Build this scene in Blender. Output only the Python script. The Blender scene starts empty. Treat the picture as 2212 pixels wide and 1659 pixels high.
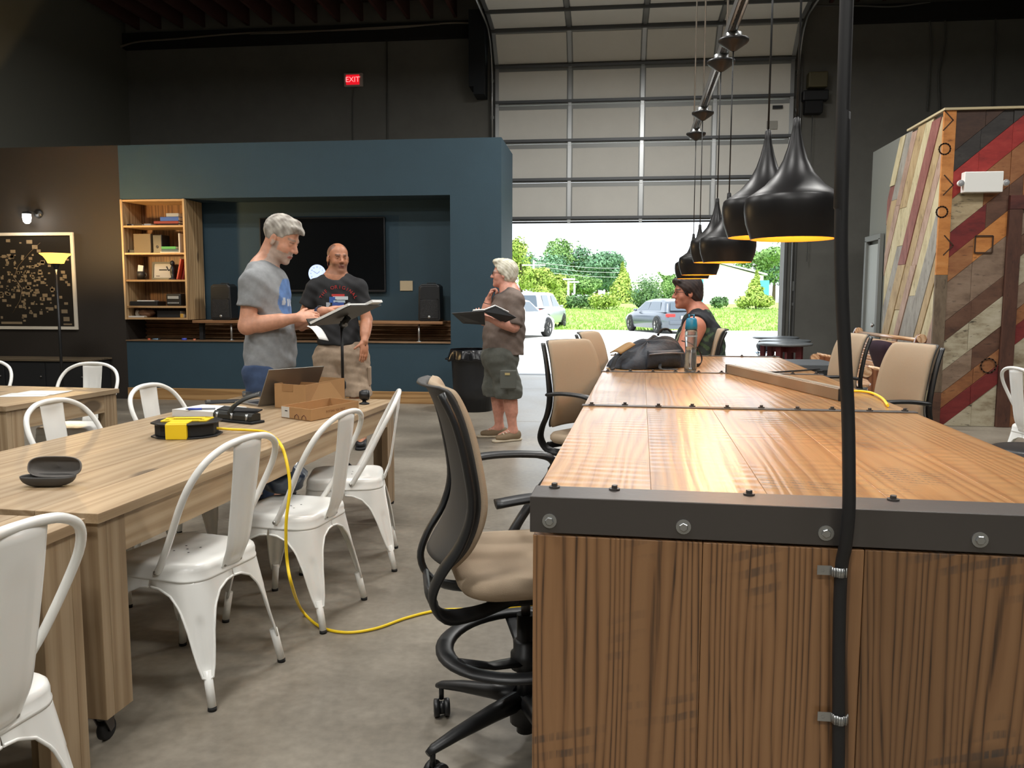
import bpy, bmesh, math, random
import numpy as np
from mathutils import Vector, Matrix, Euler
from math import sin, cos, pi, radians, atan2, sqrt
random.seed(7)
COL = bpy.context.scene.collection
SC = bpy.context.scene

# ------------------------------------------------------------------ camera
FPX, PITCH, ROLL, YAW, CAMH = 1764.0, radians(5.83), radians(0.11), radians(6.69), 1.30
def _rz(v, a):
    return np.array([cos(a)*v[0]-sin(a)*v[1], sin(a)*v[0]+cos(a)*v[1], v[2]])
_fw = _rz((0, cos(PITCH), -sin(PITCH)), YAW)
_up0 = _rz((0, sin(PITCH), cos(PITCH)), YAW)
_rt0 = _rz((1, 0, 0), YAW)
_rt = cos(ROLL)*_rt0 + sin(ROLL)*_up0
_up = -sin(ROLL)*_rt0 + cos(ROLL)*_up0
_C = np.array([0, 0, CAMH])
def _ray(x, y): return _fw*FPX + _rt*(x-1106) - _up*(y-829.5)
def PZ(x, y, z=0.0):
    d = _ray(x, y); return _C + d*((z-CAMH)/d[2])
def PY(x, y, Y):
    d = _ray(x, y); return _C + d*(Y/d[1])
def PX(x, y, X):
    d = _ray(x, y); return _C + d*(X/d[0])
def PD(x, y, dep): return _C + _ray(x, y)/FPX*dep

cam = bpy.data.cameras.new('camera')
cam.sensor_fit = 'HORIZONTAL'; cam.sensor_width = 36.0
cam.lens = 36.0*FPX/2212.0
cam.clip_end = 400
camo = bpy.data.objects.new('camera', cam); COL.objects.link(camo)
M3 = Matrix(((_rt[0], _up[0], -_fw[0]), (_rt[1], _up[1], -_fw[1]), (_rt[2], _up[2], -_fw[2])))
camo.matrix_world = Matrix.Translation((0, 0, CAMH)) @ M3.to_4x4()
SC.camera = camo

# ------------------------------------------------------------------ world, sun, exposure
wd = bpy.data.worlds.new('sky'); SC.world = wd; wd.use_nodes = True
bg = wd.node_tree.nodes['Background']
bg.inputs['Color'].default_value = (0.86, 0.93, 1.0, 1); bg.inputs['Strength'].default_value = 2.9
sun = bpy.data.lights.new('sun', 'SUN'); sun.energy = 4.2; sun.angle = radians(3); sun.color = (1, .97, .9)
suno = bpy.data.objects.new('sun', sun); COL.objects.link(suno)
suno.rotation_euler = Euler((radians(28), radians(12), 0))     # high sun from behind the building
vs = SC.view_settings
vs.view_transform = 'Standard'; vs.look = 'None'; vs.gamma = 1.0; vs.exposure = 0.0; vs.use_curve_mapping = False

# ------------------------------------------------------------------ mesh helpers
class MB:
    def __init__(s): s.v = []; s.f = []; s.m = []; s.sm = []
    def add(s, vs_, fs, mi=0, smooth=False, M=None):
        b = len(s.v)
        if M is not None: vs_ = [tuple(M @ Vector(p)) for p in vs_]
        s.v += [tuple(p) for p in vs_]
        for f in fs: s.f.append(tuple(b+i for i in f)); s.m.append(mi); s.sm.append(smooth)
        return s
    def box(s, c, d, rot=None, mi=0, M=None):
        x, y, z = d[0]/2, d[1]/2, d[2]/2
        vs_ = [Vector(p) for p in ((-x,-y,-z),(x,-y,-z),(x,y,-z),(-x,y,-z),(-x,-y,z),(x,-y,z),(x,y,z),(-x,y,z))]
        if rot is not None:
            R = Euler(rot).to_matrix() if not isinstance(rot, Matrix) else rot
            vs_ = [R @ p for p in vs_]
        vs_ = [p + Vector(c) for p in vs_]
        return s.add(vs_, [(0,3,2,1),(4,5,6,7),(0,1,5,4),(1,2,6,5),(2,3,7,6),(3,0,4,7)], mi, False, M)
    def tube(s, pts, r, n=10, cap=True, mi=0, flat=None, closed=False, up=None, M=None):
        pts = [Vector(p) for p in pts]; N = len(pts)
        rs = [r]*N if not hasattr(r, '__len__') else list(r)
        vs_, fs = [], []
        t0 = (pts[1]-pts[0]).normalized()
        ref = Vector(up) if up is not None else (Vector((0,0,1)) if abs(t0.z) < .9 else Vector((1,0,0)))
        nrm = (ref - t0*ref.dot(t0)).normalized()
        for i in range(N):
            if closed: t = (pts[(i+1)%N]-pts[i-1]).normalized()
            elif i == 0: t = (pts[1]-pts[0]).normalized()
            elif i == N-1: t = (pts[-1]-pts[-2]).normalized()
            else: t = ((pts[i+1]-pts[i]).normalized()+(pts[i]-pts[i-1]).normalized()).normalized()
            if up is not None: nrm = ref - t*ref.dot(t)
            else: nrm = nrm - t*nrm.dot(t)
            if nrm.length < 1e-6: nrm = t.orthogonal()
            nrm.normalize(); bn = t.cross(nrm)
            fl = flat if flat is not None else 1.0
            rr = rs[i]
            ra, rb = (rr if not hasattr(rr, '__len__') else rr[0]), (rr*fl if not hasattr(rr, '__len__') else rr[1])
            for k in range(n):
                a = 2*pi*k/n
                vs_.append(pts[i] + nrm*(cos(a)*rb) + bn*(sin(a)*ra))
        M_ = N if closed else N-1
        for i in range(M_):
            for k in range(n):
                a, b = i*n+k, i*n+(k+1)%n
                c, d = ((i+1)%N)*n+(k+1)%n, ((i+1)%N)*n+k
                fs.append((a, b, c, d))
        s.add(vs_, fs, mi, True, M)
        if cap and not closed:
            b = len(s.v)-len(vs_)
            s.f.append(tuple(b+k for k in range(n))[::-1]); s.m.append(mi); s.sm.append(False)
            s.f.append(tuple(b+(N-1)*n+k for k in range(n))); s.m.append(mi); s.sm.append(False)
        return s
    def lathe(s, prof, n=24, c=(0,0,0), mi=0, M=None, smooth=True, axis='z'):
        vs_, fs = [], []
        for r, z in prof:
            for k in range(n):
                a = 2*pi*k/n
                p = (r*cos(a), r*sin(a), z)
                if axis == 'y': p = (p[0], p[2], p[1])
                if axis == 'x': p = (p[2], p[0], p[1])
                vs_.append((p[0]+c[0], p[1]+c[1], p[2]+c[2]))
        for i in range(len(prof)-1):
            for k in range(n):
                fs.append((i*n+k, i*n+(k+1)%n, (i+1)*n+(k+1)%n, (i+1)*n+k))
        s.add(vs_, fs, mi, smooth, M)
        for i in (0, len(prof)-1):
            if prof[i][0] > 1e-4 and (i == 0 and prof[0][0] > 0 or i):
                pass
        return s
    def disc(s, c, r, n=20, axis='z', mi=0, M=None):
        vs_ = []
        for k in range(n):
            a = 2*pi*k/n; p = (r*cos(a), r*sin(a), 0)
            if axis == 'y': p = (p[0], 0, p[1])
            if axis == 'x': p = (0, p[0], p[1])
            vs_.append((p[0]+c[0], p[1]+c[1], p[2]+c[2]))
        return s.add(vs_, [tuple(range(n))], mi, False, M)
    def cyl(s, a, b, r, n=14, mi=0, M=None): return s.tube([a, b], r, n, True, mi, M=M)
    def prism(s, poly, d0, d1, plane='xz', mi=0, M=None):
        """polygon extruded: plane xz -> depth along y, xy -> z, yz -> x"""
        def P(p, d):
            return {'xz': (p[0], d, p[1]), 'xy': (p[0], p[1], d), 'yz': (d, p[0], p[1])}[plane]
        n = len(poly)
        vs_ = [P(p, d0) for p in poly]+[P(p, d1) for p in poly]
        fs = [tuple(range(n))[::-1], tuple(range(n, 2*n))]+[(i, (i+1)%n, n+(i+1)%n, n+i) for i in range(n)]
        return s.add(vs_, fs, mi, False, M)
    def grid(s, fn, nu, nv, mi=0, closeu=False, smooth=True, M=None):
        vs_ = [fn(i/(nu if closeu else nu-1), j/(nv-1)) for j in range(nv) for i in range(nu)]
        fs = []
        for j in range(nv-1):
            for i in range(nu if closeu else nu-1):
                fs.append((j*nu+i, j*nu+(i+1)%nu, (j+1)*nu+(i+1)%nu, (j+1)*nu+i))
        return s.add(vs_, fs, mi, smooth, M)
    def mesh(s, name, mats):
        me = bpy.data.meshes.new(name)
        me.from_pydata(s.v, [], s.f)
        if not isinstance(mats, (list, tuple)): mats = [mats]
        for m in mats: me.materials.append(m)
        me.polygons.foreach_set('material_index', s.m)
        me.polygons.foreach_set('use_smooth', s.sm)
        bm = bmesh.new(); bm.from_mesh(me); bmesh.ops.recalc_face_normals(bm, faces=bm.faces); bm.to_mesh(me); bm.free()
        me.update()
        return me
    def build(s, name, mats, parent=None, loc=(0,0,0), rot=(0,0,0), bevel=0, solid=0, sub=0):
        o = bpy.data.objects.new(name, s.mesh(name, mats)); COL.objects.link(o)
        o.location = loc; o.rotation_euler = rot
        if parent: o.parent = parent
        if solid:
            md = o.modifiers.new('solid', 'SOLIDIFY'); md.thickness = solid; md.offset = -1
        if bevel:
            md = o.modifiers.new('bevel', 'BEVEL'); md.width = bevel; md.segments = 2; md.limit_method = 'ANGLE'; md.angle_limit = radians(40)
        if sub:
            md = o.modifiers.new('sub', 'SUBSURF'); md.levels = sub; md.render_levels = sub
        return o

def tag(o, label, cat=None, group=None, kind=None):
    if label: o['label'] = label
    if cat: o['category'] = cat
    if group: o['group'] = group
    if kind: o['kind'] = kind
    return o
def thing(name, label, cat, loc=(0,0,0), rz=0, group=None):
    o = bpy.data.objects.new(name, None); COL.objects.link(o)
    o.empty_display_size = .1
    o.location = loc; o.rotation_euler = (0, 0, rz)
    return tag(o, label, cat, group)
def struct(o): o['kind'] = 'structure'; return o
def sempty(name, loc=(0,0,0), rz=0):
    o = bpy.data.objects.new(name, None); COL.objects.link(o); o.location = loc; o.rotation_euler = (0,0,rz)
    return struct(o)
def copy_tree(o, loc=None, rz=None, label=None, parent=None):
    c = o.copy(); COL.objects.link(c); c.parent = parent
    if loc is not None: c.location = loc
    if rz is not None: c.rotation_euler = (0, 0, rz)
    if label: c['label'] = label
    for ch in [x for x in bpy.data.objects if x.parent == o]: copy_tree(ch, parent=c)
    return c
def arc(c, r, a0, a1, n, plane='xz'):
    out = []
    for i in range(n+1):
        a = a0+(a1-a0)*i/n
        p = (c[0]+r*cos(a), c[1]+r*sin(a))
        out.append(p)
    return out
def smooth_path(pts, n=8):
    """Catmull-Rom through points"""
    P = [Vector(p) for p in pts]; out = []
    for i in range(len(P)-1):
        p0 = P[i-1] if i else P[0]*2-P[1]; p1, p2 = P[i], P[i+1]
        p3 = P[i+2] if i+2 < len(P) else P[-1]*2-P[-2]
        for k in range(n):
            t = k/n
            out.append(.5*((2*p1)+(p2-p0)*t+(2*p0-5*p1+4*p2-p3)*t*t+(3*p1-p0-3*p2+p3)*t**3))
    out.append(P[-1]); return out

# ------------------------------------------------------------------ materials
def srgb(r, g, b):
    f = lambda c: (c/255/12.92) if c/255 <= .04045 else ((c/255+.055)/1.055)**2.4
    return (f(r), f(g), f(b), 1)
_mc = {}
def mat(name, col, rough=.6, metal=0.0, bump=0, bscale=60, emit=0, trans=0, var=0, vscale=4, coat=0, spec=None, alpha=1):
    if name in _mc: return _mc[name]
    m = bpy.data.materials.new(name); m.use_nodes = True; _mc[name] = m
    nt = m.node_tree; p = nt.nodes['Principled BSDF']
    if len(col) == 3: col = srgb(*col)
    p.inputs['Base Color'].default_value = col
    p.inputs['Roughness'].default_value = rough; p.inputs['Metallic'].default_value = metal
    if emit: p.inputs['Emission Color'].default_value = col; p.inputs['Emission Strength'].default_value = emit
    if trans: p.inputs['Transmission Weight'].default_value = trans
    if coat: p.inputs['Coat Weight'].default_value = coat; p.inputs['Coat Roughness'].default_value = .1
    if spec is not None: p.inputs['Specular IOR Level'].default_value = spec
    if alpha < 1: p.inputs['Alpha'].default_value = alpha
    if bump or var:
        tc = nt.nodes.new('ShaderNodeTexCoord')
    if bump:
        nz = nt.nodes.new('ShaderNodeTexNoise'); nz.inputs['Scale'].default_value = bscale; nz.inputs['Detail'].default_value = 4
        nt.links.new(tc.outputs['Object'], nz.inputs['Vector'])
        b = nt.nodes.new('ShaderNodeBump'); b.inputs['Strength'].default_value = bump; b.inputs['Distance'].default_value = .01
        nt.links.new(nz.outputs['Fac'], b.inputs['Height']); nt.links.new(b.outputs['Normal'], p.inputs['Normal'])
    if var:
        n2 = nt.nodes.new('ShaderNodeTexNoise'); n2.inputs['Scale'].default_value = vscale; n2.inputs['Detail'].default_value = 5; n2.inputs['Roughness'].default_value = .65
        nt.links.new(tc.outputs['Object'], n2.inputs['Vector'])
        mp = nt.nodes.new('ShaderNodeMapRange'); mp.inputs['From Min'].default_value = .3; mp.inputs['From Max'].default_value = .7
        mp.inputs['To Min'].default_value = 1-var; mp.inputs['To Max'].default_value = 1+var
        nt.links.new(n2.outputs['Fac'], mp.inputs['Value'])
        mx = nt.nodes.new('ShaderNodeMix'); mx.data_type = 'RGBA'; mx.blend_type = 'MULTIPLY'; mx.inputs['Factor'].default_value = 1
        mx.inputs[6].default_value = col
        nt.links.new(mp.outputs['Result'], mx.inputs[7]); nt.links.new(mx.outputs[2], p.inputs['Base Color'])
    return m
def wood(name, dark, mid, light, axis='y', rings=9.0, rough=.5, coat=0, knots=0, along=.06, contrast=.5, bump=.15, saw=0, randhue=.15, sawcol=(60, 55, 52), ringw=.75, ripple=0):
    """long-grain wood in object space; grain runs along `axis`; each board is offset by Object Info random"""
    if name in _mc: return _mc[name]
    m = bpy.data.materials.new(name); m.use_nodes = True; _mc[name] = m
    nt = m.node_tree; N = nt.nodes.new; L = nt.links.new; p = nt.nodes['Principled BSDF']
    p.inputs['Roughness'].default_value = rough
    if coat: p.inputs['Coat Weight'].default_value = coat; p.inputs['Coat Roughness'].default_value = .12
    tc = N('ShaderNodeTexCoord'); oi = N('ShaderNodeObjectInfo')
    mul = N('ShaderNodeMath'); mul.operation = 'MULTIPLY'; mul.inputs[1].default_value = 31.7; L(oi.outputs['Random'], mul.inputs[0])
    add = N('ShaderNodeVectorMath'); add.operation = 'ADD'; L(tc.outputs['Object'], add.inputs[0]); L(mul.outputs[0], add.inputs[1])
    mp = N('ShaderNodeMapping')
    sc = [1, 1, 1]; sc['xyz'.index(axis)] = along
    mp.inputs['Scale'].default_value = sc; L(add.outputs[0], mp.inputs['Vector'])
    # warp
    nz = N('ShaderNodeTexNoise'); nz.inputs['Scale'].default_value = 4.5; nz.inputs['Detail'].default_value = 3; L(mp.outputs[0], nz.inputs['Vector'])
    wr = N('ShaderNodeVectorMath'); wr.operation = 'SCALE'; wr.inputs['Scale'].default_value = .22; L(nz.outputs['Color'], wr.inputs[0])
    ad2 = N('ShaderNodeVectorMath'); ad2.operation = 'ADD'; L(mp.outputs[0], ad2.inputs[0]); L(wr.outputs[0], ad2.inputs[1])
    wv = N('ShaderNodeTexWave'); wv.wave_type = 'RINGS'; wv.rings_direction = axis.upper()
    wv.inputs['Scale'].default_value = rings; wv.inputs['Distortion'].default_value = 2.2; wv.inputs['Detail'].default_value = 3; wv.inputs['Detail Scale'].default_value = 1.6
    L(ad2.outputs[0], wv.inputs['Vector'])
    # fine fibre
    mf = N('ShaderNodeMapping'); s2 = [1, 1, 1]; s2['xyz'.index(axis)] = .03; mf.inputs['Scale'].default_value = s2; L(add.outputs[0], mf.inputs['Vector'])
    nf = N('ShaderNodeTexNoise'); nf.inputs['Scale'].default_value = 170; nf.inputs['Detail'].default_value = 3; L(mf.outputs[0], nf.inputs['Vector'])
    mixf = N('ShaderNodeMath'); mixf.operation = 'MULTIPLY_ADD'; mixf.inputs[1].default_value = .35; L(nf.outputs['Fac'], mixf.inputs[0])
    sca = N('ShaderNodeMath'); sca.operation = 'MULTIPLY'; sca.inputs[1].default_value = ringw; L(wv.outputs['Fac'], sca.inputs[0]); L(sca.outputs[0], mixf.inputs[2])
    cr = N('ShaderNodeValToRGB'); e = cr.color_ramp.elements
    e[0].position = .12*ringw/.75; e[0].color = srgb(*dark); e[1].position = (ringw+.35)*.77; e[1].color = srgb(*light)
    em = cr.color_ramp.elements.new((.12+contrast*.5)*(ringw+.35)/1.1); em.color = srgb(*mid)
    L(mixf.outputs[0], cr.inputs[0]); colo = cr.outputs[0]
    # large tone drift and per-board value
    nb = N('ShaderNodeTexNoise'); nb.inputs['Scale'].default_value = 1.7; nb.inputs['Detail'].default_value = 2; L(mp.outputs[0], nb.inputs['Vector'])
    mr = N('ShaderNodeMapRange'); mr.inputs['To Min'].default_value = .78; mr.inputs['To Max'].default_value = 1.16; mr.inputs['From Min'].default_value = .3; mr.inputs['From Max'].default_value = .7
    L(nb.outputs['Fac'], mr.inputs['Value'])
    rr = N('ShaderNodeMapRange'); rr.inputs['To Min'].default_value = 1-randhue; rr.inputs['To Max'].default_value = 1+randhue; L(oi.outputs['Random'], rr.inputs['Value'])
    mm = N('ShaderNodeMath'); mm.operation = 'MULTIPLY'; L(mr.outputs[0], mm.inputs[0]); L(rr.outputs[0], mm.inputs[1])
    mx = N('ShaderNodeMix'); mx.data_type = 'RGBA'; mx.blend_type = 'MULTIPLY'; mx.inputs['Factor'].default_value = 1
    L(colo, mx.inputs[6]); L(mm.outputs[0], mx.inputs[7]); colo = mx.outputs[2]
    if knots:
        mk = N('ShaderNodeMapping'); s3 = [1, 1, 1]; s3['xyz'.index(axis)] = .42; mk.inputs['Scale'].default_value = s3; L(add.outputs[0], mk.inputs['Vector'])
        vo = N('ShaderNodeTexVoronoi'); vo.inputs['Scale'].default_value = knots; L(mk.outputs[0], vo.inputs['Vector'])
        kr = N('ShaderNodeMapRange'); kr.inputs['From Min'].default_value = .11; kr.inputs['From Max'].default_value = .15; kr.inputs['To Min'].default_value = .8; kr.inputs['To Max'].default_value = 0
        L(vo.outputs['Distance'], kr.inputs['Value'])
        mxk = N('ShaderNodeMix'); mxk.data_type = 'RGBA'; L(kr.outputs[0], mxk.inputs['Factor']); L(colo, mxk.inputs[6]); mxk.inputs[7].default_value = srgb(*[int(c*.55) for c in dark]); colo = mxk.outputs[2]
    if saw:
        ms = N('ShaderNodeMapping'); ms.inputs['Rotation'].default_value = (.3, .25, .3); L(add.outputs[0], ms.inputs['Vector'])
        ws = N('ShaderNodeTexWave'); ws.wave_type = 'BANDS'; ws.bands_direction = axis.upper(); ws.inputs['Scale'].default_value = saw; ws.inputs['Distortion'].default_value = 1.5; ws.inputs['Detail'].default_value = 2
        L(ms.outputs[0], ws.inputs['Vector'])
        nm = N('ShaderNodeTexNoise'); nm.inputs['Scale'].default_value = 3.2; nm.inputs['Detail'].default_value = 3; L(add.outputs[0], nm.inputs['Vector'])
        m1 = N('ShaderNodeMapRange'); m1.inputs['From Min'].default_value = .57; m1.inputs['From Max'].default_value = .66; L(nm.outputs['Fac'], m1.inputs['Value'])
        m2 = N('ShaderNodeMapRange'); m2.inputs['From Min'].default_value = .45; m2.inputs['From Max'].default_value = .75; L(ws.outputs['Fac'], m2.inputs['Value'])
        ml0 = N('ShaderNodeMath'); ml0.operation = 'MULTIPLY'; L(m1.outputs[0], ml0.inputs[0]); L(m2.outputs[0], ml0.inputs[1])
        nff = N('ShaderNodeMapRange'); nff.inputs['From Min'].default_value = .35; nff.inputs['From Max'].default_value = .6; L(nf.outputs['Fac'], nff.inputs['Value'])
        ml = N('ShaderNodeMath'); ml.operation = 'MULTIPLY'; L(ml0.outputs[0], ml.inputs[0]); L(nff.outputs[0], ml.inputs[1])
        ml2 = N('ShaderNodeMath'); ml2.operation = 'MULTIPLY'; ml2.inputs[1].default_value = .85; L(ml.outputs[0], ml2.inputs[0])
        mxs = N('ShaderNodeMix'); mxs.data_type = 'RGBA'; L(ml2.outputs[0], mxs.inputs['Factor']); L(colo, mxs.inputs[6]); mxs.inputs[7].default_value = srgb(*sawcol); colo = mxs.outputs[2]
    L(colo, p.inputs['Base Color'])
    if bump:
        b = N('ShaderNodeBump'); b.inputs['Strength'].default_value = bump; b.inputs['Distance'].default_value = .004
        L(mixf.outputs[0], b.inputs['Height']); L(b.outputs['Normal'], p.inputs['Normal'])
    if ripple:
        wr_ = N('ShaderNodeTexWave'); wr_.wave_type = 'BANDS'; wr_.bands_direction = axis.upper(); wr_.inputs['Scale'].default_value = ripple; wr_.inputs['Distortion'].default_value = 5; wr_.inputs['Detail'].default_value = 2; wr_.inputs['Detail Scale'].default_value = .7
        L(add.outputs[0], wr_.inputs['Vector'])
        b2 = N('ShaderNodeBump'); b2.inputs['Strength'].default_value = .7; b2.inputs['Distance'].default_value = .0012
        nr_ = N('ShaderNodeTexNoise'); nr_.inputs['Scale'].default_value = 3.0; nr_.inputs['Detail'].default_value = 3; L(add.outputs[0], nr_.inputs['Vector'])
        rm_ = N('ShaderNodeMapRange'); rm_.inputs['From Min'].default_value = .42; rm_.inputs['From Max'].default_value = .62; L(nr_.outputs['Fac'], rm_.inputs['Value'])
        rx_ = N('ShaderNodeMath'); rx_.operation = 'MULTIPLY'; L(wr_.outputs['Fac'], rx_.inputs[0]); L(rm_.outputs[0], rx_.inputs[1])
        L(rx_.outputs[0], b2.inputs['Height'])
        if bump: L(b.outputs['Normal'], b2.inputs['Normal'])
        L(b2.outputs['Normal'], p.inputs['Coat Normal']); L(b2.outputs['Normal'], p.inputs['Normal'])
        p.inputs['Coat Roughness'].default_value = .24
    return m
def concrete(name, c1, c2, rough=.35):
    m = bpy.data.materials.new(name); m.use_nodes = True
    nt = m.node_tree; N = nt.nodes.new; L = nt.links.new; p = nt.nodes['Principled BSDF']
    tc = N('ShaderNodeTexCoord'); gp = tc.outputs['Object']
    n1 = N('ShaderNodeTexNoise'); n1.inputs['Scale'].default_value = .9; n1.inputs['Detail'].default_value = 7; n1.inputs['Roughness'].default_value = .62; L(gp, n1.inputs['Vector'])
    n2 = N('ShaderNodeTexNoise'); n2.inputs['Scale'].default_value = 28; n2.inputs['Detail'].default_value = 5; L(gp, n2.inputs['Vector'])
    cr = N('ShaderNodeValToRGB'); e = cr.color_ramp.elements; e[0].position = .33; e[0].color = srgb(*c1); e[1].position = .68; e[1].color = srgb(*c2); L(n1.outputs['Fac'], cr.inputs[0])
    mr = N('ShaderNodeMapRange'); mr.inputs['From Min'].default_value = .3; mr.inputs['From Max'].default_value = .7; mr.inputs['To Min'].default_value = .86; mr.inputs['To Max'].default_value = 1.12; L(n2.outputs['Fac'], mr.inputs['Value'])
    mx = N('ShaderNodeMix'); mx.data_type = 'RGBA'; mx.blend_type = 'MULTIPLY'; mx.inputs['Factor'].default_value = 1; L(cr.outputs[0], mx.inputs[6]); L(mr.outputs[0], mx.inputs[7])
    L(mx.outputs[2], p.inputs['Base Color'])
    r2 = N('ShaderNodeMapRange'); r2.inputs['To Min'].default_value = rough-.1; r2.inputs['To Max'].default_value = rough+.22; L(n1.outputs['Fac'], r2.inputs['Value']); L(r2.outputs[0], p.inputs['Roughness'])
    b = N('ShaderNodeBump'); b.inputs['Strength'].default_value = .12; b.inputs['Distance'].default_value = .003; L(n2.outputs['Fac'], b.inputs['Height']); L(b.outputs['Normal'], p.inputs['Normal'])
    return m

M_floor = concrete('polished_concrete', (108, 101, 90), (148, 140, 127), .34)
M_dark = mat('dark_wall_paint', (108, 107, 101), .8, bump=.12, bscale=90, var=.1, vscale=2)
M_left = mat('grey_wall_paint', (102, 102, 92), .85, bump=.1, bscale=90)
M_black = mat('black_wall_paint', (38, 32, 26), .75, bump=.1, bscale=80)
M_blue = mat('blue_wall_paint', (38, 62, 74), .7, bump=.1, bscale=120, var=.05, vscale=3)
M_ceil = mat('ceiling_deck', (62, 42, 35), .9, var=.2)
M_joist = mat('joist_steel', (84, 52, 45), .7)
M_white = mat('white_powder_coat', (240, 240, 236), .32, coat=.25)
M_rub = mat('black_rubber', (22, 22, 22), .7)
M_steel = mat('dark_steel', (96, 92, 90), .45, .75, bump=.05, bscale=40)
M_galv = mat('galvanised_steel', (170, 172, 172), .35, .85)
M_alu = mat('aluminium', (178, 176, 172), .35, .9)
M_blk = mat('black_plastic', (24, 25, 27), .42)
M_blkm = mat('black_matte', (20, 21, 23), .75)
M_tan = mat('tan_fabric', (176, 156, 132), .85, bump=.25, bscale=500)
M_pine = wood('whitewashed_pine', (142, 118, 90), (160, 136, 105), (172, 150, 121), 'y', rings=8, rough=.5, knots=3.2, along=.05, contrast=.7, randhue=.08, bump=.1, ringw=.3)
M_pinex = wood('whitewashed_pine_x', (142, 118, 90), (160, 136, 105), (172, 150, 121), 'x', rings=8, rough=.5, knots=3.2, along=.05, contrast=.7, randhue=.08, bump=.1, ringw=.3)
M_pinez = wood('whitewashed_pine_z', (136, 112, 85), (154, 131, 101), (167, 145, 116), 'z', rings=8, rough=.5, knots=3.5, along=.05, contrast=.7, randhue=.1, bump=.1, ringw=.35)
M_oaky = wood('varnished_oak_top', (152, 102, 54), (184, 133, 77), (196, 148, 92), 'y', rings=13, rough=.32, coat=1.0, along=.07, contrast=.4, saw=13, randhue=.07, bump=.2, sawcol=(110, 92, 74), ripple=6, ringw=.5)
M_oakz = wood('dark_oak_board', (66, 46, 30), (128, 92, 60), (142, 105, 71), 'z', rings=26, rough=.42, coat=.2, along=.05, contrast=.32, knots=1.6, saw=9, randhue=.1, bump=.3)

# ------------------------------------------------------------------ room shell
YB, YG, CEIL = 10.05, 14.25, 6.1
XL, XR, YF = -8.64, 8.0, -5.0
ZT, ZN0, ZN1, XN0, XN1, XE, YN, YE = 3.268, .766, 2.59, -6.27, -1.95, -1.314, 10.53, 11.21

fl = sempty('floor')
xs = [XL-.2, -4.6, 2.75, XR+.2]; ys = [YF-.2, .3, 4.52, 8.7, 12.0, YG+.02]
for i in range(len(xs)-1):
    for j in range(len(ys)-1):
        w, d = xs[i+1]-xs[i]-.006, ys[j+1]-ys[j]-.006
        MB().box((xs[i]+w/2+.003, ys[j]+d/2+.003, -.06), (w, d, .12)).build('floor_slab', M_floor, fl, bevel=.003)
MB().box(((XL+XR)/2, (YF+YG)/2, -.19), (XR-XL, YG-YF, .1)).build('sub_base', mat('joint_filler', (40, 37, 33), .9), fl)

def wallbox(name, x0, x1, y0, y1, z0, z1, m, parent=None):
    o = MB().box(((x0+x1)/2, (y0+y1)/2, (z0+z1)/2), (x1-x0, y1-y0, z1-z0)).build(name, m, parent)
    if parent is None: struct(o)
    return o
XD0, XD1 = -1.915, 2.895         # clear opening of the big door
wb = sempty('wall_back')
wallbox('wall_panel', XL, XD0, YG, YG+.25, 0, CEIL+.32, M_dark, wb)
wallbox('wall_panel', XD1, XR, YG, YG+.25, 0, CEIL+.32, M_dark, wb)
wallbox('wall_header', XD0, XD1, YG, YG+.25, 5.35, CEIL+.32, M_dark, wb)
wallbox('ledger_beam', XL+.01, XD0-.5, YG-.13, YG, 5.74, 6.0, mat('dark_beam', (24, 23, 21), .85), wb)
wallbox('ledger_beam', 3.7, XR-.01, YG-.13, YG, 5.74, 6.0, mat('dark_beam', (24, 23, 21), .85), wb)
wallbox('wall_left', XL-.2, XL, YF, YG+.2, 0, CEIL+.32, M_left)
wallbox('wall_right', XR, XR+.2, YF, YG+.2, 0, CEIL+.32, M_dark)
wallbox('wall_front', XL, XR, YF-.2, YF, 0, CEIL+.32, M_left)
ce = sempty('ceiling')
wallbox('roof_deck', XL-.2, XR+.2, YF-.2, YG+.25, CEIL+.3, CEIL+.4, M_ceil, ce)
k = 0
x = XL+.25
while x < XR:
    if not (XD0-.35 < x < XD1+.3):
        MB().box((x, 10.5, CEIL+.14), (.05, 7.5, .3)).build('joist', M_joist, ce)
    x += .41
# partition box with the recessed niche
wp = sempty('wall_partition')
wallbox('black_panel', XL, XN0, YB, YE, 0, ZT, M_black, wp)
wallbox('blue_panel', XN0, XE, YB, YE, 0, ZN0, M_blue, wp)
wallbox('blue_panel', XN0, XE, YB, YE, ZN1, ZT, M_blue, wp)
wallbox('blue_panel', XN1, XE, YB, YE, ZN0, ZN1, M_blue, wp)
wallbox('niche_back', XN0, XN1, YN, YE, ZN0, ZN1, M_blue, wp)
bb = MB().box(((XN0+XE)/2, YB-.011, .076), (XE-XN0, .022, .152)).build('baseboard_partition', wood('baseboard_pine', (140, 104, 62), (172, 132, 84), (184, 146, 98), 'x', rough=.5, bump=.05)); struct(bb)
# corrugated metal strip at the foot of the niche
def corr(u, v):
    t = v*4.5*2*pi
    return (XN0+.01+u*(XN1-XN0-.02), YN-.03-.022*sin(t), ZN0+.012+v*.262)
co = MB().grid(corr, 2, 60).build('corrugated_strip', mat('rusty_corrugated_metal', (128, 98, 70), .5, .4, var=.35, vscale=3), wp)
MB().box(((XN0+XN1)/2, YB+.2, ZN0+.006), (XN1-XN0-.002, .44, .012)).build('niche_sill', wood('sill_wood', (110, 84, 60), (140, 108, 78), (152, 122, 92), 'x', bump=.05), wp)

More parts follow.
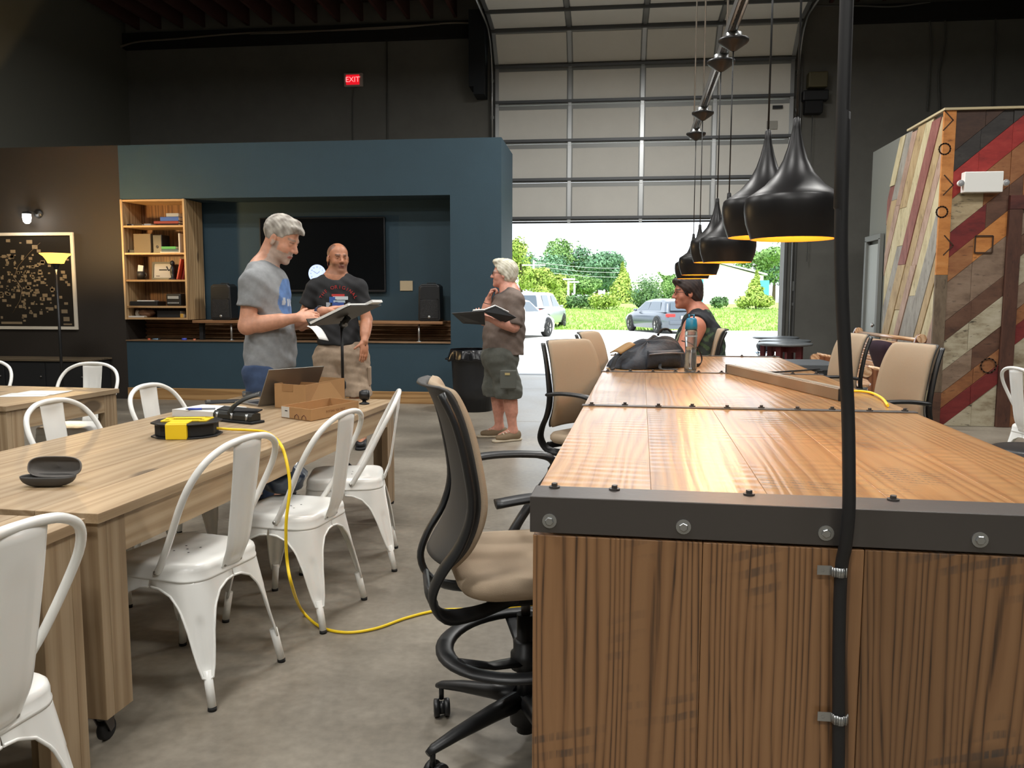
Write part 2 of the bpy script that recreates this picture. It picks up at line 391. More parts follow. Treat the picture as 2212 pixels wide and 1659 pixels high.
# ------------------------------------------------------------------ overhead high-bay lamps of the hall (above the view), plus one added for the garage door
M_led = mat('led_diffuser', (255, 250, 238), .5, emit=6)
def highbay(x, y, z, watts, label):
    t = thing('high_bay_light', label, 'ceiling light', (x, y, z), 0, 'high bay lights under the roof deck')
    MB().box((0, 0, .05), (1.25, .36, .07)).build('housing', M_white, t, bevel=.01)
    MB().box((0, 0, .012), (1.2, .31, .008)).build('diffuser', M_led, t)
    for s in (-.45, .45): MB().cyl((s, 0, .08), (s, 0, CEIL+.3-z), .004, 6).build('hanger_wire', M_galv, t)
    l = bpy.data.lights.new('high_bay_lamp', 'AREA'); l.shape = 'RECTANGLE'; l.size = 1.2; l.size_y = .31; l.energy = watts; l.color = (1, .985, .95)
    lo = bpy.data.objects.new('lamp', l); COL.objects.link(lo); lo.parent = t; lo.location = (0, 0, -.005)
for i, (x, y, w) in enumerate([(-5.2, 6.2, 114), (-5.2, 1.6, 114), (-1.6, 5.4, 114), (-1.6, .8, 114), (2.2, 5.4, 98), (2.2, .8, 98), (-1.6, -3, 114), (2.2, -3, 114), (5.6, 6.0, 98), (.7, 8.9, 210)]):  # last lamp is added to brighten the garage door and back wall
    highbay(x, y, 5.25, w, 'unseen white linear LED light hung high under the roof joists')

# ------------------------------------------------------------------ sectional garage door, part open
gd = thing('garage_door', 'big pale grey sectional garage door rolled half open under the roof', 'garage door', (0, 0, 0))
M_dpan = mat('door_panel_paint', (232, 230, 222), .55, var=.03, vscale=2)
M_drail = mat('door_rail_steel', (142, 144, 142), .45, .4)
M_dstrut = mat('door_strut_steel', (88, 90, 92), .45, .5)
DX0, DX1 = XD0-.04, XD1+.06
prof = [(YG-.06, 2.655)]
for z in (3.30, 3.945, 4.59, 5.22): prof.append((YG-.06, z))
prof += [(13.72, 5.70), (13.06, 5.78), (12.40, 5.79), (11.74, 5.79)]
cols = [DX0, -.69, .517, 1.70, DX1]
for i in range(len(prof)-1):
    (y0, z0), (y1, z1) = prof[i], prof[i+1]
    L_ = sqrt((y1-y0)**2+(z1-z0)**2); a = atan2(z1-z0, -(y1-y0))       # direction towards the room
    tv = Vector((0, (y1-y0)/L_, (z1-z0)/L_)); nv = Vector((0, -tv.z, tv.y))   # nv: room-side normal
    R = Matrix(((1, 0, 0), (0, tv.y, nv.y), (0, tv.z, nv.z)))
    c = Vector((0, (y0+y1)/2, (z0+z1)/2)); cX = Vector(((DX0+DX1)/2, 0, 0))
    sec = MB()
    sec.box(c+cX, (DX1-DX0, L_-.006, .03), R); so = sec.build('door_section', M_drail, gd)
    for q in range(4):
        xa, xb = cols[q]+.05, cols[q+1]-.05
        MB().box(c+nv*.012+Vector(((xa+xb)/2, 0, 0)), (xb-xa, L_-.15, .022), R).build('door_panel', M_dpan, so, bevel=.006)
    for q in range(5):
        xm = min(max(cols[q], DX0+.03), DX1-.03)
        MB().box(c+nv*.028+Vector((xm, 0, 0)), (.062, L_-.02, .018), R).build('stile', M_galv, so)
        MB().box(c+nv*.04+Vector((xm, 0, 0))-tv*(L_/2-.02), (.05, .1, .012), R).build('hinge', M_galv, so)
    MB().box(c+cX+nv*.045-tv*(L_/2-.05), (DX1-DX0, .045, .05), R).build('strut', M_dstrut, so)
MB().box(((DX0+DX1)/2, YG-.06, 2.635), (DX1-DX0, .05, .03)).build('bottom_seal', M_rub, gd)
# paper notice and lock on the door
MB().box((2.62, YG-.11, 4.17), (.17, .004, .13)).build('notice_label', mat('paper_grey', (176, 174, 166), .8), gd)
MB().box((2.7, YG-.12, 4.45), (.16, .03, .05)).build('slide_lock', M_blk, gd)
# tracks
def track(x, t, s):
    pts = [(x, YG-.12, .02 if s > 0 else 3.3), (x, YG-.12, 4.9)]
    pts += [(x, YG-.12-.62+.62*cos(a), 4.95+.78*sin(a)) for a in [i*pi/2/8 for i in range(9)]]
    pts += [(x, 11.4, 5.74)]
    MB().tube(pts, .028, 8, flat=.7).build('track_rail', M_galv, t)
    for z in (3.6, 4.4, 5.0): MB().box((x, YG-.05, z), (.05, .12, .05)).build('track_bracket', M_galv, t)
    MB().cyl((x, 11.6, 5.76), (x, 11.6, CEIL+.3), .012, 8).build('track_hanger', M_steel, t)
track(DX0-.05, gd, -1)
track(DX1+.06, gd, 1)
# door jamb of the opening
dj = sempty('trim_1')
for x0, x1, m in ((XD1-.0, XD1+.045, 'a'), (XD1+.12, XD1+.2, 'b')):
    wallbox('jamb_board', x0, x1, YG-.08 if m == 'a' else YG-.05, YG, 0, 5.3, mat('grey_jamb_paint', (88, 88, 86), .6, var=.15), dj)
wallbox('jamb_board', XD0-.1, XD0, YG-.05, YG, 0, 5.3, mat('grey_jamb_paint', (88, 88, 86), .6), dj)
wallbox('threshold', XD0, XD1, YG, YG+.25, -.12, .004, mat('threshold_concrete', (128, 130, 132), .6), dj)
# electrical boxes on the jamb
ob = thing('door_operator', 'dark door operator with yellowed motor housing fixed beside the garage door top', 'door operator', (3.28, YG-.14, 4.55))
MB().box((.02, 0, .3), (.3, .2, .24)).build('motor_housing', mat('yellowed_plastic', (92, 86, 62), .6), ob, bevel=.02)
MB().box((.0, .02, .06), (.4, .16, .16)).build('gear_box', M_blk, ob, bevel=.015)
MB().box((-.03, .0, -.13), (.28, .18, .2)).build('control_box', M_blkm, ob, bevel=.015)
MB().cyl((-.03, 0, -.25), (-.03, 0, -2.6), .006, 8).build('pull_cord', M_galv, ob)
fx = thing('wall_switch', 'small pale switch plate low on the door jamb', 'switch', (3.05, YG-.06, 1.55))
MB().box((0, 0, 0), (.045, .02, .16)).build('plate', M_galv, fx); MB().box((-.01, -.005, -.3), (.06, .02, .05)).build('latch', M_galv, fx)
# dark duct hanging beside the left track
du = tag(MB().prism([(-2.36, 6.08), (-2.1, 6.08), (-2.1, 4.72), (-2.28, 4.72), (-2.28, 4.85), (-2.36, 4.85)], YG-.4, YG-.001).build('air_duct', mat('dark_duct', (34, 38, 42), .6, .3)), 'dark steel duct hanging from the ceiling beside the garage door track', 'duct')

# exit sign, conduits, cables on the back wall
es = thing('exit_sign', 'white exit sign with glowing red letters high on the dark wall', 'exit sign', (-4.445, YG-.06, 5.1))
MB().box((0, .02, 0), (.33, .06, .225)).build('sign_box', mat('sign_white', (190, 180, 172), .5), es, bevel=.008)
M_red = mat('red_glow', (255, 40, 48), .5, emit=3.5)
MB().box((-.005, -.014, 0), (.235, .006, .165)).build('red_panel', mat('red_glow_soft', (215, 20, 34), .5, emit=1.1), es)
def text3d(txt, size, name, m, parent, loc, rot, ext=.001, align='CENTER'):
    cu = bpy.data.curves.new(name, 'FONT'); cu.body = txt; cu.size = size; cu.align_x = align; cu.align_y = 'CENTER'; cu.extrude = ext
    tmp = bpy.data.objects.new('tmp', cu); COL.objects.link(tmp)
    dg = bpy.context.evaluated_depsgraph_get()
    me = bpy.data.meshes.new_from_object(tmp.evaluated_get(dg)); me.name = name
    bpy.data.objects.remove(tmp); bpy.data.curves.remove(cu)
    me.materials.clear(); me.materials.append(m)
    o = bpy.data.objects.new(name, me); COL.objects.link(o)
    if parent: o.parent = parent
    o.location = loc; o.rotation_euler = rot
    return o
text3d('EXIT', .125, 'letters', mat('red_letter_glow', (255, 120, 120), .5, emit=2.2), es, (-.005, -.02, 0), (pi/2, 0, 0))
cb = MB().tube(smooth_path([(-4.38, YG-.02, 4.985), (-4.47, YG-.02, 4.8), (-4.48, YG-.02, 3.0)], 3), .008, 6).build('sign_conduit', mat('dark_conduit', (84, 84, 80), .6))
tag(cb, 'thin painted conduit dropping from the exit sign', 'conduit')
tag(MB().cyl((-3.865, YG-.02, 2.9), (-3.85, YG-.02, 5.74), .011, 8).build('wall_conduit', mat('dark_conduit', (84, 84, 80), .6)), 'long straight vertical conduit on the dark wall beside the exit sign', 'conduit')
def cable(name, pts, r, m, label, n=8):
    return tag(MB().tube(smooth_path(pts, n), r, 7).build(name, m), label, 'cable')
M_cab = mat('grey_cable', (120, 112, 100), .7)
cable('ceiling_cable', [PY(255, 102, YG-.18), PY(300, 90, YG-.18), PY(380, 84, YG-.18), PY(520, 72, YG-.18), PY(700, 66, YG-.18), PY(850, 60, YG-.18), PY(960, 50, YG-.18), PY(1030, 50, YG-.18)], .017, M_cab, 'pale bundled cable sagging along the top of the dark wall')
cable('ceiling_cable', [PY(540, 73, YG-.2), PY(640, 70, YG-.2), PY(800, 60, YG-.2), PY(950, 52, YG-.2)], .012, M_cab, 'thinner second cable lying along the wall top bundle')
for px, d in (((2005, 2012, 2008, 2003), 0), ((2040, 2042, 2028, 2030), 1), ((2150, 2152, 2146, 2144), 2)):
    cable('wall_cable', [PY(px[0], 10, YG-.05), PY(px[1], 90, YG-.05), PY(px[2], 160, YG-.05), PY(px[3], 240, YG-.05)], .012, mat('dark_conduit', (84, 84, 80), .6),
          ['grey cable hanging down the dark wall beside its twin', 'wavy grey cable hanging beside a straighter one on the dark wall', 'single grey cable hanging above the reclaimed wood wall'][d])
cable('ceiling_cable', [PY(1745, 12, YG-.3), PY(1850, 12, YG-.3), PY(1930, 14, YG-.3), PY(2010, 4, YG-.3)], .014, mat('dark_conduit', (84, 84, 80), .6), 'dark cable swagged between the door operator and the right wall')

# ------------------------------------------------------------------ varnished oak counter table with steel trim
BZ, BW, BL = .906, 1.175, 4.42
bt = thing('counter_table', 'long varnished oak counter table banded with dark bolted steel', 'table', (-.145, 1.604, 0), -radians(2.25))
secs = [(0.0, 1.47), (1.47, 2.98), (2.98, BL)]
pw = BW/5
for v0, v1 in secs:
    w = v1-v0-.002
    me = None
    for q in range(5):
        MB().box((0, 0, 0), (pw-.0005, w, .04)).build('top_plank', M_oaky, bt, (pw*(q+.5), (v0+v1)/2, BZ-.02), bevel=.0008)
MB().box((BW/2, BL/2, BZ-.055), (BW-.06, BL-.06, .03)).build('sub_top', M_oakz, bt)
# front steel angle
MB().prism([(-.004, BZ-.07), (-.004, BZ+.004), (.095, BZ+.004), (.095, BZ+.0005), (0, BZ+.0005), (0, BZ-.07)], -.006, BW+.006, 'yz').build('steel_angle', M_steel, bt, bevel=.002)
MB().prism([(BL+.004, BZ-.07), (BL+.004, BZ+.004), (BL-.05, BZ+.004), (BL-.05, BZ+.0005), (BL, BZ+.0005), (BL, BZ-.07)], -.006, BW+.006, 'yz').build('steel_angle', M_steel, bt)
for v in (1.47, 2.98):
    MB().box((BW/2, v, BZ+.002), (BW+.012, .04, .004)).build('steel_strap', M_steel, bt, bevel=.001)
hexb = MB(); hexb.lathe([(.0, .0105), (.0055, .0105), (.0065, .0095), (.0065, .004)], 6, smooth=False); hexb.lathe([(.0115, .0035), (.0115, .0)], 16, smooth=False)
hexb.disc((0, 0, .0036), .0115, 16)
hm = hexb.mesh('bolt', M_steel)
hexf = MB(); hexf.lathe([(.0, .008), (.0075, .008), (.009, .0065), (.009, .002)], 6, smooth=False); hexf.lathe([(.0145, .003), (.0145, .0)], 18, smooth=False); hexf.disc((0, 0, .003), .0145, 18)
hf = hexf.mesh('bolt', M_galv)
def put(me, name, parent, loc, rot=(0,0,0)):
    o = bpy.data.objects.new(name, me); COL.objects.link(o); o.parent = parent; o.location = loc; o.rotation_euler = rot; return o
fr = [.035, .16, .43, .705, .99, 1.14]
for u in fr: put(hm, 'top_bolt', bt, (u, .078, BZ+.004), (0, 0, u*9))
for u in (.034, .297, .563, .835, 1.1): put(hf, 'face_bolt', bt, (u, -.004, BZ-.045), (pi/2, u*5, 0))
for v in (1.47, 2.98):
    for q in range(10): put(hm, 'top_bolt', bt, (.03+q*.124, v+(.012 if q % 2 else -.006), BZ+.004), (0, 0, q*.7))
for q in range(6): put(hm, 'top_bolt', bt, (.03+q*.223, BL-.03, BZ+.004))
# end and middle panels of upright boards
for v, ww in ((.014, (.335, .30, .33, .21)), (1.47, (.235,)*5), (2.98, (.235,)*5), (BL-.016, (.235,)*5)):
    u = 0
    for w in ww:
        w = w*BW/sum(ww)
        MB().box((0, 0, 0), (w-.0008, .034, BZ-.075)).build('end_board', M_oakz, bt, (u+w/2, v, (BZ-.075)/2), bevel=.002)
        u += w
# black cable down the end panel with two clamps
kc = thing('power_cable', 'thick black power cable dropping from the ceiling down the counter table end', 'cable', (0, 0, 0))
Yc = 1.56
pp = [PY(1829, -1200, Yc+.0), PY(1829, 0, Yc), PY(1824, 220, Yc), PY(1817, 480, Yc), PY(1819, 640, Yc), PY(1826, 780, Yc), PY(1832, 900, Yc), PY(1834, 1040, Yc-.01), PY(1833, 1110, Yc-.012), PY(1826, 1180, Yc-.006), PY(1817, 1235, Yc+.005), PY(1812, 1400, Yc+.006), PY(1811, 1659, Yc+.006), PY(1811, 1850, Yc+.006)]
pp[0][2] = CEIL+.3
zz = [Vector(p) for p in pp]; zz[-1].z = .012
MB().tube(smooth_path(zz, 6), .0122, 12).build('cable_run', mat('black_cable_jacket', (26, 26, 28), .5), kc)
for py in (1233, 1550):
    c = Vector(PY(1812, py, Yc+.006))
    cl = MB(); cl.tube([(c.x+.0125*cos(a), c.y-.0125*sin(a)-.001, c.z) for a in [i*pi/10 for i in range(11)]], (.0095), 6, flat=.25, up=(0, -1, 0))
    pts = [(c.x+.015*cos(a), c.y-.015*sin(a)) for a in [i*pi/10 for i in range(11)]]
    cl = MB()
    for i in range(10):
        a, b = pts[i], pts[i+1]
        cl.add([(a[0], a[1], c.z-.009), (b[0], b[1], c.z-.009), (b[0], b[1], c.z+.009), (a[0], a[1], c.z+.009)], [(0, 1, 2, 3)], 0, True)
    cl.box((c.x-.0265, c.y+.0005, c.z), (.026, .002, .018))
    co_ = cl.build('pipe_clamp', M_galv, kc, solid=.0015)
    MB().lathe([(0, .0025), (.003, .0025), (.0035, 0)], 10, (c.x-.03, c.y-.0008, c.z), axis='y').build('screw', M_steel, kc)

# ------------------------------------------------------------------ pale pine tables on castors
WZ = .71
def castor(parent, x, y, R=.033):
    o = MB(); o.box((x, y, .098), (.07, .07, .006)); o.cyl((x, y, .07), (x, y, .1), .013, 10)
    o.prism([(y-.012, .075), (y+.028, .075), (y+.03, .035), (y+.012, .028)], x-.02, x-.016, 'yz'); o.prism([(y-.012, .075), (y+.028, .075), (y+.03, .035), (y+.012, .028)], x+.016, x+.02, 'yz')
    c = o.build('castor', M_steel, parent)
    MB().lathe([(.008, -.011), (R-.004, -.012), (R, -.008), (R, .008), (R-.004, .012), (.008, .011)], 20, (x, y+.018, R), axis='x').build('wheel', M_rub, c)
def pine_table(label, loc, rz, W, L, nplank, castors=True, leg=.118):
    """origin at near right top corner; extends to -x and +y"""
    t = thing('pine_table', label, 'table', loc, rz, 'pale pine work tables')
    pw_ = W/nplank
    for q in range(nplank):
        MB().box((0, 0, 0), (pw_-.0012, L, .03)).build('top_plank', M_pine, t, (-pw_*(q+.5), L/2, WZ-.015), bevel=.002)
    z1 = WZ-.03; za = z1-.115
    for x in (-.018-.012, -W+.03): MB().box((0, 0, 0), (.03, L-2*leg-.03, .115)).build('apron', M_pine, t, (x, L/2, (z1+za)/2), bevel=.002)
    for y in (.03, L-.03): MB().box((0, 0, 0), (W-2*leg-.03, .03, .115)).build('apron', M_pinex, t, (-W/2, y, (z1+za)/2), bevel=.002)
    zb = .1 if castors else .0
    for sx in (0, 1):
        for sy in (0, 1):
            x0 = -.014 if sx == 0 else -W+.014; y0 = .014 if sy == 0 else L-.014
            dx = -1 if sx == 0 else 1; dy = 1 if sy == 0 else -1
            MB().box((0, 0, 0), (leg, .036, z1-zb)).build('leg_board', M_pinez, t, (x0+dx*leg/2, y0+dy*.018, (z1+zb)/2), bevel=.0015)
            MB().box((0, 0, 0), (.036, leg-.036, z1-zb)).build('leg_board', M_pinez, t, (x0+dx*.018, y0+dy*(.037+(leg-.036)/2), (z1+zb)/2), bevel=.0015)
            if castors: castor(t, x0+dx*leg*.5, y0+dy*leg*.45)
    return t
RW = -radians(3.15)
T1 = pine_table('pale pine table on castors holding the laptop and cardboard boxes', (-1.397, 2.066, 0), RW, 1.0, 2.67, 5)
T2 = pine_table('pale pine table with a few loose paper sheets, by the floor lamp', (-3.316, 4.14, 0), -radians(4.5), 2.3, .95, 5, castors=False)
T3 = pine_table('pale pine table butting against the end of the laptop table', (-1.448, -.62, 0), -radians(1.0), 1.0, 2.64, 5, castors=False, leg=.15)

# ------------------------------------------------------------------ white pressed-steel chairs
def rsq(a, r, n=8):
    """rounded square points (half size a, corner radius r), starting at corner k middle"""
    out = []
    for k in range(4):
        cx, cy = (a-r)*(1 if k in (0, 3) else -1), (a-r)*(1 if k in (0, 1) else -1)
        for i in range(n+1):
            an = k*pi/2 + i*pi/2/n
            out.append((cx+r*cos(an), cy+r*sin(an)))
    return out
def perim(a, r, k, s):
    """arc-length s from the middle of corner k (0: +x+y, then counter-clockwise)"""
    h = pi*r/4
    if abs(s) <= h:
        an = pi/4 + s/r; p = (a-r+r*cos(an), a-r+r*sin(an))
    elif s > h: p = (a-r-(s-h), a)
    else: p = (a, a-r-(-s-h))
    for _ in range(k): p = (-p[1], p[0])
    return p
def make_white_chair():
    t = thing('metal_chair', 'x', 'chair', (0, 0, 0), 0, 'white metal chairs')
    a, r = .18, .075
    S = (a-r)+pi*r/4
    st = MB(); rings = [(-.003, .400), (-.003, .408), (0, .412), (0, .432), (.004, .445), (.012, .452), (.028, .455), (.05, .452), (.10, .449), (.16, .448)]
    R = [[(x, y, z) for x, y in rsq(a-d, max(r-d, .018), 8)] for d, z in rings]
    n = len(R[0]); vs_ = [p for q in R for p in q]; fs = []
    for i in range(len(R)-1):
        for j in range(n): fs.append((i*n+j, i*n+(j+1)%n, (i+1)*n+(j+1)%n, (i+1)*n+j))
    fs.append(tuple((len(R)-1)*n+j for j in range(n)))
    st.add(vs_, fs, 0, True)
    seat = st.build('seat', M_white, t, solid=.0015)
    dh = MB()
    for x, y in ((-.03, .03), (.03, .03), (0, 0), (-.03, -.03), (.03, -.03)): dh.disc((x, y, .4492), .004, 8)
    dh.build('drain_hole', M_blkm, seat)
    sk = [0, .018, .03, .042, .06, .09, .13, S]; zk = [.10, .106, .17, .25, .315, .355, .374, .378]
    zb = lambda s: float(np.interp(abs(s), sk, zk))
    for k in range(4):
        dx, dy = ((1, 1), (-1, 1), (-1, -1), (1, -1))[k]
        def P(s, z):
            x, y = perim(a, r, k, s)
            tt = max(0, (.41-z)/.41)
            g = 0
            if abs(s) < .02 and .13 < z < .29:
                g = .007*max(0, 1-(abs(s)/.016)**2)*min(1, (.285-z)/.012)
                g = max(g, 0)
            return (x+dx*(.036*tt-g*.7), y+dy*((.085 if dy < 0 else .05)*tt-g*.7), z)
        ss = [S*u for u in (-1, -.82, -.62, -.47, -.36, -.28, -.22, -.17, -.12, -.08, -.04, 0, .04, .08, .12, .17, .22, .28, .36, .47, .62, .82, 1)]
        lg = MB(); nv = 19
        lg.grid(lambda u, v: P(ss[int(round(u*(len(ss)-1)))], .41-v*(.41-zb(ss[int(round(u*(len(ss)-1)))]))), len(ss), nv)
        lo = lg.build('leg', M_white, t, solid=.0015)
        ed = MB(); ed.tube([P(s, zb(s)) for s in np.linspace(-S, S, 41)], .0042, 6); ed.build('rolled_edge', M_white, lo)
        ft = MB(); p0 = Vector(P(0, .125)); p1 = Vector(P(0, .012)); c = Vector((-dx*.006, -dy*.006, 0))
        ft.tube([p0+c, p1+c], [.0145, .0135], 12); ft.build('foot_tube', M_white, lo)
        rf = MB(); rf.tube([p1+c, p1+c-Vector((-dx*.001, 0, .012))], .0142, 12); rf.build('rubber_foot', M_rub, lo)
    half = [(.182, -.035, .428), (.188, -.055, .455), (.203, -.105, .54), (.217, -.165, .66), (.212, -.208, .742), (.178, -.24, .803), (.115, -.258, .838), (.052, -.265, .85)]
    pts = half+[(0, -.266, .852)]+[(-x, y, z) for x, y, z in half[::-1]]
    MB().tube(smooth_path(pts, 4), .0115, 10).build('back_frame', M_white, t)
    path = smooth_path([(0, -.181, .418), (0, -.192, .447), (0, -.212, .50), (0, -.232, .62), (0, -.25, .74), (0, -.262, .845)], 4)
    def sp(u, v):
        i = v*(len(path)-1); p = path[int(round(i))]
        w = .052+.021*v
        x = (u-.5)*2
        rid = .004 if (.42 < abs(x) < .62 and .12 < v < .86) else 0
        return (x*w, p.y-.012*(1-x*x)-rid*.0+(.003 if abs(x) < .45 and .15 < v < .84 else 0), p.z)
    MB().grid(sp, 17, len(path)).build('splat', M_white, t, solid=.0018)
    rv = MB().lathe([(0, .003), (.005, .0025), (.007, 0)], 12).mesh('rivet', M_alu)
    for s in (-1, 1):
        put(rv, 'rivet', t, (s*.194, -.035, .43), (0, s*pi/2, 0)); put(rv, 'rivet', t, (s*.04, -.1865, .425), (pi/2, 0, 0))
    return t
WC = make_white_chair()
# (rear foot midpoints come from the photograph) x, y, facing angle in degrees, label
wch = [(-1.425, 2.585, 168, 'white metal chair tucked under the laptop table beside the cord reel, facing its bare wood'),
       (-1.30, 3.20, 172, 'white metal chair at the laptop table with the yellow cord hanging across it'),
       (-1.28, 3.86, 194, 'white metal chair tucked in at the laptop table corner by the music stand'),
       (-1.42, 1.50, 172, 'white metal chair at the pine table that butts against the laptop table'),
       (-2.20, 3.34, -2, 'white metal chair facing the laptop table across from the yellow cord reel'),
       (-2.15, 4.02, -4, 'white metal chair facing the laptop table beside the paper stack and pen'),
       (-3.62, 5.13, -88, 'white metal chair behind the paper sheets table, below the bookcase'),
       (-4.52, 5.25, -86, 'white metal chair behind the paper sheets table, below the framed map'),
       (3.0, 5.9, 8, 'white metal chair standing alone in front of the reclaimed wood wall')]
for i, (x, y, ang, lab) in enumerate(wch):
    rz = radians(ang-90)
    if i == 0: WC.location = (x, y, 0); WC.rotation_euler = (0, 0, rz); WC['label'] = lab
    else: copy_tree(WC, (x, y, 0), rz, lab)

# ------------------------------------------------------------------ tan drafting chairs
def make_draft():
    t = thing('drafting_chair', 'x', 'office chair', (0, 0, 0), 0, 'tan drafting chairs')
    base = MB(); base.lathe([(.0, .165), (.04, .16), (.05, .13), (.045, .075), (.03, .07)], 20)
    bo = base.build('base_hub', M_blk, t)
    for k in range(5):
        a = radians(72*k+k0); c, s = cos(a), sin(a)
        prof_ = [(.03, .145, .03, .028), (.12, .135, .026, .024), (.24, .115, .021, .017), (.315, .098, .017, .012), (.335, .09, .010, .008)]
        MB().tube([(d*c, d*s, z) for d, z, w, h in prof_], [(w, h) for d, z, w, h in prof_], 10, up=(0, 0, 1)).build('base_leg', M_blk, t)
        cm = MB(); cx, cy = .318*c, .318*s
        cm.cyl((cx, cy, .05), (cx, cy, .095), .008, 8); b = a+.9+k
        ax = Vector((cos(b), sin(b), 0)); pc = Vector((cx, cy, .028))-Vector((-ax.y, ax.x, 0))*.012
        co = cm.build('castor', M_blk, t)
        wm = MB()
        for sgn in (-1, 1):
            q = pc+ax*sgn*.016
            wm.tube([q-ax*.009, q-ax*.007, q+ax*.007, q+ax*.009], [.023, .028, .028, .023], 18)
        wm.tube([pc-ax*.01, pc+ax*.01], .02, 12)
        wm.build('wheel', M_blk, co)
    MB().tube([(0, 0, .045), (0, 0, .40)], .026, 16).build('column', M_blk, t)
    MB().tube([(0, 0, .39), (0, 0, .50)], .014, 12).build('gas_spring', M_steel, t)
    ring = MB(); ring.tube([(.225*cos(a), .225*sin(a)-.01, .315+.012*sin(a)) for a in [i*2*pi/40 for i in range(40)]], (.027), 10, closed=True, flat=.45, up=(0, 0, 1))
    ro = ring.build('foot_ring', M_blk, t)
    for k in range(3):
        a = radians(120*k+55)
        MB().tube([(.03*cos(a), .03*sin(a), .262), (.12*cos(a), .12*sin(a), .275), (.21*cos(a), .21*sin(a)-.01, .31)], [(.03, .011), (.024, .009), (.03, .008)], 8, up=(0, 0, 1)).build('spoke', M_blk, ro)
    MB().lathe([(.027, .235), (.044, .24), (.044, .285), (.036, .29), (.036, .32), (.027, .325)], 18).build('ring_collar', M_blk, ro)
    # seat
    def seat(z0, a, b, th, edge):
        rings = []
        for d, z in ((.05, -th), (.012, -th), (0, -th*.7), (0, -th*.35), (.01, -th*.08), (.04, 0), (.12, -.004), (.2, -.006)):
            rings.append([(x*(a-d)/a, y*(b-d)/b-.0, z0+z-(.035*max(0, (y*(b-d)/b)/b-.55)**1.5*4 if z > -th*.6 else .02*max(0, y/b-.6))) for x, y in [(a*xx, b*yy) for xx, yy in rsq(1, .42, 7)]])
        return rings
    sm = MB()
    R = seat(.585, .245, .235, .055, 0); n = len(R[0]); fs = []
    for i in range(len(R)-1):
        for j in range(n): fs.append((i*n+j, i*n+(j+1)%n, (i+1)*n+(j+1)%n, (i+1)*n+j))
    fs.append(tuple((len(R)-1)*n+j for j in range(n))); fs.append(tuple(range(n))[::-1])
    sm.add([p for q in R for p in q], fs, 0, True); sm.build('seat', M_tan, t, (0, .02, 0))
    mm = MB(); mm.box((0, .0, .5), (.2, .26, .05)); mm.box((0, -.02, .47), (.13, .2, .05)); mm.prism([(-.1, .525), (.1, .525), (.04, .46), (-.04, .46)], -.05, .05); mm.build('mechanism', M_blk, t, bevel=.01)
    lv = MB().tube([(.08, .05, .48), (.2, .06, .475), (.235, .06, .47)], [.005, .005, .012], 8).build('lever', M_blk, t)
    # s-curved back supports
    core = [(-.04, .475), (-.17, .455), (-.255, .47), (-.287, .53), (-.265, .60), (-.215, .68), (-.19, .77), (-.202, .88), (-.228, .99), (-.262, 1.065)]
    for s in (-1, 1):
        xs_ = [.07, .11, .15, .175, .19, .205, .215, .215, .208, .19]
        pts = smooth_path([(s*x, y, z) for x, (y, z) in zip(xs_, core)], 4)
        nn = len(pts)
        MB().tube(pts, [(.016+.012*sin(pi*min(1, i/nn*1.2)), .011) for i in range(nn)], 10, up=(0, 1, .2)).build('back_upright', M_blk, t)
    cr = MB().tube([(-.13, -.275, .49), (0, -.282, .485), (.13, -.275, .49)], [(.02, .01)]*3, 8, up=(0, 1, 0)).build('cross_brace', M_blk, t)
    path = smooth_path([(0, y, z) for y, z in core[4:]]+[(0, -.292, 1.082)], 6)
    def bk(off):
        def fn(u, v):
            x = (u-.5)*2; p = path[min(len(path)-1, int(round(v*(len(path)-1))))]
            w = .175+.035*sin(pi*min(1, v*1.05)**.8)
            rnd = 1-.10*(max(0, v-.86)/.14)**2-.12*(max(0, .12-v)/.12)**2
            return (x*w*rnd, p.y+.035*x*x+off*(1-.6*x**4), p.z)
        return fn
    b1 = MB(); b1.grid(bk(.022), 15, len(path)); b1.build('back_pad', M_tan, t, solid=.018)
    b2 = MB(); b2.grid(bk(-.012), 15, len(path)); b2.build('back_shell', mat('shell_grey', (58, 56, 54), .6), t, solid=.008)
    for s in (-1, 1):
        ar = MB(); pts = smooth_path([(s*.285, -.14, .80), (s*.288, -.05, .812), (s*.288, .06, .812), (s*.285, .135, .80), (s*.278, .15, .76), (s*.268, .09, .68), (s*.25, .02, .585), (s*.235, 0, .535)], 5)
        nn = len(pts)
        ar.tube(pts, [(.03, .011) if i < nn*.36 else (.03-.012*min(1, (i/nn-.36)*4), .013) for i in range(nn)], 10, up=(0, .25, 1))
        ar.build('armrest', M_blk, t)
        MB().tube([(s*.245, 0, .53), (s*.09, 0, .50)], [(.022, .01)]*2, 8, up=(0, 0, 1)).build('arm_bracket', M_blk, t)
    return t
k0 = 8
DC = make_draft()
dch = [(-.225, 2.27, 18, 'tan drafting chair with its black foot ring showing, next to the counter table end panel'),
       (-.03, 4.48, -36, 'tan drafting chair at the counter table, between the backpack chair and the ringed stool'),
       (.09, 5.75, -18, 'tan drafting chair at the counter table right beside the backpack'),
       (1.36, 4.42, 193, 'tan drafting chair facing the counter table in front of the church pew arm'),
       (1.43, 5.75, 188, 'tan drafting chair half hidden behind the black ceiling cable'),
       (.64, 6.62, 180, 'tan drafting chair under the seated woman in the vest')]
for i, (x, y, ang, lab) in enumerate(dch):
    rz = radians(ang-90)
    if i == 0: DC.location = (x, y, 0); DC.rotation_euler = (0, 0, rz); DC['label'] = lab
    else: copy_tree(DC, (x, y, 0), rz, lab)

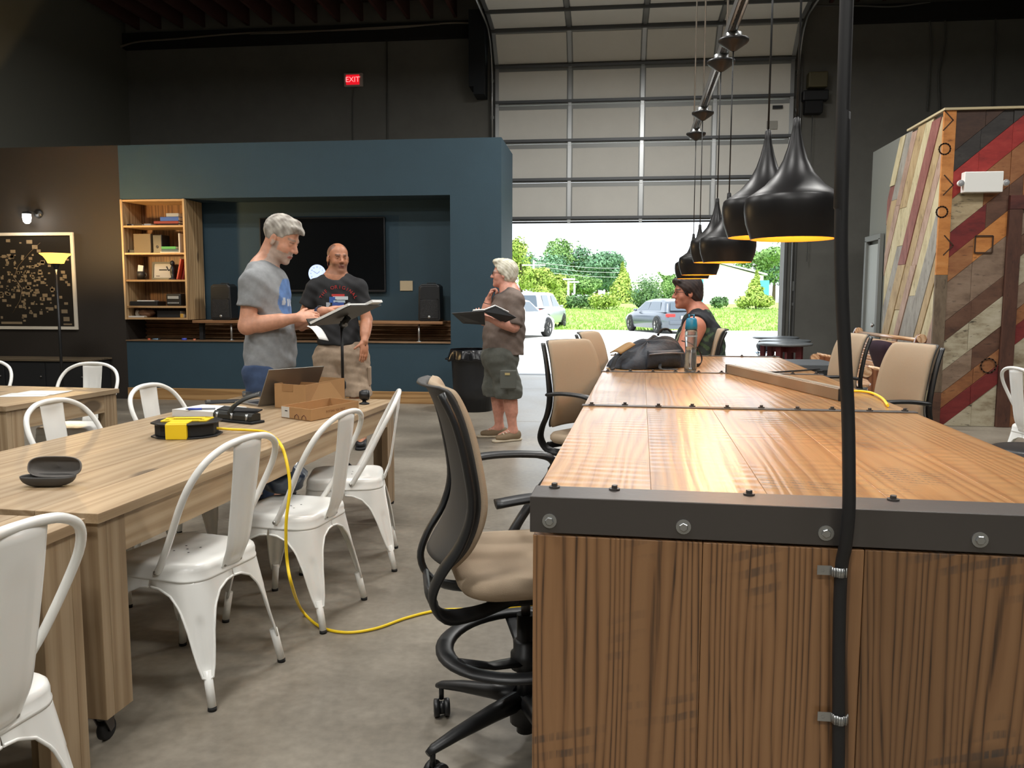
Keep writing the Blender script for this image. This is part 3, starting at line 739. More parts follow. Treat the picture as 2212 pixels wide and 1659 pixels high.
# ------------------------------------------------------------------ niche: bookcase, television, speakers
M_bcx = wood('bookcase_pine_x', (132, 96, 58), (176, 138, 92), (190, 154, 110), 'x', rings=9, bump=.08, randhue=.1)
M_bcz = wood('bookcase_pine_z', (132, 98, 62), (178, 146, 104), (192, 162, 122), 'z', rings=9, bump=.08, knots=3, randhue=.12)
M_bcb = wood('bookcase_back_boards', (84, 56, 34), (120, 84, 52), (138, 100, 66), 'z', rings=9, bump=.08, randhue=.22)
bx0, bx1, by0, by1, bz0, bz1 = XN0+.005, -5.39, YB-.02, YN-.04, 1.045, 2.585
bc = thing('bookcase', 'open pine bookcase with four shelves set into the blue niche', 'bookcase', (0, 0, 0))
T_ = .028
for x in (bx0+T_/2, bx1-T_/2):
    MB().box((0, 0, 0), (T_, by1-by0, bz1-bz0)).build('side_panel', M_bcz, bc, (x, (by0+by1)/2, (bz0+bz1)/2), bevel=.002)
shz = [bz0+T_/2, 1.21, 1.55, 1.894, 2.242, bz1-T_/2]
for i, z in enumerate(shz):
    MB().box((0, 0, 0), (bx1-bx0-2*T_-.001, by1-by0-.02, T_*.9)).build('shelf' if 0 < i < 5 else ('bottom_panel' if i == 0 else 'top_panel'), M_bcx, bc, ((bx0+bx1)/2, (by0+by1)/2, z), bevel=.002)
nb_ = 6; w_ = (bx1-bx0-2*T_)/nb_
for q in range(nb_):
    MB().box((0, 0, 0), (w_-.002, .014, bz1-bz0-.04)).build('back_board', M_bcb, bc, (bx0+T_+w_*(q+.5), by1-.007, (bz0+bz1)/2))
kb = MB().lathe([(0, .02), (.012, .018), (.014, .008), (.006, 0)], 12, axis='x').build('side_knob', M_white, bc, (bx0-.0, by0+.05, 2.52)); kb.rotation_euler = (0, pi, 0)
def sy(i): return shz[i]+T_*.45                     # top of shelf i
def bpos(px): return PY(px, 600, YB+.12)[0]
def bk_box(name, x0, x1, z, h, m, label, cat='book', y=YB+.16, d=.17, rz=0, grp=None, bev=.003):
    """a book lying flat: two cover boards, spine and a page block"""
    t = thing(name, label, cat, ((x0+x1)/2, y, z), rz, grp); w = x1-x0
    MB().box((0, 0, h/2), (w, d, h)).build('cover', m, t, bevel=bev)
    MB().box((.003, .004, h/2), (w+.002, d-.004, h-.01)).build('page_block', mat('page_paper', (206, 198, 182), .9), t)
    return t
# top shelf
z = sy(4)
bk_box('book', bpos(277), bpos(293), z, .03, mat('book_black', (34, 30, 30), .6), 'small black book lying alone at the end of the top shelf')
bk_box('book', bpos(298), bpos(316), z, .028, mat('book_wood', (118, 96, 66), .6), 'tan book lying flat next to the small black one on the top shelf')
bk_box('paper_pile', bpos(320), bpos(334), z, .03, mat('book_white', (198, 194, 186), .7), 'white folded papers lying on the top shelf', 'papers')
bk_box('book', bpos(350), bpos(394), z, .026, mat('book_brown', (64, 42, 36), .6), 'brown book at the bottom of the top shelf stack')
bk_box('book', bpos(341), bpos(394), z+.027, .034, mat('book_red', (126, 44, 40), .6), 'red book in the middle of the top shelf stack')
bk_box('book', bpos(355), bpos(394), z+.062, .05, mat('book_blue', (44, 84, 160), .6), 'thick blue book near the top of the top shelf stack')
bk_box('game_box', bpos(366), bpos(392), z+.113, .05, mat('box_grey', (150, 152, 150), .6), 'small grey box sitting on the thick blue book', 'box', d=.12)
# second shelf
z = sy(3)
pc = thing('desktop_computer', 'brown and black small computer tower on the second bookcase shelf', 'computer', (bpos(318), YB+.17, z))
MB().box((-.02, 0, .125), (.24, .2, .25)).build('case_side', mat('brown_case', (92, 76, 54), .55), pc, bevel=.006)
MB().box((.17, .03, .12), (.13, .2, .24)).build('case_front', M_blk, pc, bevel=.01)
MB().lathe([(0, 0), (.018, 0), (.018, .004)], 12, axis='y').build('dial', M_steel, pc, (.17, -.075, .08))
bk_box('network_box', bpos(279), bpos(301), z, .045, M_blk, 'flat black network box next to the brown computer', 'box')
bk_box('book', bpos(352), bpos(394), z, .018, mat('book_white', (198, 194, 186), .7), 'thin white book under the green stack on the second shelf')
bk_box('book', bpos(355), bpos(390), z+.019, .03, mat('book_teal', (58, 84, 92), .6), 'dark teal book between the white and green ones')
bk_box('book', bpos(355), bpos(386), z+.05, .034, mat('book_green', (62, 150, 78), .6), 'bright green book on top of the second shelf stack')
sb = thing('standing_book', 'slim pale book standing upright against the bookcase side', 'book', (bpos(395), YB+.14, z)); MB().box((0, 0, .125), (.018, .16, .25)).build('cover', mat('book_white', (198, 194, 186), .7), sb, bevel=.003); MB().box((0, .004, .125), (.01, .16, .24)).build('page_block', mat('page_paper', (206, 198, 182), .9), sb)
# third shelf: framed certificate, jar, statuette, red folder
z = sy(2)
fc = thing('framed_certificate', 'black framed certificate leaning on the third bookcase shelf', 'picture frame', (bpos(350), YB+.14, z))
fr_ = MB()
for c, d in (((0, 0, .0125), (.30, .018, .025)), ((0, 0, .2225), (.30, .018, .025)), ((-.1375, 0, .1175), (.025, .018, .2)), ((.1375, 0, .1175), (.025, .018, .2))): fr_.box(c, d)
fo = fr_.build('frame', M_blk, fc, rot=(-.12, 0, 0)); MB().box((0, .003, .1175), (.255, .006, .19)).build('certificate', mat('cert_paper', (176, 172, 166), .7), fc, rot=(-.12, 0, 0))
MB().box((0, -.002, .13), (.11, .002, .014)).build('printed_line', M_blkm, fc, rot=(-.12, 0, 0)); MB().box((-.07, -.002, .05), (.05, .002, .008)).build('printed_line', M_blkm, fc, rot=(-.12, 0, 0))
fg = thing('figurine', 'dark figurine standing beside the framed certificate', 'figurine', (bpos(376), YB+.09, z))
MB().lathe([(0, 0), (.05, 0), (.05, .015), (.02, .03), (.028, .09), (.034, .13), (.02, .17), (.012, .18)], 14).build('body', M_blk, fg)
MB().lathe([(.012, .18), (.028, .2), (.03, .215), (.02, .24), (0, .25)], 14).build('head', M_blk, fg)
MB().tube([(0, 0, .14), (-.05, -.01, .12), (-.07, -.02, .17)], .01, 8).build('arm', M_blk, fg)
mg = thing('mug', 'dark mug holding folded papers on the third bookcase shelf', 'mug', (bpos(303), YB+.14, z))
MB().lathe([(0, .004), (.045, .004), (.048, .0), (.052, .11), (.049, .11), (.045, .01), (0, .01)], 18).build('cup', mat('mug_dark', (52, 48, 44), .5), mg)
MB().tube([(.05, 0, .09), (.075, 0, .085), (.08, 0, .05), (.05, 0, .03)], .006, 8).build('handle', mat('mug_dark', (52, 48, 44), .5), mg)
MB().box((0, 0, .14), (.07, .02, .1), (0, .15, 0)).build('folded_paper', mat('paper_white', (214, 212, 206), .8), mg)
for dx, m, lab in ((0, mat('folder_red', (178, 62, 48), .5), 'red folder leaning on the bookcase side'), (.035, mat('folder_red_dark', (150, 52, 44), .5), 'darker red binder leaning behind the red folder')):
    o = thing('folder', lab, 'folder', (bpos(388)+dx, YB+.15+dx*2, z)); o.rotation_euler = (0, .23, 0)
    MB().box((0, 0, .14), (.022, .2, .27)).build('cover', m, o, bevel=.004); MB().box((0, .005, .14), (.013, .2, .255)).build('page_block', mat('page_paper', (206, 198, 182), .9), o)
# fourth shelf: mixer, radio
z = sy(1)
rt_ = thing('rack_case', 'flat black equipment case with papers on top, fourth bookcase shelf', 'equipment', (bpos(315), YB+.15, z))
MB().box((0, 0, .03), (.38, .22, .06)).build('case', M_blk, rt_, bevel=.006); MB().box((0, 0, .066), (.22, .16, .012), (0, 0, .2)).build('paper_pile', mat('paper_white', (214, 212, 206), .8), rt_)
MB().tube([(.16, .08, .05), (.17, .08, .3)], .003, 6).build('antenna', M_steel, rt_)
rd = thing('radio', 'black radio with silver keys on the fourth bookcase shelf', 'radio', (bpos(379), YB+.12, z))
MB().box((0, 0, .08), (.21, .15, .16), (.0, 0, 0)).build('housing', M_blk, rd, bevel=.02)
MB().box((0, -.077, .11), (.15, .004, .035)).build('display', mat('radio_silver', (158, 160, 160), .4), rd)
for q in range(8): MB().box((-.07+q*.02, -.077, .04), (.012, .006, .018)).build('key', mat('radio_silver', (158, 160, 160), .4), rd)
# bottom compartment
z = sy(0)
o = thing('scarf_bundle', 'brown cloth bundle in the bottom of the bookcase', 'cloth', (bpos(312), YB+.14, z))
def blob(sx, sy_, sz, seed, n=16, amp=.18):
    rnd = random.Random(seed); ph = [rnd.uniform(0, 6) for _ in range(6)]
    def fn(u, v):
        a, b = u*2*pi, v*pi
        k = 1+amp*(sin(3*a+ph[0])*sin(2*b+ph[1])+.6*sin(5*a+ph[2]+3*b)+.4*sin(7*b+ph[3]))
        return (sx*k*cos(a)*sin(b), sy_*k*sin(a)*sin(b), max(0, sz*(1-cos(b)*1.0)*.5*(.8+.2*k)))
    return fn
MB().grid(blob(.1, .08, .11, 3), 28, 14, closeu=True).build('folded_cloth', mat('brown_cloth', (120, 86, 62), .9), o)
MB().grid(blob(.035, .035, .1, 8), 16, 10, closeu=True).build('pale_knot', mat('pale_cloth', (170, 158, 140), .9), o, (-.11, -.02, 0))
bk_box('book', bpos(284), bpos(316), z, .02, mat('book_white', (198, 194, 186), .7), 'white book lying in the bottom of the bookcase', y=YB+.06, d=.1)
bk_box('black_case', bpos(340), bpos(390), z, .09, M_blkm, 'black case in the bottom of the bookcase', 'case')
bk_box('tape_roll_box', bpos(394), bpos(401), z, .05, mat('yellow_box', (196, 150, 60), .6), 'small yellow box in the bottom corner of the bookcase', 'box', y=YB+.05, d=.05)

# wooden ledge carrying the speakers
ld = thing('ledge_shelf', 'wooden ledge on steel posts along the niche under the television', 'shelf', (0, 0, 0))
lx0, lx1 = bx1+.01, -2.06
for q in range(3):
    a, b = lx0+(lx1-lx0)*q/3, lx0+(lx1-lx0)*(q+1)/3
    MB().box((0, 0, 0), (b-a-.002, .3, .035)).build('board', wood('ledge_wood', (104, 70, 44), (140, 100, 66), (152, 112, 76), 'x', bump=.08), ld, ((a+b)/2, YB+.2, 1.02), bevel=.003)
for px in (500, 905, 700):
    x = PY(px, 715, YB+.12)[0]
    MB().cyl((x, YB+.12, ZN0+.015), (x, YB+.12, 1.002), .014, 10).build('post', M_galv, ld); MB().lathe([(.0, .006), (.035, .006), (.035, 0)], 14, (x, YB+.12, ZN0+.013)).build('post_base', M_galv, ld)
MB().box((PY(437, 715, YB+.2)[0], YB+.2, .892), (.05, .06, .22)).build('post', M_blkm, ld)
# small things lying on the niche sill
for px, c, w, lab, nm in ((322, (196, 92, 58), .03, 'orange cap lying on the niche sill', 'bottle_cap'), (338, (120, 150, 176), .07, 'pale blue marker on the niche sill', 'marker'), (398, (70, 84, 190), .06, 'blue tape roll on the niche sill', 'tape_roll'), (420, (190, 110, 80), .03, 'small tan cap on the niche sill', 'bottle_cap')):
    p = PY(px, 732, YB+.06); o = thing(nm, lab, nm.replace('_', ' '), (p[0], YB+.06, ZN0+.012))
    if 'tape' in nm: MB().lathe([(.018, 0), (.032, 0), (.032, .025), (.018, .025), (.018, 0)], 18).build('roll', mat(nm+str(px), c, .5), o)
    elif nm == 'marker': MB().tube([(-.05, 0, .01), (.03, 0, .01)], .009, 10).build('barrel', mat(nm+str(px), c, .5), o); MB().tube([(.03, 0, .01), (.055, 0, .01)], .0095, 10).build('cap', M_blk, o)
    else: MB().lathe([(0, .02), (.016, .02), (.018, .016), (.018, 0)], 14).build('cap', mat(nm+str(px), c, .5), o)
# television
tx0, tx1 = PY(562, 540, YN-.07)[0], PY(832, 540, YN-.07)[0]; tz0, tz1 = PY(830, 631, YN-.07)[2], PY(820, 468, YN-.07)[2]
tv = thing('television', 'large black wall television showing a glowing white clock face', 'television', ((tx0+tx1)/2, YN-.05, (tz0+tz1)/2))
tw, th = tx1-tx0, tz1-tz0
MB().box((0, 0, 0), (tw, .05, th)).build('housing', M_blk, tv, bevel=.008)
MB().box((0, -.026, .008), (tw-.03, .004, th-.045)).build('screen', mat('tv_screen', (10, 12, 15), .12, spec=.4), tv)
MB().box((0, .035, 0), (.4, .025, .4)).build('wall_mount', M_steel, tv)
pc_ = PY(685, 591, YN-.08); cx, cz = pc_[0]-(tx0+tx1)/2, pc_[2]-(tz0+tz1)/2; cr_ = .118
ck = MB().disc((0, 0, 0), cr_, 40, 'y').build('clock_face', mat('clock_glow', (196, 214, 255), .5, emit=.75), tv, (cx, -.0295, cz))
for h in range(12):
    a = h*pi/6
    text3d(['12', '1', '2', '3', '4', '5', '6', '7', '8', '9', '10', '11'][h], .026, 'numeral', mat('clock_ink', (70, 90, 130), .6), ck, (.085*sin(a), -.001, .085*cos(a)), (pi/2, 0, 0), .0004)
for a, l in ((-1.0, .06), (.9, .045)): MB().box((sin(a)*l/2, -.0015, cos(a)*l/2), (.004, .001, l), (0, a, 0)).build('clock_hand', mat('clock_ink', (70, 90, 130), .6), ck)
# wall plate and sockets
wpz = thing('wall_plate', 'tan blank wall plate on the blue niche wall', 'wall plate', (-2.627, YN-.008, 1.49)); MB().box((0, 0, 0), (.17, .014, .13)).build('plate', mat('tan_plate', (186, 170, 140), .6), wpz, bevel=.004)
MB().lathe([(0, .003), (.004, .002), (.005, 0)], 8, (-.06, -.0072, 0), axis='y').build('screw', M_steel, wpz); MB().lathe([(0, .003), (.004, .002), (.005, 0)], 8, (.06, -.0072, 0), axis='y').build('screw', M_steel, wpz)
# loudspeakers
def loudspeaker(px0, px1, label):
    a, b = PY(px0, 650, YB+.1)[0], PY(px1, 650, YB+.1)[0]
    t = thing('loudspeaker', label, 'speaker', ((a+b)/2, YB+.22, 1.0375), 0, 'speakers on the niche ledge'); w = .29; h = .47
    MB().prism([(-w/2, .02), (-w/2+.03, 0), (w/2-.03, 0), (w/2, .02), (w/2-.01, h-.03), (w/2-.05, h), (-w/2+.05, h), (-w/2+.01, h-.03)], -.12, .1).build('cabinet', M_blk, t, bevel=.012)
    MB().box((0, -.122, .15), (w-.05, .012, .24)).build('grille', mat('speaker_grille', (30, 31, 33), .5, .3, bump=.6, bscale=300), t, bevel=.01)
    def horn(u, v):
        x = (u-.5)*(w-.06); q = (u-.5)*2
        return (x, -.121+.03*sin(pi*v)*(1-q*q), .29+.15*v-.02*q*q*(1-v))
    MB().grid(horn, 14, 8).build('horn', mat('horn_black', (46, 47, 49), .35), t, solid=.003)
    MB().lathe([(0, -.003), (.016, -.003), (.018, 0)], 14, (0, -.13, .055), axis='y').build('badge', M_galv, t)
    MB().tube([(-.05, .02, h-.005), (-.05, .02, h+.012), (.05, .02, h+.012), (.05, .02, h-.005)], .008, 8).build('carry_handle', M_blk, t)
loudspeaker(448, 505, 'black loudspeaker standing on the ledge next to the bookcase')
loudspeaker(902, 952, 'black loudspeaker standing on the ledge under the tan wall plate')

# ------------------------------------------------------------------ black wall: framed map, sconce, floor lamp, cabinet
mx1, mz1, mz0 = PY(165, 600, YB)[0], PY(158, 502, YB)[2], PY(165, 712, YB)[2]
mp_ = thing('framed_map', 'large black map with pale building blocks in a white frame', 'picture', ((mx1-.82), YB-.02, (mz0+mz1)/2))
mw, mh = 1.64, mz1-mz0
MB().box((0, .005, 0), (mw-.02, .01, mh-.02)).build('print', mat('map_black', (30, 26, 22), .35), mp_)
M_fw = mat('frame_white', (208, 200, 184), .5)
for c, d in (((0, 0, mh/2-.02), (mw, .03, .04)), ((0, 0, -mh/2+.02), (mw, .03, .04)), ((mw/2-.02, 0, 0), (.04, .03, mh-.08)), ((-mw/2+.02, 0, 0), (.04, .03, mh-.08))): MB().box(c, d).build('frame_rail', M_fw, mp_, bevel=.003)
rnd = random.Random(4); blk = MB()
for _ in range(230):
    u, v = rnd.gauss(.05, .3), rnd.gauss(0, .26)
    if abs(u) < mw/2-.08 and abs(v) < mh/2-.1:
        s = rnd.uniform(.008, .03)*(1+abs(u)+abs(v)); blk.box((u, -.002, v), (s*rnd.uniform(.8, 1.8), .002, s))
so_ = blk.build('printed_block', mat('map_tan', (128, 112, 88), .6), mp_); so_['kind'] = 'stuff'
rv_ = MB()
rv_.tube([(.35, -.002, .5), (.2, -.002, .38), (.02, -.002, .2), (-.05, -.002, .05), (.06, -.002, -.1), (.02, -.002, -.25), (-.1, -.002, -.42)], .004, 4, flat=.3); rv_.build('printed_river', mat('map_tan', (128, 112, 88), .6), mp_)
MB().box((-.12, -.002, -mh/2+.085), (.3, .002, .03)).build('printed_title', mat('map_tan', (128, 112, 88), .6), mp_)
MB().box((mw/2-.14, -.002, -mh/2+.07), (.12, .002, .02)).build('printed_credit', mat('map_tan', (128, 112, 88), .6), mp_)
p = PY(58, 470, YB-.12)
sc_ = thing('wall_sconce', 'small glowing white wall lamp above the framed map', 'wall lamp', (p[0], YB, p[2]))
MB().lathe([(0, -.03), (.05, -.03), (.06, 0)], 16, (.08, 0, .06), axis='y').build('back_plate', M_blk, sc_)
MB().tube([(.08, -.02, .06), (.05, -.1, .075), (0, -.12, .07)], .012, 8).build('arm', M_blk, sc_)
MB().lathe([(0, .075), (.05, .07), (.055, .045)], 16, (0, -.12, 0)).build('cap', M_blk, sc_)
MB().lathe([(.05, .045), (.052, 0), (.045, -.05), (.025, -.075), (0, -.08)], 18, (0, -.12, 0)).build('glass_shade', mat('sconce_glow', (255, 252, 246), .4, emit=9), sc_)
def point(name, parent, loc, e, col, r=.03):
    l = bpy.data.lights.new(name, 'POINT'); l.energy = e; l.color = col; l.shadow_soft_size = r
    o = bpy.data.objects.new(name, l); COL.objects.link(o); o.parent = parent; o.location = loc
point('sconce_bulb', sc_, (0, -.2, -.02), 9, (1, .93, .82), .05)
# floor lamp in front of the wall
lp = PD(120, 556, 9.55)
fl_ = thing('floor_lamp', 'dark torchiere floor lamp with glowing amber bowl shade', 'floor lamp', (lp[0], lp[1], 0))
zs = lp[2]
MB().lathe([(0, .0), (.13, 0), (.135, .012), (.05, .03), (.02, .05), (0, .05)], 20).build('base', M_blk, fl_)
MB().tube([(0, 0, .03), (0, 0, zs-.1)], .016, 12).build('pole', M_blk, fl_)
MB().lathe([(.02, zs-.14), (.035, zs-.1), (.05, zs-.07), (.06, zs-.06)], 16).build('shade_fitting', M_blk, fl_)
M_amb = mat('amber_glass', (255, 190, 84), .4, emit=2.6)
MB().lathe([(.03, zs-.075), (.085, zs-.07), (.10, zs-.035), (.13, zs+.01), (.165, zs+.035), (.17, zs+.045), (.16, zs+.038), (.125, zs+.018), (.09, zs-.03), (.03, zs-.065)], 28).build('shade', M_amb, fl_)
MB().lathe([(0, zs+.03), (.02, zs+.025), (.03, zs), (.02, zs-.03), (0, zs-.05)], 14).build('bulb', mat('bulb_hot', (255, 236, 196), .4, emit=18), fl_)
point('lamp_bulb', fl_, (0, 0, zs+.09), 110, (1, .66, .28), .06)
# low dark cabinet against the black wall
cz_ = PY(60, 775, YB-.45)
cab = thing('low_cabinet', 'low black cabinet with a pale worn top edge under the framed map', 'cabinet', (-7.35, YB-.26, 0))
hc = cz_[2]
MB().box((0, 0, hc/2-.01), (1.7, .46, hc-.02)).build('body', M_blkm, cab, bevel=.004)
MB().box((0, -.01, hc-.012), (1.76, .5, .024)).build('top', wood('worn_top', (70, 60, 48), (98, 86, 68), (110, 96, 76), 'x', bump=.05), cab, bevel=.003)
for q in range(3):
    dd = MB().box((-.56+q*.56, -.236, hc/2), (.54, .016, hc-.1)).build('door', M_blkm, cab, bevel=.003); MB().lathe([(0, -.02), (.012, -.018), (.012, 0)], 10, (-.56+q*.56+.22, -.244, hc*.6), axis='y').build('knob', M_steel, dd)

# ------------------------------------------------------------------ black pendant lamps over the counter table on a steel strut
M_lblk = mat('lamp_black_spun', (30, 29, 30), .38, .3)
M_gold = mat('lamp_gold_inside', (240, 168, 62), .35, .6)
pend = [(1712, 517, 2.06, 'black spun pendant lamp with gold inside hanging right beside the thick black cable'),
        (1652, 513, 2.33, 'black spun pendant lamp with gold inside, half behind the one by the black cable'),
        (1571, 567, 3.56, 'black spun pendant lamp of the middle pair, overlapping its neighbour, gold inside'),
        (1546, 567, 3.87, 'black spun pendant lamp of the middle pair, mostly behind its neighbour'),
        (1509.5, 594, 4.9, 'black spun pendant lamp of the far pair over the counter table end, above the woman'),
        (1496, 602, 5.5, 'black spun pendant lamp of the far pair, last one before the open doorway')]
pr_out = [(.0035, .300), (.0085, .296), (.0095, .275), (.0125, .258), (.0195, .228), (.030, .196), (.047, .163), (.073, .133), (.098, .115), (.114, .105), (.1175, .101), (.1205, .085), (.1205, .068), (.1165, .04), (.103, 0)]
pr_in = [(.103, 0), (.1005, .0), (.114, .04), (.118, .068), (.118, .085), (.112, .10), (.095, .112), (.07, .13), (.044, .16), (.027, .196), (.0, .215)]
ZS = 2.40; PL = []
for px, py, d, lab in pend:
    p = PD(px, py, d); PL.append(p)
    t = thing('pendant_lamp', lab, 'pendant lamp', (p[0], p[1], p[2]), 0, 'black pendant lamps over the counter table')
    MB().lathe(pr_out, 48).build('shade', M_lblk, t)
    MB().lathe(pr_in, 48).build('inner_shade', M_gold, t)
    MB().lathe([(0, .185), (.014, .185), (.016, .15), (.016, .14)], 14).build('socket', M_blk, t)
    MB().lathe([(.012, .14), (.02, .115), (.029, .085), (.026, .06), (.014, .045), (0, .042)], 16).build('bulb', mat('warm_bulb', (255, 216, 150), .4, emit=9), t)
    point('lamp_bulb', t, (0, 0, .03), 3.2, (1, .68, .32), .03)
    dz = ZS-p[2]
    MB().cyl((0, 0, .29), (0, 0, dz-.02), .0028, 8).build('cord', M_blk, t)
    cn = MB(); cn.lathe([(.006, dz-.045), (.014, dz-.042), (.058, dz-.012), (.064, dz-.004), (.064, dz+.004), (.0, dz+.004)], 28); cn.build('canopy', M_blk, t)
    cc = MB(); cc.lathe([(.034, dz+.0045), (.034, dz+.03), (.0, dz+.03)], 22); cc.build('canopy_collar', M_galv, t)
a, b = np.array(PL[0]), np.array(PL[-1]); di = (b-a)/np.linalg.norm((b-a)[:2]); di[2] = 0
s0, s1 = a-di*.6, b+di*.35; s0[2] = s1[2] = ZS+.052
sl = np.linalg.norm(s1-s0); mid = (s0+s1)/2; ang = atan2(di[1], di[0])
stt = thing('strut_channel', 'slotted galvanised strut channel carrying the black pendant lamps', 'strut', tuple(mid), ang)
MB().box((0, 0, .019), (sl, .041, .003)).build('web', M_galv, stt)
for s in (-1, 1): MB().box((0, s*.019, 0), (sl, .003, .041)).build('flange', M_galv, stt); MB().box((0, s*.014, -.019), (sl, .012, .003)).build('lip', M_galv, stt)
slm = MB().box((0, 0, 0), (.028, .014, .0012)).mesh('slot', M_blkm)
n_ = int(sl/.05)
for q in range(n_): put(slm, 'slot', stt, (-sl/2+.03+q*.05, 0, .0172))
for f in (-.47, .02, .30, .47):
    MB().cyl((sl*f, 0, .02), (sl*f, 0, CEIL+.3-s0[2]), .005, 8).build('threaded_rod', M_galv, stt); MB().lathe([(.012, .021), (.012, .029)], 6, (sl*f, 0, 0), smooth=False).build('nut', M_galv, stt)

# ------------------------------------------------------------------ things on the pine tables
def tp(px, py): p = PZ(px, py, WZ); return Vector((p[0], p[1], WZ))
def frame2(a, b):
    """position and heading of an object whose base edge runs a->b"""
    d = b-a; return (a+b)/2, atan2(d.y, d.x), d.length
# open laptop: hinge edge runs from photo (556,878) back to the right
h0 = tp(557, 879); hang = radians(62)
lt = thing('laptop', 'open silver laptop with its lid towards the room, beside the cardboard box', 'laptop', tuple(h0), 0)
# base lies towards the left/far of the hinge; lid stands on the hinge edge
hd = Vector((cos(radians(55)), sin(radians(55)), 0)); hn = Vector((-hd.y, hd.x, 0))
LW, LDp = .36, .245
MB().add([], [])
M_sil = mat('laptop_silver', (150, 146, 140), .38, .7)
def obox(mb, o, ax, ay, az, L, W, H):
    v = []
    for k in (0, 1):
        for j in (0, 1):
            for i in (0, 1): v.append(o+ax*(L*i)+ay*(W*j)+az*(H*k))
    return mb.add(v, [(0, 2, 3, 1), (4, 5, 7, 6), (0, 1, 5, 4), (2, 6, 7, 3), (0, 4, 6, 2), (1, 3, 7, 5)])
O = Vector((0, 0, 0)); Zv = Vector((0, 0, 1))
obox(MB(), O, hd, hn, Zv, LW, LDp, .012).build('base', M_sil, lt, bevel=.003)
obox(MB(), Vector((0, 0, .0122))+hd*.02+hn*.03, hd, hn, Zv, LW-.04, .11, .0012).build('keyboard', M_blk, lt)
obox(MB(), Vector((0, 0, .0122))+hd*.12+hn*.155, hd, hn, Zv, .12, .07, .0006).build('touchpad', mat('touchpad_grey', (120, 118, 114), .4, .5), lt)
lup = (Zv*cos(radians(30))-hn*sin(radians(30))*1.0).normalized(); lno = lup.cross(hd).normalized()
obox(MB(), Vector((0, 0, .012)), hd, lup, -lno, LW, .235, .006).build('lid', M_sil, lt, bevel=.002)
sg = 1 if lno.dot(hn) > 0 else -1
obox(MB(), Vector((0, 0, .012))+hd*.01+lup*.012+(hn*.0005), hd, lup, lno*.3, LW-.02, .215, .004).build('screen', mat('screen_off', (14, 15, 18), .15), lt)
# cardboard box with open top
M_card = mat('cardboard', (172, 132, 88), .85, var=.06, vscale=8)
M_card2 = mat('cardboard_inside', (158, 118, 76), .9)
def carton(name, label, A, B, C, H, tape=False, flaps=0):
    """A left near, B right near, C right far base corners"""
    u = B-A; v = C-B; t = thing(name, label, 'cardboard box', tuple(A), 0)
    L, W = u.length, v.length; ux = u.normalized(); vx = v.normalized(); th = .004
    O = Vector((0, 0, 0))
    obox(MB(), O, ux, vx, Zv, L, W, th).build('bottom', M_card2, t)
    obox(MB(), O, ux, vx, Zv, L, th, H).build('front_wall', M_card, t); obox(MB(), vx*(W-th), ux, vx, Zv, L, th, H).build('rear_wall', M_card, t)
    obox(MB(), vx*th, ux, vx, Zv, th, W-2*th, H).build('side_wall', M_card, t); obox(MB(), ux*(L-th)+vx*th, ux, vx, Zv, th, W-2*th, H).build('side_wall', M_card, t)
    return t, ux, vx, L, W
A, B, C = tp(594, 881), tp(661, 886), tp(745, 866)
b1, ux, vx, L, W = carton('cardboard_box', 'brown cardboard box with an open folded top beside the laptop', A, B, C, .135)
MB().add([tuple(ux*L*.25+Zv*.134-vx*.0006), tuple(ux*L*.6+Zv*.134-vx*.0006), tuple(ux*L*.6+Zv*.095-vx*.0006), tuple(ux*L*.25+Zv*.095-vx*.0006)], [(0, 1, 2, 3)]).build('tuck_flap', M_card2, b1, solid=.001)
pl = [ux*L+vx*(W*.02)+Zv*.004, ux*L+vx*(W*.98)+Zv*.004, ux*L+vx*(W*.62)+Zv*.128, ux*L+vx*(W*.33)+Zv*.128]
MB().add([tuple(p+ux*.0006) for p in pl], [(0, 1, 2, 3)]).build('folded_side_flap', mat('cardboard_light', (186, 146, 100), .85), b1, solid=.0015)
obox(MB(), vx*(W*.45)+ux*.004, ux, vx, Zv, L-.008, .003, .128).build('divider', M_card2, b1)
A, B, C = tp(608, 902), tp(672, 911), tp(775, 890)
b2, ux, vx, L, W = carton('cardboard_tray', 'shallow cardboard tray with printed side and white label, by the bigger box', A, B, C, .06)
obox(MB(), ux*.002-vx*.0008+Zv*.004, ux, vx, Zv, L*.27, .0008, .054).build('white_label', mat('label_white', (208, 204, 196), .7), b2)
obox(MB(), ux*(L*.13)-vx*.0012+Zv*.036, ux, vx, Zv, L*.09, .0006, .005).build('printed_code', M_blkm, b2)
for f in (.5, .74):
    MB().tube([tuple(ux*L*(f-.04)-vx*.001+Zv*.006), tuple(ux*L*(f-.035)-vx*.001+Zv*.018), tuple(ux*L*(f+.03)-vx*.001+Zv*.027), tuple(ux*L*(f+.085)-vx*.001+Zv*.018), tuple(ux*L*(f+.095)-vx*.001+Zv*.006)], .0014, 5).build('printed_mark', mat('dark_print', (84, 40, 48), .8), b2)
# faint slogan on the long side
tr = text3d('PUTTING YOU FIRST', .017, 'printed_text', mat('faint_print', (146, 104, 70), .9), b2, tuple(ux*(L+.0008)+vx*(W*.5)+Zv*.034), (pi/2, 0, atan2(vx.y, vx.x)), .0002)
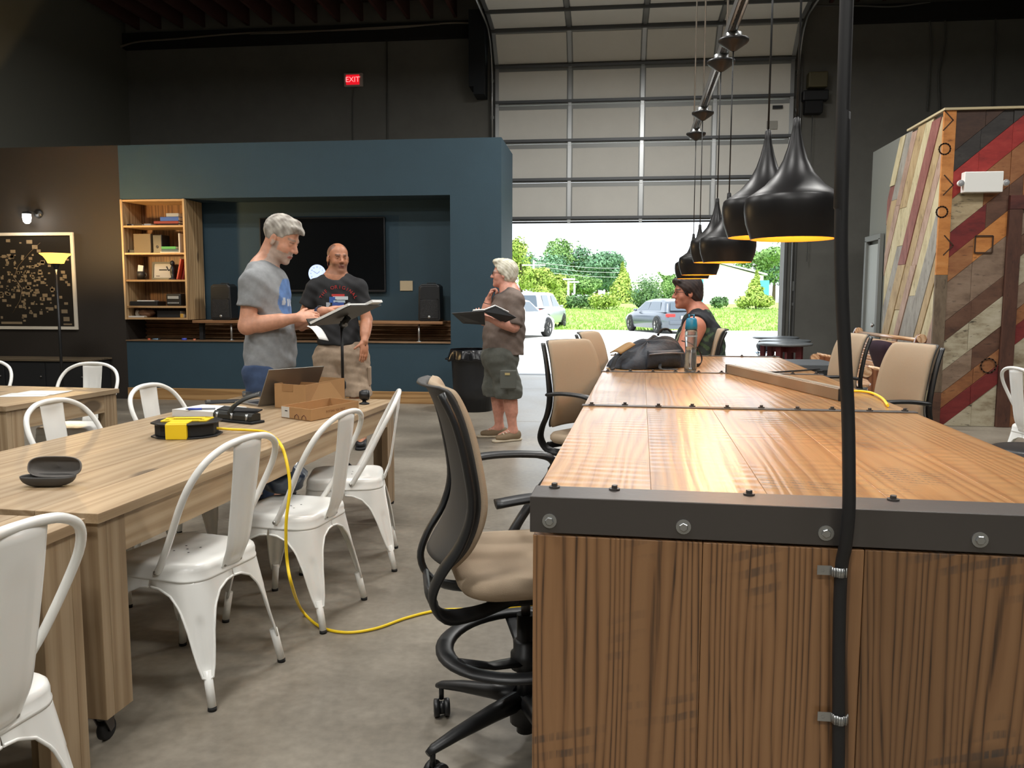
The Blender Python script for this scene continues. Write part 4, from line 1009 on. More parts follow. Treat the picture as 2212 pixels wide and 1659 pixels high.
# three-hole punch
A, B = tp(457, 908), tp(546, 917); pos, hd_, ln = frame2(A, B)
hp = thing('hole_punch', 'black three-hole punch with its lever raised on the laptop table', 'hole punch', tuple(pos), hd_)
MB().box((0, .03, .006), (.29, .085, .012)).build('base_tray', M_blkm, hp, bevel=.003)
MB().prism([(0, .012), (.062, .012), (.062, .045), (.045, .05), (.012, .05), (0, .035)], -.13, .13, 'yz').build('punch_body', mat('punch_black', (34, 34, 30), .45), hp, bevel=.003)
MB().box((0, .05, .056), (.26, .05, .006), (.25, 0, 0)).build('paper_guide', M_blk, hp)
for x in (-.1, 0, .1): MB().cyl((x, .0, .012), (x, -.0, .046), .007, 10).build('punch_pin', M_galv, hp)
MB().tube(smooth_path([(-.02, .0, .04), (.0, .02, .08), (.05, .045, .115), (.12, .07, .14)], 4), [(.022, .007)]*13, 8, up=(0, -.6, 1)).build('lever', mat('punch_black', (34, 34, 30), .45), hp)
# paper stack and pen
A, B = tp(372, 899), tp(470, 906); C = tp(556, 879)
pos = (A+B)/2; d = B-A
pst = thing('paper_stack', 'thick stack of white paper under the blue pen', 'paper', tuple(A), atan2(d.y, d.x)-.0)
MB().box((.145, .11, .0175), (.29, .22, .035)).build('ream', mat('paper_white', (214, 212, 206), .8), pst, bevel=.001)
MB().box((.15, .11, .0358), (.28, .21, .001), (0, 0, .05)).build('top_sheet', mat('paper_bright', (228, 228, 224), .8), pst)
pn = PZ(434, 886, WZ+.036); pe = thing('pen', 'blue pen with grey cap on the paper stack', 'pen', (pn[0], pn[1], WZ+.0365), .25)
MB().tube([(-.06, 0, .006), (.005, 0, .006)], .0055, 10).build('barrel', mat('pen_blue', (54, 76, 170), .4), pe); MB().tube([(.005, 0, .006), (.07, 0, .006)], .0045, 10).build('cap', mat('pen_grey', (110, 112, 120), .4), pe); MB().tube([(-.075, 0, .006), (-.06, 0, .006)], [.001, .0048], 10).build('tip', M_blk, pe)
# clipboard and clear box beyond the punch
c = PZ(525, 868, WZ); cbx = thing('clipboard', 'black clipboard lying beside the laptop base', 'clipboard', (c[0]-.1, c[1]-.02, WZ), .5)
MB().box((0, 0, .003), (.22, .15, .006)).build('board', M_blkm, cbx, bevel=.002); MB().box((-.09, 0, .009), (.02, .07, .008)).build('clip', M_galv, cbx)
c = PZ(545, 857, WZ); cl_ = thing('clear_case', 'small clear plastic case standing beyond the laptop base', 'case', (c[0]-.02, c[1]+.03, WZ), .3)
M_clr = mat('clear_plastic', (230, 232, 232), .08, trans=.92)
MB().box((0, 0, .012), (.1, .06, .024)).build('body', M_clr, cl_, bevel=.006); MB().box((0, 0, .0275), (.102, .062, .006)).build('lid', M_clr, cl_, bevel=.002)
# small black camera lens near the table end
c = PZ(787, 873, WZ); wc = thing('webcam', 'small black webcam standing near the far table edge', 'webcam', (c[0], c[1], WZ), radians(20))
MB().lathe([(0, .0), (.028, 0), (.03, .006), (.012, .012), (.01, .03), (0, .03)], 16).build('foot', M_blk, wc)
MB().lathe([(0, -.03), (.02, -.028), (.03, -.012), (.031, .016), (.025, .028), (0, .028)], 18, (0, 0, .052), axis='x').build('head', M_blk, wc)
MB().lathe([(.0, .029), (.016, .03), (.025, .031), (.028, .027)], 18, (0, 0, .052), axis='x').build('lens_ring', M_galv, wc)
# cord reel
c = tp(405, 940); rl = thing('cord_reel', 'yellow and black extension cord reel lying on the laptop table', 'cord reel', tuple(c), radians(12))
def octo(rx, ry): return [(rx*cos(a), ry*sin(a)) for a in [radians(x) for x in (22, 50, 70, 110, 130, 158, 202, 230, 250, 290, 310, 338)]]
MB().prism(octo(.15, .13), 0, .008, 'xy').build('flange', M_blk, rl, bevel=.003); MB().prism(octo(.15, .13), .058, .066, 'xy').build('flange', M_blk, rl, bevel=.003)
MB().prism(octo(.134, .115), .008, .058, 'xy').build('drum', M_blkm, rl, bevel=.004)
M_yel = mat('safety_yellow', (242, 206, 30), .45)
MB().box((-.01, -.117, .034), (.088, .02, .066)).build('yellow_clamp', M_yel, rl, bevel=.003)
yl = MB(); yl.box((-.01, -.075, .068), (.088, .08, .006)); yl.box((0, .045, .069), (.2, .03, .008)); yl.box((-.08, .0, .069), (.034, .1, .008)); yl.box((.08, .0, .069), (.034, .1, .008)); yl.box((0, -.03, .069), (.17, .022, .008)); yl.build('yellow_handle', M_yel, rl, bevel=.003)
# yellow extension cord: off the reel, over the table edge, down to the floor and under the stool
cp = [tp(462, 939)+Zv*.03, tp(500, 937)+Zv*.02, tp(540, 935)+Zv*.012, tp(575, 938)+Zv*.009]
cp += [Vector(PD(600, 952, 2.98)), Vector(PD(616, 985, 2.87)), Vector(PD(626, 1050, 2.84)), Vector(PD(618, 1130, 2.83)), Vector(PD(620, 1210, 2.86)), Vector(PD(632, 1270, 2.86))]
cp += [Vector(PZ(652, 1318, .03)), Vector(PZ(690, 1353, .007)), Vector(PZ(745, 1366, .007)), Vector(PZ(810, 1358, .007)), Vector(PZ(880, 1334, .007)), Vector(PZ(950, 1318, .007)), Vector(PZ(1040, 1315, .007)), Vector(PZ(1130, 1310, .007)), Vector(PZ(1230, 1290, .007)), Vector((.5, 3.6, .007))]
xc = thing('extension_cord', 'yellow extension cord running from the reel over the chair down to the floor', 'cord', (0, 0, 0))
MB().tube(smooth_path(cp, 8), .0058, 8).build('cord_run', M_yel, xc)
# glasses case
c = tp(105, 1050); gc = thing('glasses_case', 'open dark grey glasses case at the laptop table end', 'glasses case', tuple(c), radians(8))
def shell(flip):
    def fn(u, v):
        a = 2*pi*u; rr = cos(v*pi/2)**.6
        x, y = .085*cos(a)*rr, .034*sin(a)*rr
        x = math.copysign(abs(cos(a))**.55, cos(a))*.085*rr; y = math.copysign(abs(sin(a))**.8, sin(a))*.034*rr
        return (x, y, .034*(1-sin(v*pi/2)) if not flip else .034*(1-sin(v*pi/2)))
    return fn
M_cased = mat('case_grey', (66, 64, 62), .55); 
MB().grid(shell(False), 36, 10, closeu=True).build('bottom_shell', M_cased, gc, solid=.003)
MB().grid(shell(False), 36, 10, closeu=True).build('lid_shell', mat('case_lining', (112, 108, 104), .8), gc, (.012, .05, .052), (radians(78), 0, 0), solid=.003)
# loose sheets on the other table
for (px, py, a, lab) in ((60, 853, .25, 'white loose paper sheet partly under another on the pine table'), (90, 849, .08, 'white loose paper sheet lying on top of another on the pine table')):
    c = PZ(px, py, WZ); o = thing('paper_sheet', lab, 'paper', (c[0], c[1], WZ+(.0006 if py == 853 else .0022)), a, 'loose paper sheets')
    def sheet(u, v): return ((u-.5)*.28, (v-.5)*.216, .004*max(0, u-.8)*max(0, v-.7)*8)
    MB().grid(sheet, 10, 8).build('sheet', mat('paper_bright', (228, 228, 224), .8), o, solid=.0012)
# dark leather bag on the chair seat beyond the table
sbg = thing('leather_bag', 'dark blue leather bag slumped on a chair under the laptop table', 'bag', (-1.62, 3.62, .0))
p = PZ(610, 1062, .46); sbg.location = (p[0], p[1], .452)
MB().grid(blob(.11, .1, .16, 11, amp=.14), 36, 18, closeu=True).build('bag_body', mat('blue_leather', (24, 38, 56), .32, coat=.3), sbg)
MB().tube([(-.06, 0, .13), (-.03, -.02, .19), (.03, -.02, .19), (.06, 0, .13)], .007, 8).build('strap', mat('blue_leather', (24, 38, 56), .32), sbg)

# ------------------------------------------------------------------ reclaimed wood wall on the right
WX, WY, WH, WYE = 3.35, 8.95, 3.22, 11.3
rw = sempty('wall_reclaimed')
MB().box(((WX+.03+XR)/2, (WY+.03+WYE)/2, WH/2), (XR-WX-.03, WYE-WY-.03, WH)).build('wall_core', mat('plain_grey_wall', (120, 122, 116), .8), rw)
def clip(poly, nx, ny, c):
    out = []
    for i in range(len(poly)):
        p, q = poly[i], poly[(i+1) % len(poly)]
        dp, dq = nx*p[0]+ny*p[1]-c, nx*q[0]+ny*q[1]-c
        if dp <= 0: out.append(p)
        if (dp < 0 < dq) or (dq < 0 < dp):
            t = dp/(dp-dq); out.append((p[0]+(q[0]-p[0])*t, p[1]+(q[1]-p[1])*t))
    return out
def rec(name, c1, c2, c3, scale=1.0, axis='x', wear=.5):
    """weathered painted board: streaky paint over wood with worn patches"""
    key = 'reclaimed_'+name
    if key in _mc: return _mc[key]
    m = bpy.data.materials.new(key); m.use_nodes = True; _mc[key] = m
    nt = m.node_tree; N = nt.nodes.new; L = nt.links.new; p = nt.nodes['Principled BSDF']; p.inputs['Roughness'].default_value = .7
    tc = N('ShaderNodeTexCoord'); oi = N('ShaderNodeObjectInfo')
    mu = N('ShaderNodeMath'); mu.operation = 'MULTIPLY'; mu.inputs[1].default_value = 23; L(oi.outputs['Random'], mu.inputs[0])
    ad = N('ShaderNodeVectorMath'); ad.operation = 'ADD'; L(tc.outputs['Object'], ad.inputs[0]); L(mu.outputs[0], ad.inputs[1])
    mp = N('ShaderNodeMapping'); mp.inputs['Scale'].default_value = (1, 1, .35) if axis == 'z' else (.35, 1, 1); L(ad.outputs[0], mp.inputs['Vector'])
    n1 = N('ShaderNodeTexNoise'); n1.inputs['Scale'].default_value = 9*scale; n1.inputs['Detail'].default_value = 6; n1.inputs['Roughness'].default_value = .7; L(mp.outputs[0], n1.inputs['Vector'])
    cr = N('ShaderNodeValToRGB'); e = cr.color_ramp.elements; e[0].position = .3; e[0].color = srgb(*c3); e[1].position = .75; e[1].color = srgb(*c2); q = e.new(.5); q.color = srgb(*c1)
    L(n1.outputs['Fac'], cr.inputs[0])
    n2 = N('ShaderNodeTexNoise'); n2.inputs['Scale'].default_value = 26; n2.inputs['Detail'].default_value = 5; L(mp.outputs[0], n2.inputs['Vector'])
    mr = N('ShaderNodeMapRange'); mr.inputs['From Min'].default_value = .62; mr.inputs['From Max'].default_value = .7; mr.inputs['To Max'].default_value = wear; L(n2.outputs['Fac'], mr.inputs['Value'])
    mx = N('ShaderNodeMix'); mx.data_type = 'RGBA'; L(mr.outputs[0], mx.inputs['Factor']); L(cr.outputs[0], mx.inputs[6]); mx.inputs[7].default_value = srgb(*[int(c*.45) for c in c3])
    L(mx.outputs[2], p.inputs['Base Color'])
    b = N('ShaderNodeBump'); b.inputs['Strength'].default_value = .4; b.inputs['Distance'].default_value = .006; L(n1.outputs['Fac'], b.inputs['Height']); L(b.outputs['Normal'], p.inputs['Normal'])
    return m
R_dkb = rec('dark_brown', (62, 42, 32), (76, 54, 42), (46, 32, 26)); R_blk = rec('charcoal', (50, 46, 44), (66, 62, 58), (36, 34, 33))
R_red = rec('red', (150, 40, 36), (168, 58, 50), (120, 30, 28), wear=.25); R_red2 = rec('dark_red', (112, 34, 32), (128, 48, 44), (84, 26, 26), wear=.25)
R_org = rec('orange', (190, 124, 62), (204, 142, 82), (160, 98, 46)); R_orb = rec('orange_brown', (142, 92, 56), (160, 112, 72), (112, 70, 42))
R_pal = rec('pale_tan', (168, 150, 118), (184, 168, 138), (128, 108, 82), wear=.7); R_gry = rec('grey_tan', (132, 110, 92), (150, 130, 112), (104, 84, 68))
R_brn = rec('brown', (96, 66, 50), (112, 82, 64), (74, 50, 38)); R_wht = rec('whitewash', (170, 160, 136), (190, 182, 162), (120, 104, 80), wear=.9)
zf = lambda py, px=2052: PY(px, py, WY)[2]
xs0, xpost = PY(2049, 560, WY)[0], PY(2163, 700, WY)[0]
sl_ = .86
rows = [(228, 327, R_dkb, R_dkb), (327, 372, R_blk, R_blk), (372, 430, R_red, R_red), (430, 503, R_pal, R_orb), (503, 557, R_red2, R_brn), (557, 610, R_orb, R_org), (610, 695, R_gry, R_gry),
        (695, 738, R_brn, R_brn), (738, 802, R_wht, R_wht), (802, 850, R_gry, R_brn), (850, 884, R_orb, R_orb), (884, 925, R_red2, R_red2), (925, 1040, R_wht, R_wht), (1040, 1100, R_orb, R_orb), (1100, 1160, R_red2, R_red2), (1160, 1240, R_org, R_org), (1240, 1320, R_gry, R_gry), (1320, 1400, R_wht, R_wht), (1400, 1500, R_red2, R_brn), (1500, 1600, R_orb, R_orb), (1600, 1720, R_pal, R_gry), (1720, 1850, R_brn, R_org)]
rnd = random.Random(12)
def board(poly, y0, y1, m, plane='xz', name='board'):
    if len(poly) < 3: return
    cx = sum(p[0] for p in poly)/len(poly); cz = sum(p[1] for p in poly)/len(poly)
    if plane == 'xz': MB().prism([(p[0]-cx, p[1]-cz) for p in poly], 0, y1-y0, 'xz').build(name, m, rw, (cx, y0, cz), bevel=.0025)
    else: MB().prism([(p[0]-cx, p[1]-cz) for p in poly], 0, y1-y0, 'yz').build(name, m, rw, (y0, cx, cz), bevel=.0025)
def rowpoly(x0, x1, za, zb, reg=None):
    """band between lines through (xs0,za) and (xs0,zb) with slope sl_"""
    poly = [(x0, .002), (x1, .002), (x1, WH), (x0, WH)]
    f = lambda z: z-sl_*xs0
    poly = clip(poly, -sl_, 1, f(za)-.0015); poly = clip(poly, sl_, -1, -f(zb)-.0015)
    return poly
for ya, yb, ma, mb in rows:
    za, zb = zf(ya), zf(yb)
    for x0, x1, m in ((xs0+.002, xs0+(xpost-xs0)*rnd.uniform(.42, .62), ma),):
        board(rowpoly(x0, x1-.001, za, zb), WY+.03-rnd.uniform(.018, .03), WY+.031, ma)
        board(rowpoly(x1+.001, xpost-.002, za, zb), WY+.03-rnd.uniform(.018, .03), WY+.031, mb)
    board(clip(rowpoly(xpost-.0, xpost+.128, za+.0, zb+.0), 0, -1, -(zf(453, 2172)+.143)), WY+.03-rnd.uniform(.018, .03), WY+.031, mb)
    xq = xpost+.13
    for q in range(4):
        xn = xq+rnd.uniform(.45, .8)
        board(rowpoly(xq, xn-.002, za+.28, zb+.28), WY+.03-rnd.uniform(.015, .03), WY+.031, (ma, mb)[q % 2]); xq = xn
# upright strip and post
zc = zf(594)
xst = WX+.0
board([(xst, zc+.001), (xs0, zc+.001), (xs0, WH), (xst, WH)], WY-.004, WY+.031, R_org, name='corner_board')
board([(xst, zf(848)), (xs0, zf(848)), (xs0, zc-.001), (xst, zc-.001)], WY-.004, WY+.031, rec('weathered_grey', (112, 96, 78), (130, 114, 96), (86, 72, 58), axis='z'), name='corner_board')
board([(xst, .002), (xs0, .002), (xs0, zf(848)-.002), (xst, zf(848)-.002)], WY-.004, WY+.031, R_brn, name='corner_board')
pb = zf(453, 2172)
board([(xpost, .002), (xpost+.128, .002), (xpost+.128, pb), (xpost, pb)], WY-.03, WY+.031, rec('post_brown', (78, 48, 36), (92, 60, 46), (58, 36, 28), axis='z'), name='post')
board([(xpost, pb+.002), (xpost+1.1, pb+.002), (xpost+1.1, pb+.14), (xpost, pb+.14)], WY-.034, WY+.031, rec('lintel_maroon', (84, 40, 34), (98, 52, 44), (62, 30, 26)), name='lintel')
MB().box(((WX+XR)/2, WY+.5, WH+.012), (XR-WX+.02, 1.06, .022)).build('cap_board', mat('pale_ply_edge', (186, 172, 138), .8), rw)
# stencilled marks on the boards
M_ink = mat('stencil_ink', (64, 44, 30), .9)
def mark_ring(px, py, r, n, y=WY-.0062):
    c = PY(px, py, WY)
    for k in range(n):
        a, b = 2*pi*k/n+.5, 2*pi*(k+1)/n+.5
        A = Vector((c[0]+r*cos(a), y, c[2]+r*sin(a))); B = Vector((c[0]+r*cos(b), y, c[2]+r*sin(b))); d = B-A
        MB().box((A+B)/2, (d.length+.012, .0015, .014), Matrix.Rotation(-atan2(d.z, d.x), 3, 'Y')).build('stencil_stroke', M_ink, rw)
for py in (260, 400, 530):
    c = PY(2044, py, WY)
    for sx, sz in ((-1, 1), (1, 1), (1, -1), (-1, -1)):
        if sx > 0: MB().box((c[0]-.025+.045*sx, WY-.0055, c[2]+.05*sz), (.012, .0015, .14), Matrix.Rotation(radians(-42*sz), 3, 'Y')).build('stencil_stroke', M_ink, rw)
for py in (322, 458): mark_ring(2044-(py-240)*.045, py, .055, 14)
c = PY(2125, 528, WY)
for dx, dz, w, h in ((-.085, 0, .016, .17), (.085, 0, .016, .17), (0, .085, .17, .016), (0, -.085, .17, .016)): MB().box((c[0]+dx, WY-.003, c[2]+dz), (w, .0015, h)).build('stencil_stroke', M_ink, rw)
mark_ring(2135, 790, .075, 12, WY-.003)
# pale boards on the side face
pal = [rec('cream', (196, 184, 148), (208, 198, 168), (168, 152, 116), axis='z'), rec('pinkish', (170, 142, 126), (186, 162, 146), (140, 114, 98), axis='z'), rec('pale_grey', (150, 146, 138), (172, 168, 158), (120, 114, 106), axis='z'), rec('tan', (174, 150, 112), (190, 168, 132), (146, 122, 86), axis='z'), rec('slate', (104, 98, 96), (126, 120, 116), (80, 76, 74), axis='z'), rec('rose', (136, 84, 78), (156, 110, 100), (110, 66, 60), axis='z')]
sls = 1.75; off = -1.0; seq = [0, 3, 1, 2, 0, 5, 4, 1, 3, 2, 1, 0, 3, 2, 0, 1, 3, 5]; q = 0
YS1 = 10.62
while off < 5.2:
    w = rnd.uniform(.13, .24)
    ht = WH-rnd.uniform(0, .05)
    poly = [(WY+.03, .002), (YS1-rnd.uniform(0, .05), .002), (YS1-rnd.uniform(0, .05), ht), (WY+.03, ht)]
    f = lambda o: o+sls*0
    # lines z = o*... in (y,z): z + sls*(y-WY) = k
    k0_, k1_ = off, off+w*2.0
    poly = clip(poly, -sls, -1, -(k0_+sls*WY)-.003); poly = clip(poly, sls, 1, k1_+sls*WY-.003)
    if len(poly) > 2:
        zs_ = sorted(p[1] for p in poly); cut = rnd.uniform(.35, .65)*(zs_[-1]-zs_[0])+zs_[0]
        lo_, hi_ = clip(poly, 0, 1, cut-.001), clip(poly, 0, -1, -cut-.001)
        board(lo_, WX+.03-rnd.uniform(.012, .03), WX+.031, pal[seq[q % len(seq)]], 'yz'); board(hi_, WX+.03-rnd.uniform(.012, .03), WX+.031, pal[seq[(q+5) % len(seq)]], 'yz')
    off += w*2.0; q += 1
# grey door in the plain end of that side
dr = sempty('door_1', (WX, 0, 0))
M_trim = mat('door_trim_grey', (104, 106, 102), .6); M_dlf = mat('door_leaf_pale', (150, 154, 150), .55)
ya, yb = 10.68, 11.28
MB().box((.01, (ya+yb)/2, 1.02), (.02, yb-ya-.12, 2.0)).build('door_leaf', M_dlf, dr)
for y in (ya+.03, yb-.03): MB().box((-.005, y, 1.04), (.05, .07, 2.08)).build('door_trim', M_trim, dr, bevel=.003)
MB().box((-.005, (ya+yb)/2, 2.1), (.05, yb-ya+.01, .07)).build('door_trim', M_trim, dr, bevel=.003)
MB().lathe([(0, -.05), (.025, -.05), (.028, -.03), (.012, -.02), (.012, 0)], 14, (0, ya+.12, 1.0), axis='x').build('door_knob', M_alu, dr)
# emergency light
ex = thing('emergency_light', 'white emergency light with two round lamps on the reclaimed wood wall', 'emergency light', (PY(2121, 394, WY-.05)[0], WY-.002, PY(2121, 394, WY-.05)[2]))
MB().box((0, -.05, 0), (.37, .09, .205)).build('housing', M_white, ex, bevel=.008)
for s in (-1, 1):
    h = MB().tube([(s*.18, -.05, -.01), (s*.2, -.05, -.01)], .015, 10).build('lamp_neck', M_white, ex)
    MB().lathe([(0, .03), (.02, .03), (.03, .01), (.033, -.02), (.03, -.028)], 18, (s*.215, -.07, -.01), axis='y').build('lamp_head', M_white, ex)
    MB().lathe([(0, -.029), (.029, -.027), (.03, -.024)], 18, (s*.215, -.07, -.01), axis='y').build('lamp_lens', mat('lens_grey', (150, 152, 154), .15), ex)

# ------------------------------------------------------------------ church pew, cushion, cafe tables
M_pew = wood('pew_oak', (176, 126, 88), (210, 168, 128), (222, 184, 148), 'y', rings=9, rough=.32, coat=.5, bump=.06, randhue=.1)
M_pewd = wood('pew_dark_end', (84, 46, 28), (118, 70, 44), (132, 84, 56), 'z', rings=8, rough=.35, coat=.4, bump=.06)
pw0, pw1 = 8.75, 10.8
pe_ = thing('church_pew', 'wooden church pew with a slatted back along the reclaimed wood wall', 'pew', (0, 0, 0))
for q in range(7):
    z = .46+q*.062; x = 3.0+q*.02
    MB().box((0, 0, 0), (.022, pw1-pw0, .0605)).build('back_plank', M_pew, pe_, (x, (pw0+pw1)/2, z), (0, -.3, 0), bevel=.0015)
MB().tube([(3.155, pw0, .905), (3.155, pw1, .905)], .022, 10).build('top_rail', M_pew, pe_)
for q in range(3): MB().box((0, 0, 0), (.138, pw1-pw0, .028)).build('seat_plank', M_pew, pe_, (2.66+q*.14, (pw0+pw1)/2, .43), bevel=.003)
endp = [(2.62, 0), (3.22, 0), (3.2, .5), (3.2, .86), (3.215, .92), (3.19, .965), (3.13, .97), (3.1, .92), (3.06, .74), (2.98, .62), (2.86, .585), (2.72, .6), (2.66, .635), (2.60, .62), (2.575, .57), (2.60, .515), (2.65, .50), (2.69, .46), (2.66, .40), (2.64, .2)]
for y in (pw0-.045, pw1+.005): MB().prism(endp, y, y+.04).build('end_panel', M_pewd, pe_, bevel=.006)
for y in (pw0-.06, pw1-.01):
    MB().cyl((2.635, y, .578), (2.635, y+.07, .578), .052, 20).build('arm_scroll', M_pew, pe_); MB().cyl((3.155, y, .925), (3.155, y+.07, .925), .045, 20).build('back_scroll', M_pew, pe_)
    MB().tube([(2.66, y+.035, .628), (2.85, y+.035, .592), (2.99, y+.035, .628)], .02, 8).build('arm_cap', M_pew, pe_)
cu = thing('throw_pillow', 'dark purple throw pillow leaning on the church pew back', 'pillow', (2.93, 9.1, .66)); cu.rotation_euler = (0, -.4, .25)
def pil(u, v):
    a, b = u*2*pi, (v-.5)*pi
    k = cos(b)**.45 if abs(cos(b)) > 1e-6 else 0
    x = math.copysign(abs(sin(b))**1.0, sin(b))*.065; c_, s_ = cos(a), sin(a)
    m_ = 1/max(abs(c_), abs(s_))**.75
    return (x, .2*c_*m_*k, .2*s_*m_*k)
MB().grid(pil, 32, 14, closeu=True).build('pillow_body', mat('purple_velvet', (44, 24, 38), .9), cu); cu.location.z = .70
M_gt = mat('grey_laminate', (116, 122, 126), .3); M_rleg = mat('maroon_leg', (104, 38, 40), .5)
for i, (x, y, lab) in enumerate(((2.36, 11.3, 'round grey cafe table with maroon legs, closest to the pew'), (2.55, 12.2, 'round grey cafe table between two others beside the doorway'), (2.62, 13.25, 'round grey cafe table standing right at the doorway jamb'))):
    t = thing('cafe_table', lab, 'table', (x, y, 0), 0, 'round cafe tables')
    MB().lathe([(0, .705), (.30, .705), (.345, .715), (.355, .73), (.345, .742), (.33, .745), (0, .745)], 40).build('table_top', M_gt, t)
    for k in range(4):
        a = radians(45+90*k+12); MB().box((0, 0, .352), (.07, .07, .704)).build('leg', M_rleg, t, (.2*cos(a), .2*sin(a), 0), (0, 0, a), bevel=.006)
    MB().box((0, 0, .66), (.36, .05, .07), (0, 0, radians(57))).build('cross_rail', M_rleg, t); MB().box((0, 0, .655), (.36, .05, .07), (0, 0, radians(147))).build('cross_rail', M_rleg, t)
gs = thing('side_table', 'low dark grey rectangular table between the counter table and the pew', 'table', (1.84, 7.75, 0), radians(3))
MB().box((0, 0, .72), (.42, .7, .05)).build('table_top', mat('dark_grey_top', (82, 86, 90), .4), gs, bevel=.006)
for sx in (-1, 1):
    for sy__ in (-1, 1): MB().box((sx*.17, sy__*.3, .347), (.06, .06, .695)).build('leg', M_blkm, gs, bevel=.004)
for sx in (-1, 1): MB().box((sx*.17, 0, .655), (.03, .54, .08)).build('apron', M_blkm, gs)

# ------------------------------------------------------------------ things on the counter table
def btp(px, py, dz=0): p = PZ(px, py, BZ+dz); return Vector((p[0], p[1], BZ+dz))
bp = thing('backpack', 'slumped dark backpack with loose straps lying on the counter table', 'backpack', (.235, 4.93, BZ+.004), radians(38))
M_bp = mat('backpack_nylon', (40, 46, 56), .75, bump=.5, bscale=30); M_bps = mat('backpack_strap', (28, 30, 34), .8)
def bpf(u, v):
    a = u*2*pi; b = v*pi/2
    rx, ry = .25*abs(cos(b))**.5, .15*abs(cos(b))**.5
    x = math.copysign(abs(cos(a))**.7, cos(a))*rx; y = math.copysign(abs(sin(a))**.7, sin(a))*ry
    h = .13+.055*(x/.25)+.02*sin(9*x+1)+.012*sin(17*y+5*x)
    w = 1+.03*sin(11*a+6*v)+.02*sin(5*a+2)
    return (x*w, y*w, max(0, h*sin(b))*(1+.05*sin(7*a+3*v)))
MB().grid(bpf, 56, 16, closeu=True).build('main_body', M_bp, bp)
def pkt(u, v):
    x = (u-.5)*.26; z = v*.1
    return (x, -.15-.035*sin(pi*u)**.5*sin(pi*min(1, v*1.0))**.5, z+.005)
MB().grid(pkt, 20, 10).build('front_pocket', M_bp, bp, solid=.004)
MB().tube(smooth_path([(-.13, -.168, .085), (0, -.185, .09), (.13, -.168, .085)], 4), .004, 6).build('zip', mat('zip_grey', (96, 100, 108), .4), bp)
MB().grid(lambda u, v: (-.245+.11*u, -.05+.1*v, .088+.05*u+.012*sin(pi*v)), 8, 6).build('tan_patch', mat('tan_leather', (140, 108, 62), .7), bp, solid=.006)
MB().tube(smooth_path([(.08, .0, .185), (.11, .01, .215), (.16, .01, .22), (.19, 0, .2)], 5), .007, 8).build('grab_handle', M_bps, bp)
MB().tube(smooth_path([(.22, -.06, .15), (.30, -.09, .12), (.335, -.11, .05), (.30, -.13, .008), (.2, -.16, .008)], 5), [(.014, .003)]*21, 8).build('shoulder_strap', M_bps, bp)
MB().tube(smooth_path([(-.22, -.02, .08), (-.27, -.04, .06), (-.31, -.06, .01), (-.33, -.1, .006)], 5), [(.014, .004)]*16, 8).build('shoulder_strap', M_bps, bp)
MB().tube(smooth_path([(-.05, -.17, .03), (-.1, -.24, .006), (-.03, -.3, .006)], 5), [(.009, .002)]*11, 8).build('side_strap', M_bps, bp)
bo_ = btp(1491, 803)
bt_ = thing('water_bottle', 'clear plastic water bottle with turquoise lid on the counter table', 'bottle', tuple(bo_))
MB().lathe([(0, .003), (.028, .0), (.034, .006), (.0345, .03), (.033, .09), (.0305, .12), (.033, .15), (.0345, .2), (.034, .225), (.03, .24), (.028, .24), (.032, .222), (.0325, .2), (.031, .15), (.0285, .12), (.031, .09), (.0325, .03), (.03, .01), (0, .008)], 28).build('body', mat('bottle_clear', (226, 232, 236), .05, trans=.95), bt_)
MB().lathe([(0, .012), (.029, .012), (.0315, .03), (.03, .09), (.0278, .12), (.0295, .14), (0, .14)], 24).build('water', mat('water_clear', (224, 234, 240), .02, trans=1.0), bt_)
MB().lathe([(0, .302), (.022, .3), (.029, .292), (.033, .262), (.034, .238), (.031, .238), (0, .24)], 24).build('lid', mat('turquoise_lid', (32, 140, 184), .35, trans=.25), bt_)
MB().tube([(-.012, 0, .3), (-.014, 0, .318), (.014, 0, .318), (.012, 0, .3)], .005, 8).build('carry_loop', mat('turquoise_lid', (32, 140, 184), .35), bt_)
MB().lathe([(.0347, .1955), (.0347, .205)], 24, (0, 0, 0)).build('printed_band', mat('band_grey', (150, 160, 170), .5), bt_)
A, B = btp(1566, 806), btp(1812, 867); pos, hd_, ln = frame2(A, B)
sc2 = thing('screen_case', 'long taupe folding screen case lying across the counter table', 'screen case', tuple(pos), hd_)
MB().box((0, .03, .024), (ln-.02, .055, .048)).build('case', mat('taupe_case', (134, 118, 100), .45), sc2, bevel=.003)
for s in (-1, 1): MB().box((s*(ln/2-.006), .03, .024), (.012, .058, .05)).build('end_cap', M_blkm, sc2, bevel=.002)
MB().box((0, .03, .049), (ln-.04, .03, .002)).build('top_slot', mat('slot_grey', (168, 160, 148), .3), sc2)
c1 = thing('table_cord', 'yellow cord curling off the counter table edge beside the screen case', 'cord', (0, 0, 0))
MB().tube(smooth_path([btp(1800, 850, .008), btp(1845, 845, .008), btp(1880, 848, .008), btp(1905, 860, .008), btp(1918, 876, .008)], 8), .0055, 8).build('cord_run', M_yel, c1)
c2 = thing('thin_cable', 'thin black cord lying across the far end of the counter table', 'cord', (0, 0, 0))
MB().tube(smooth_path([btp(1615, 798, .006), btp(1660, 804, .006), btp(1720, 801, .006), btp(1770, 797, .006)], 8), .0045, 8).build('cord_run', M_blkm, c2)
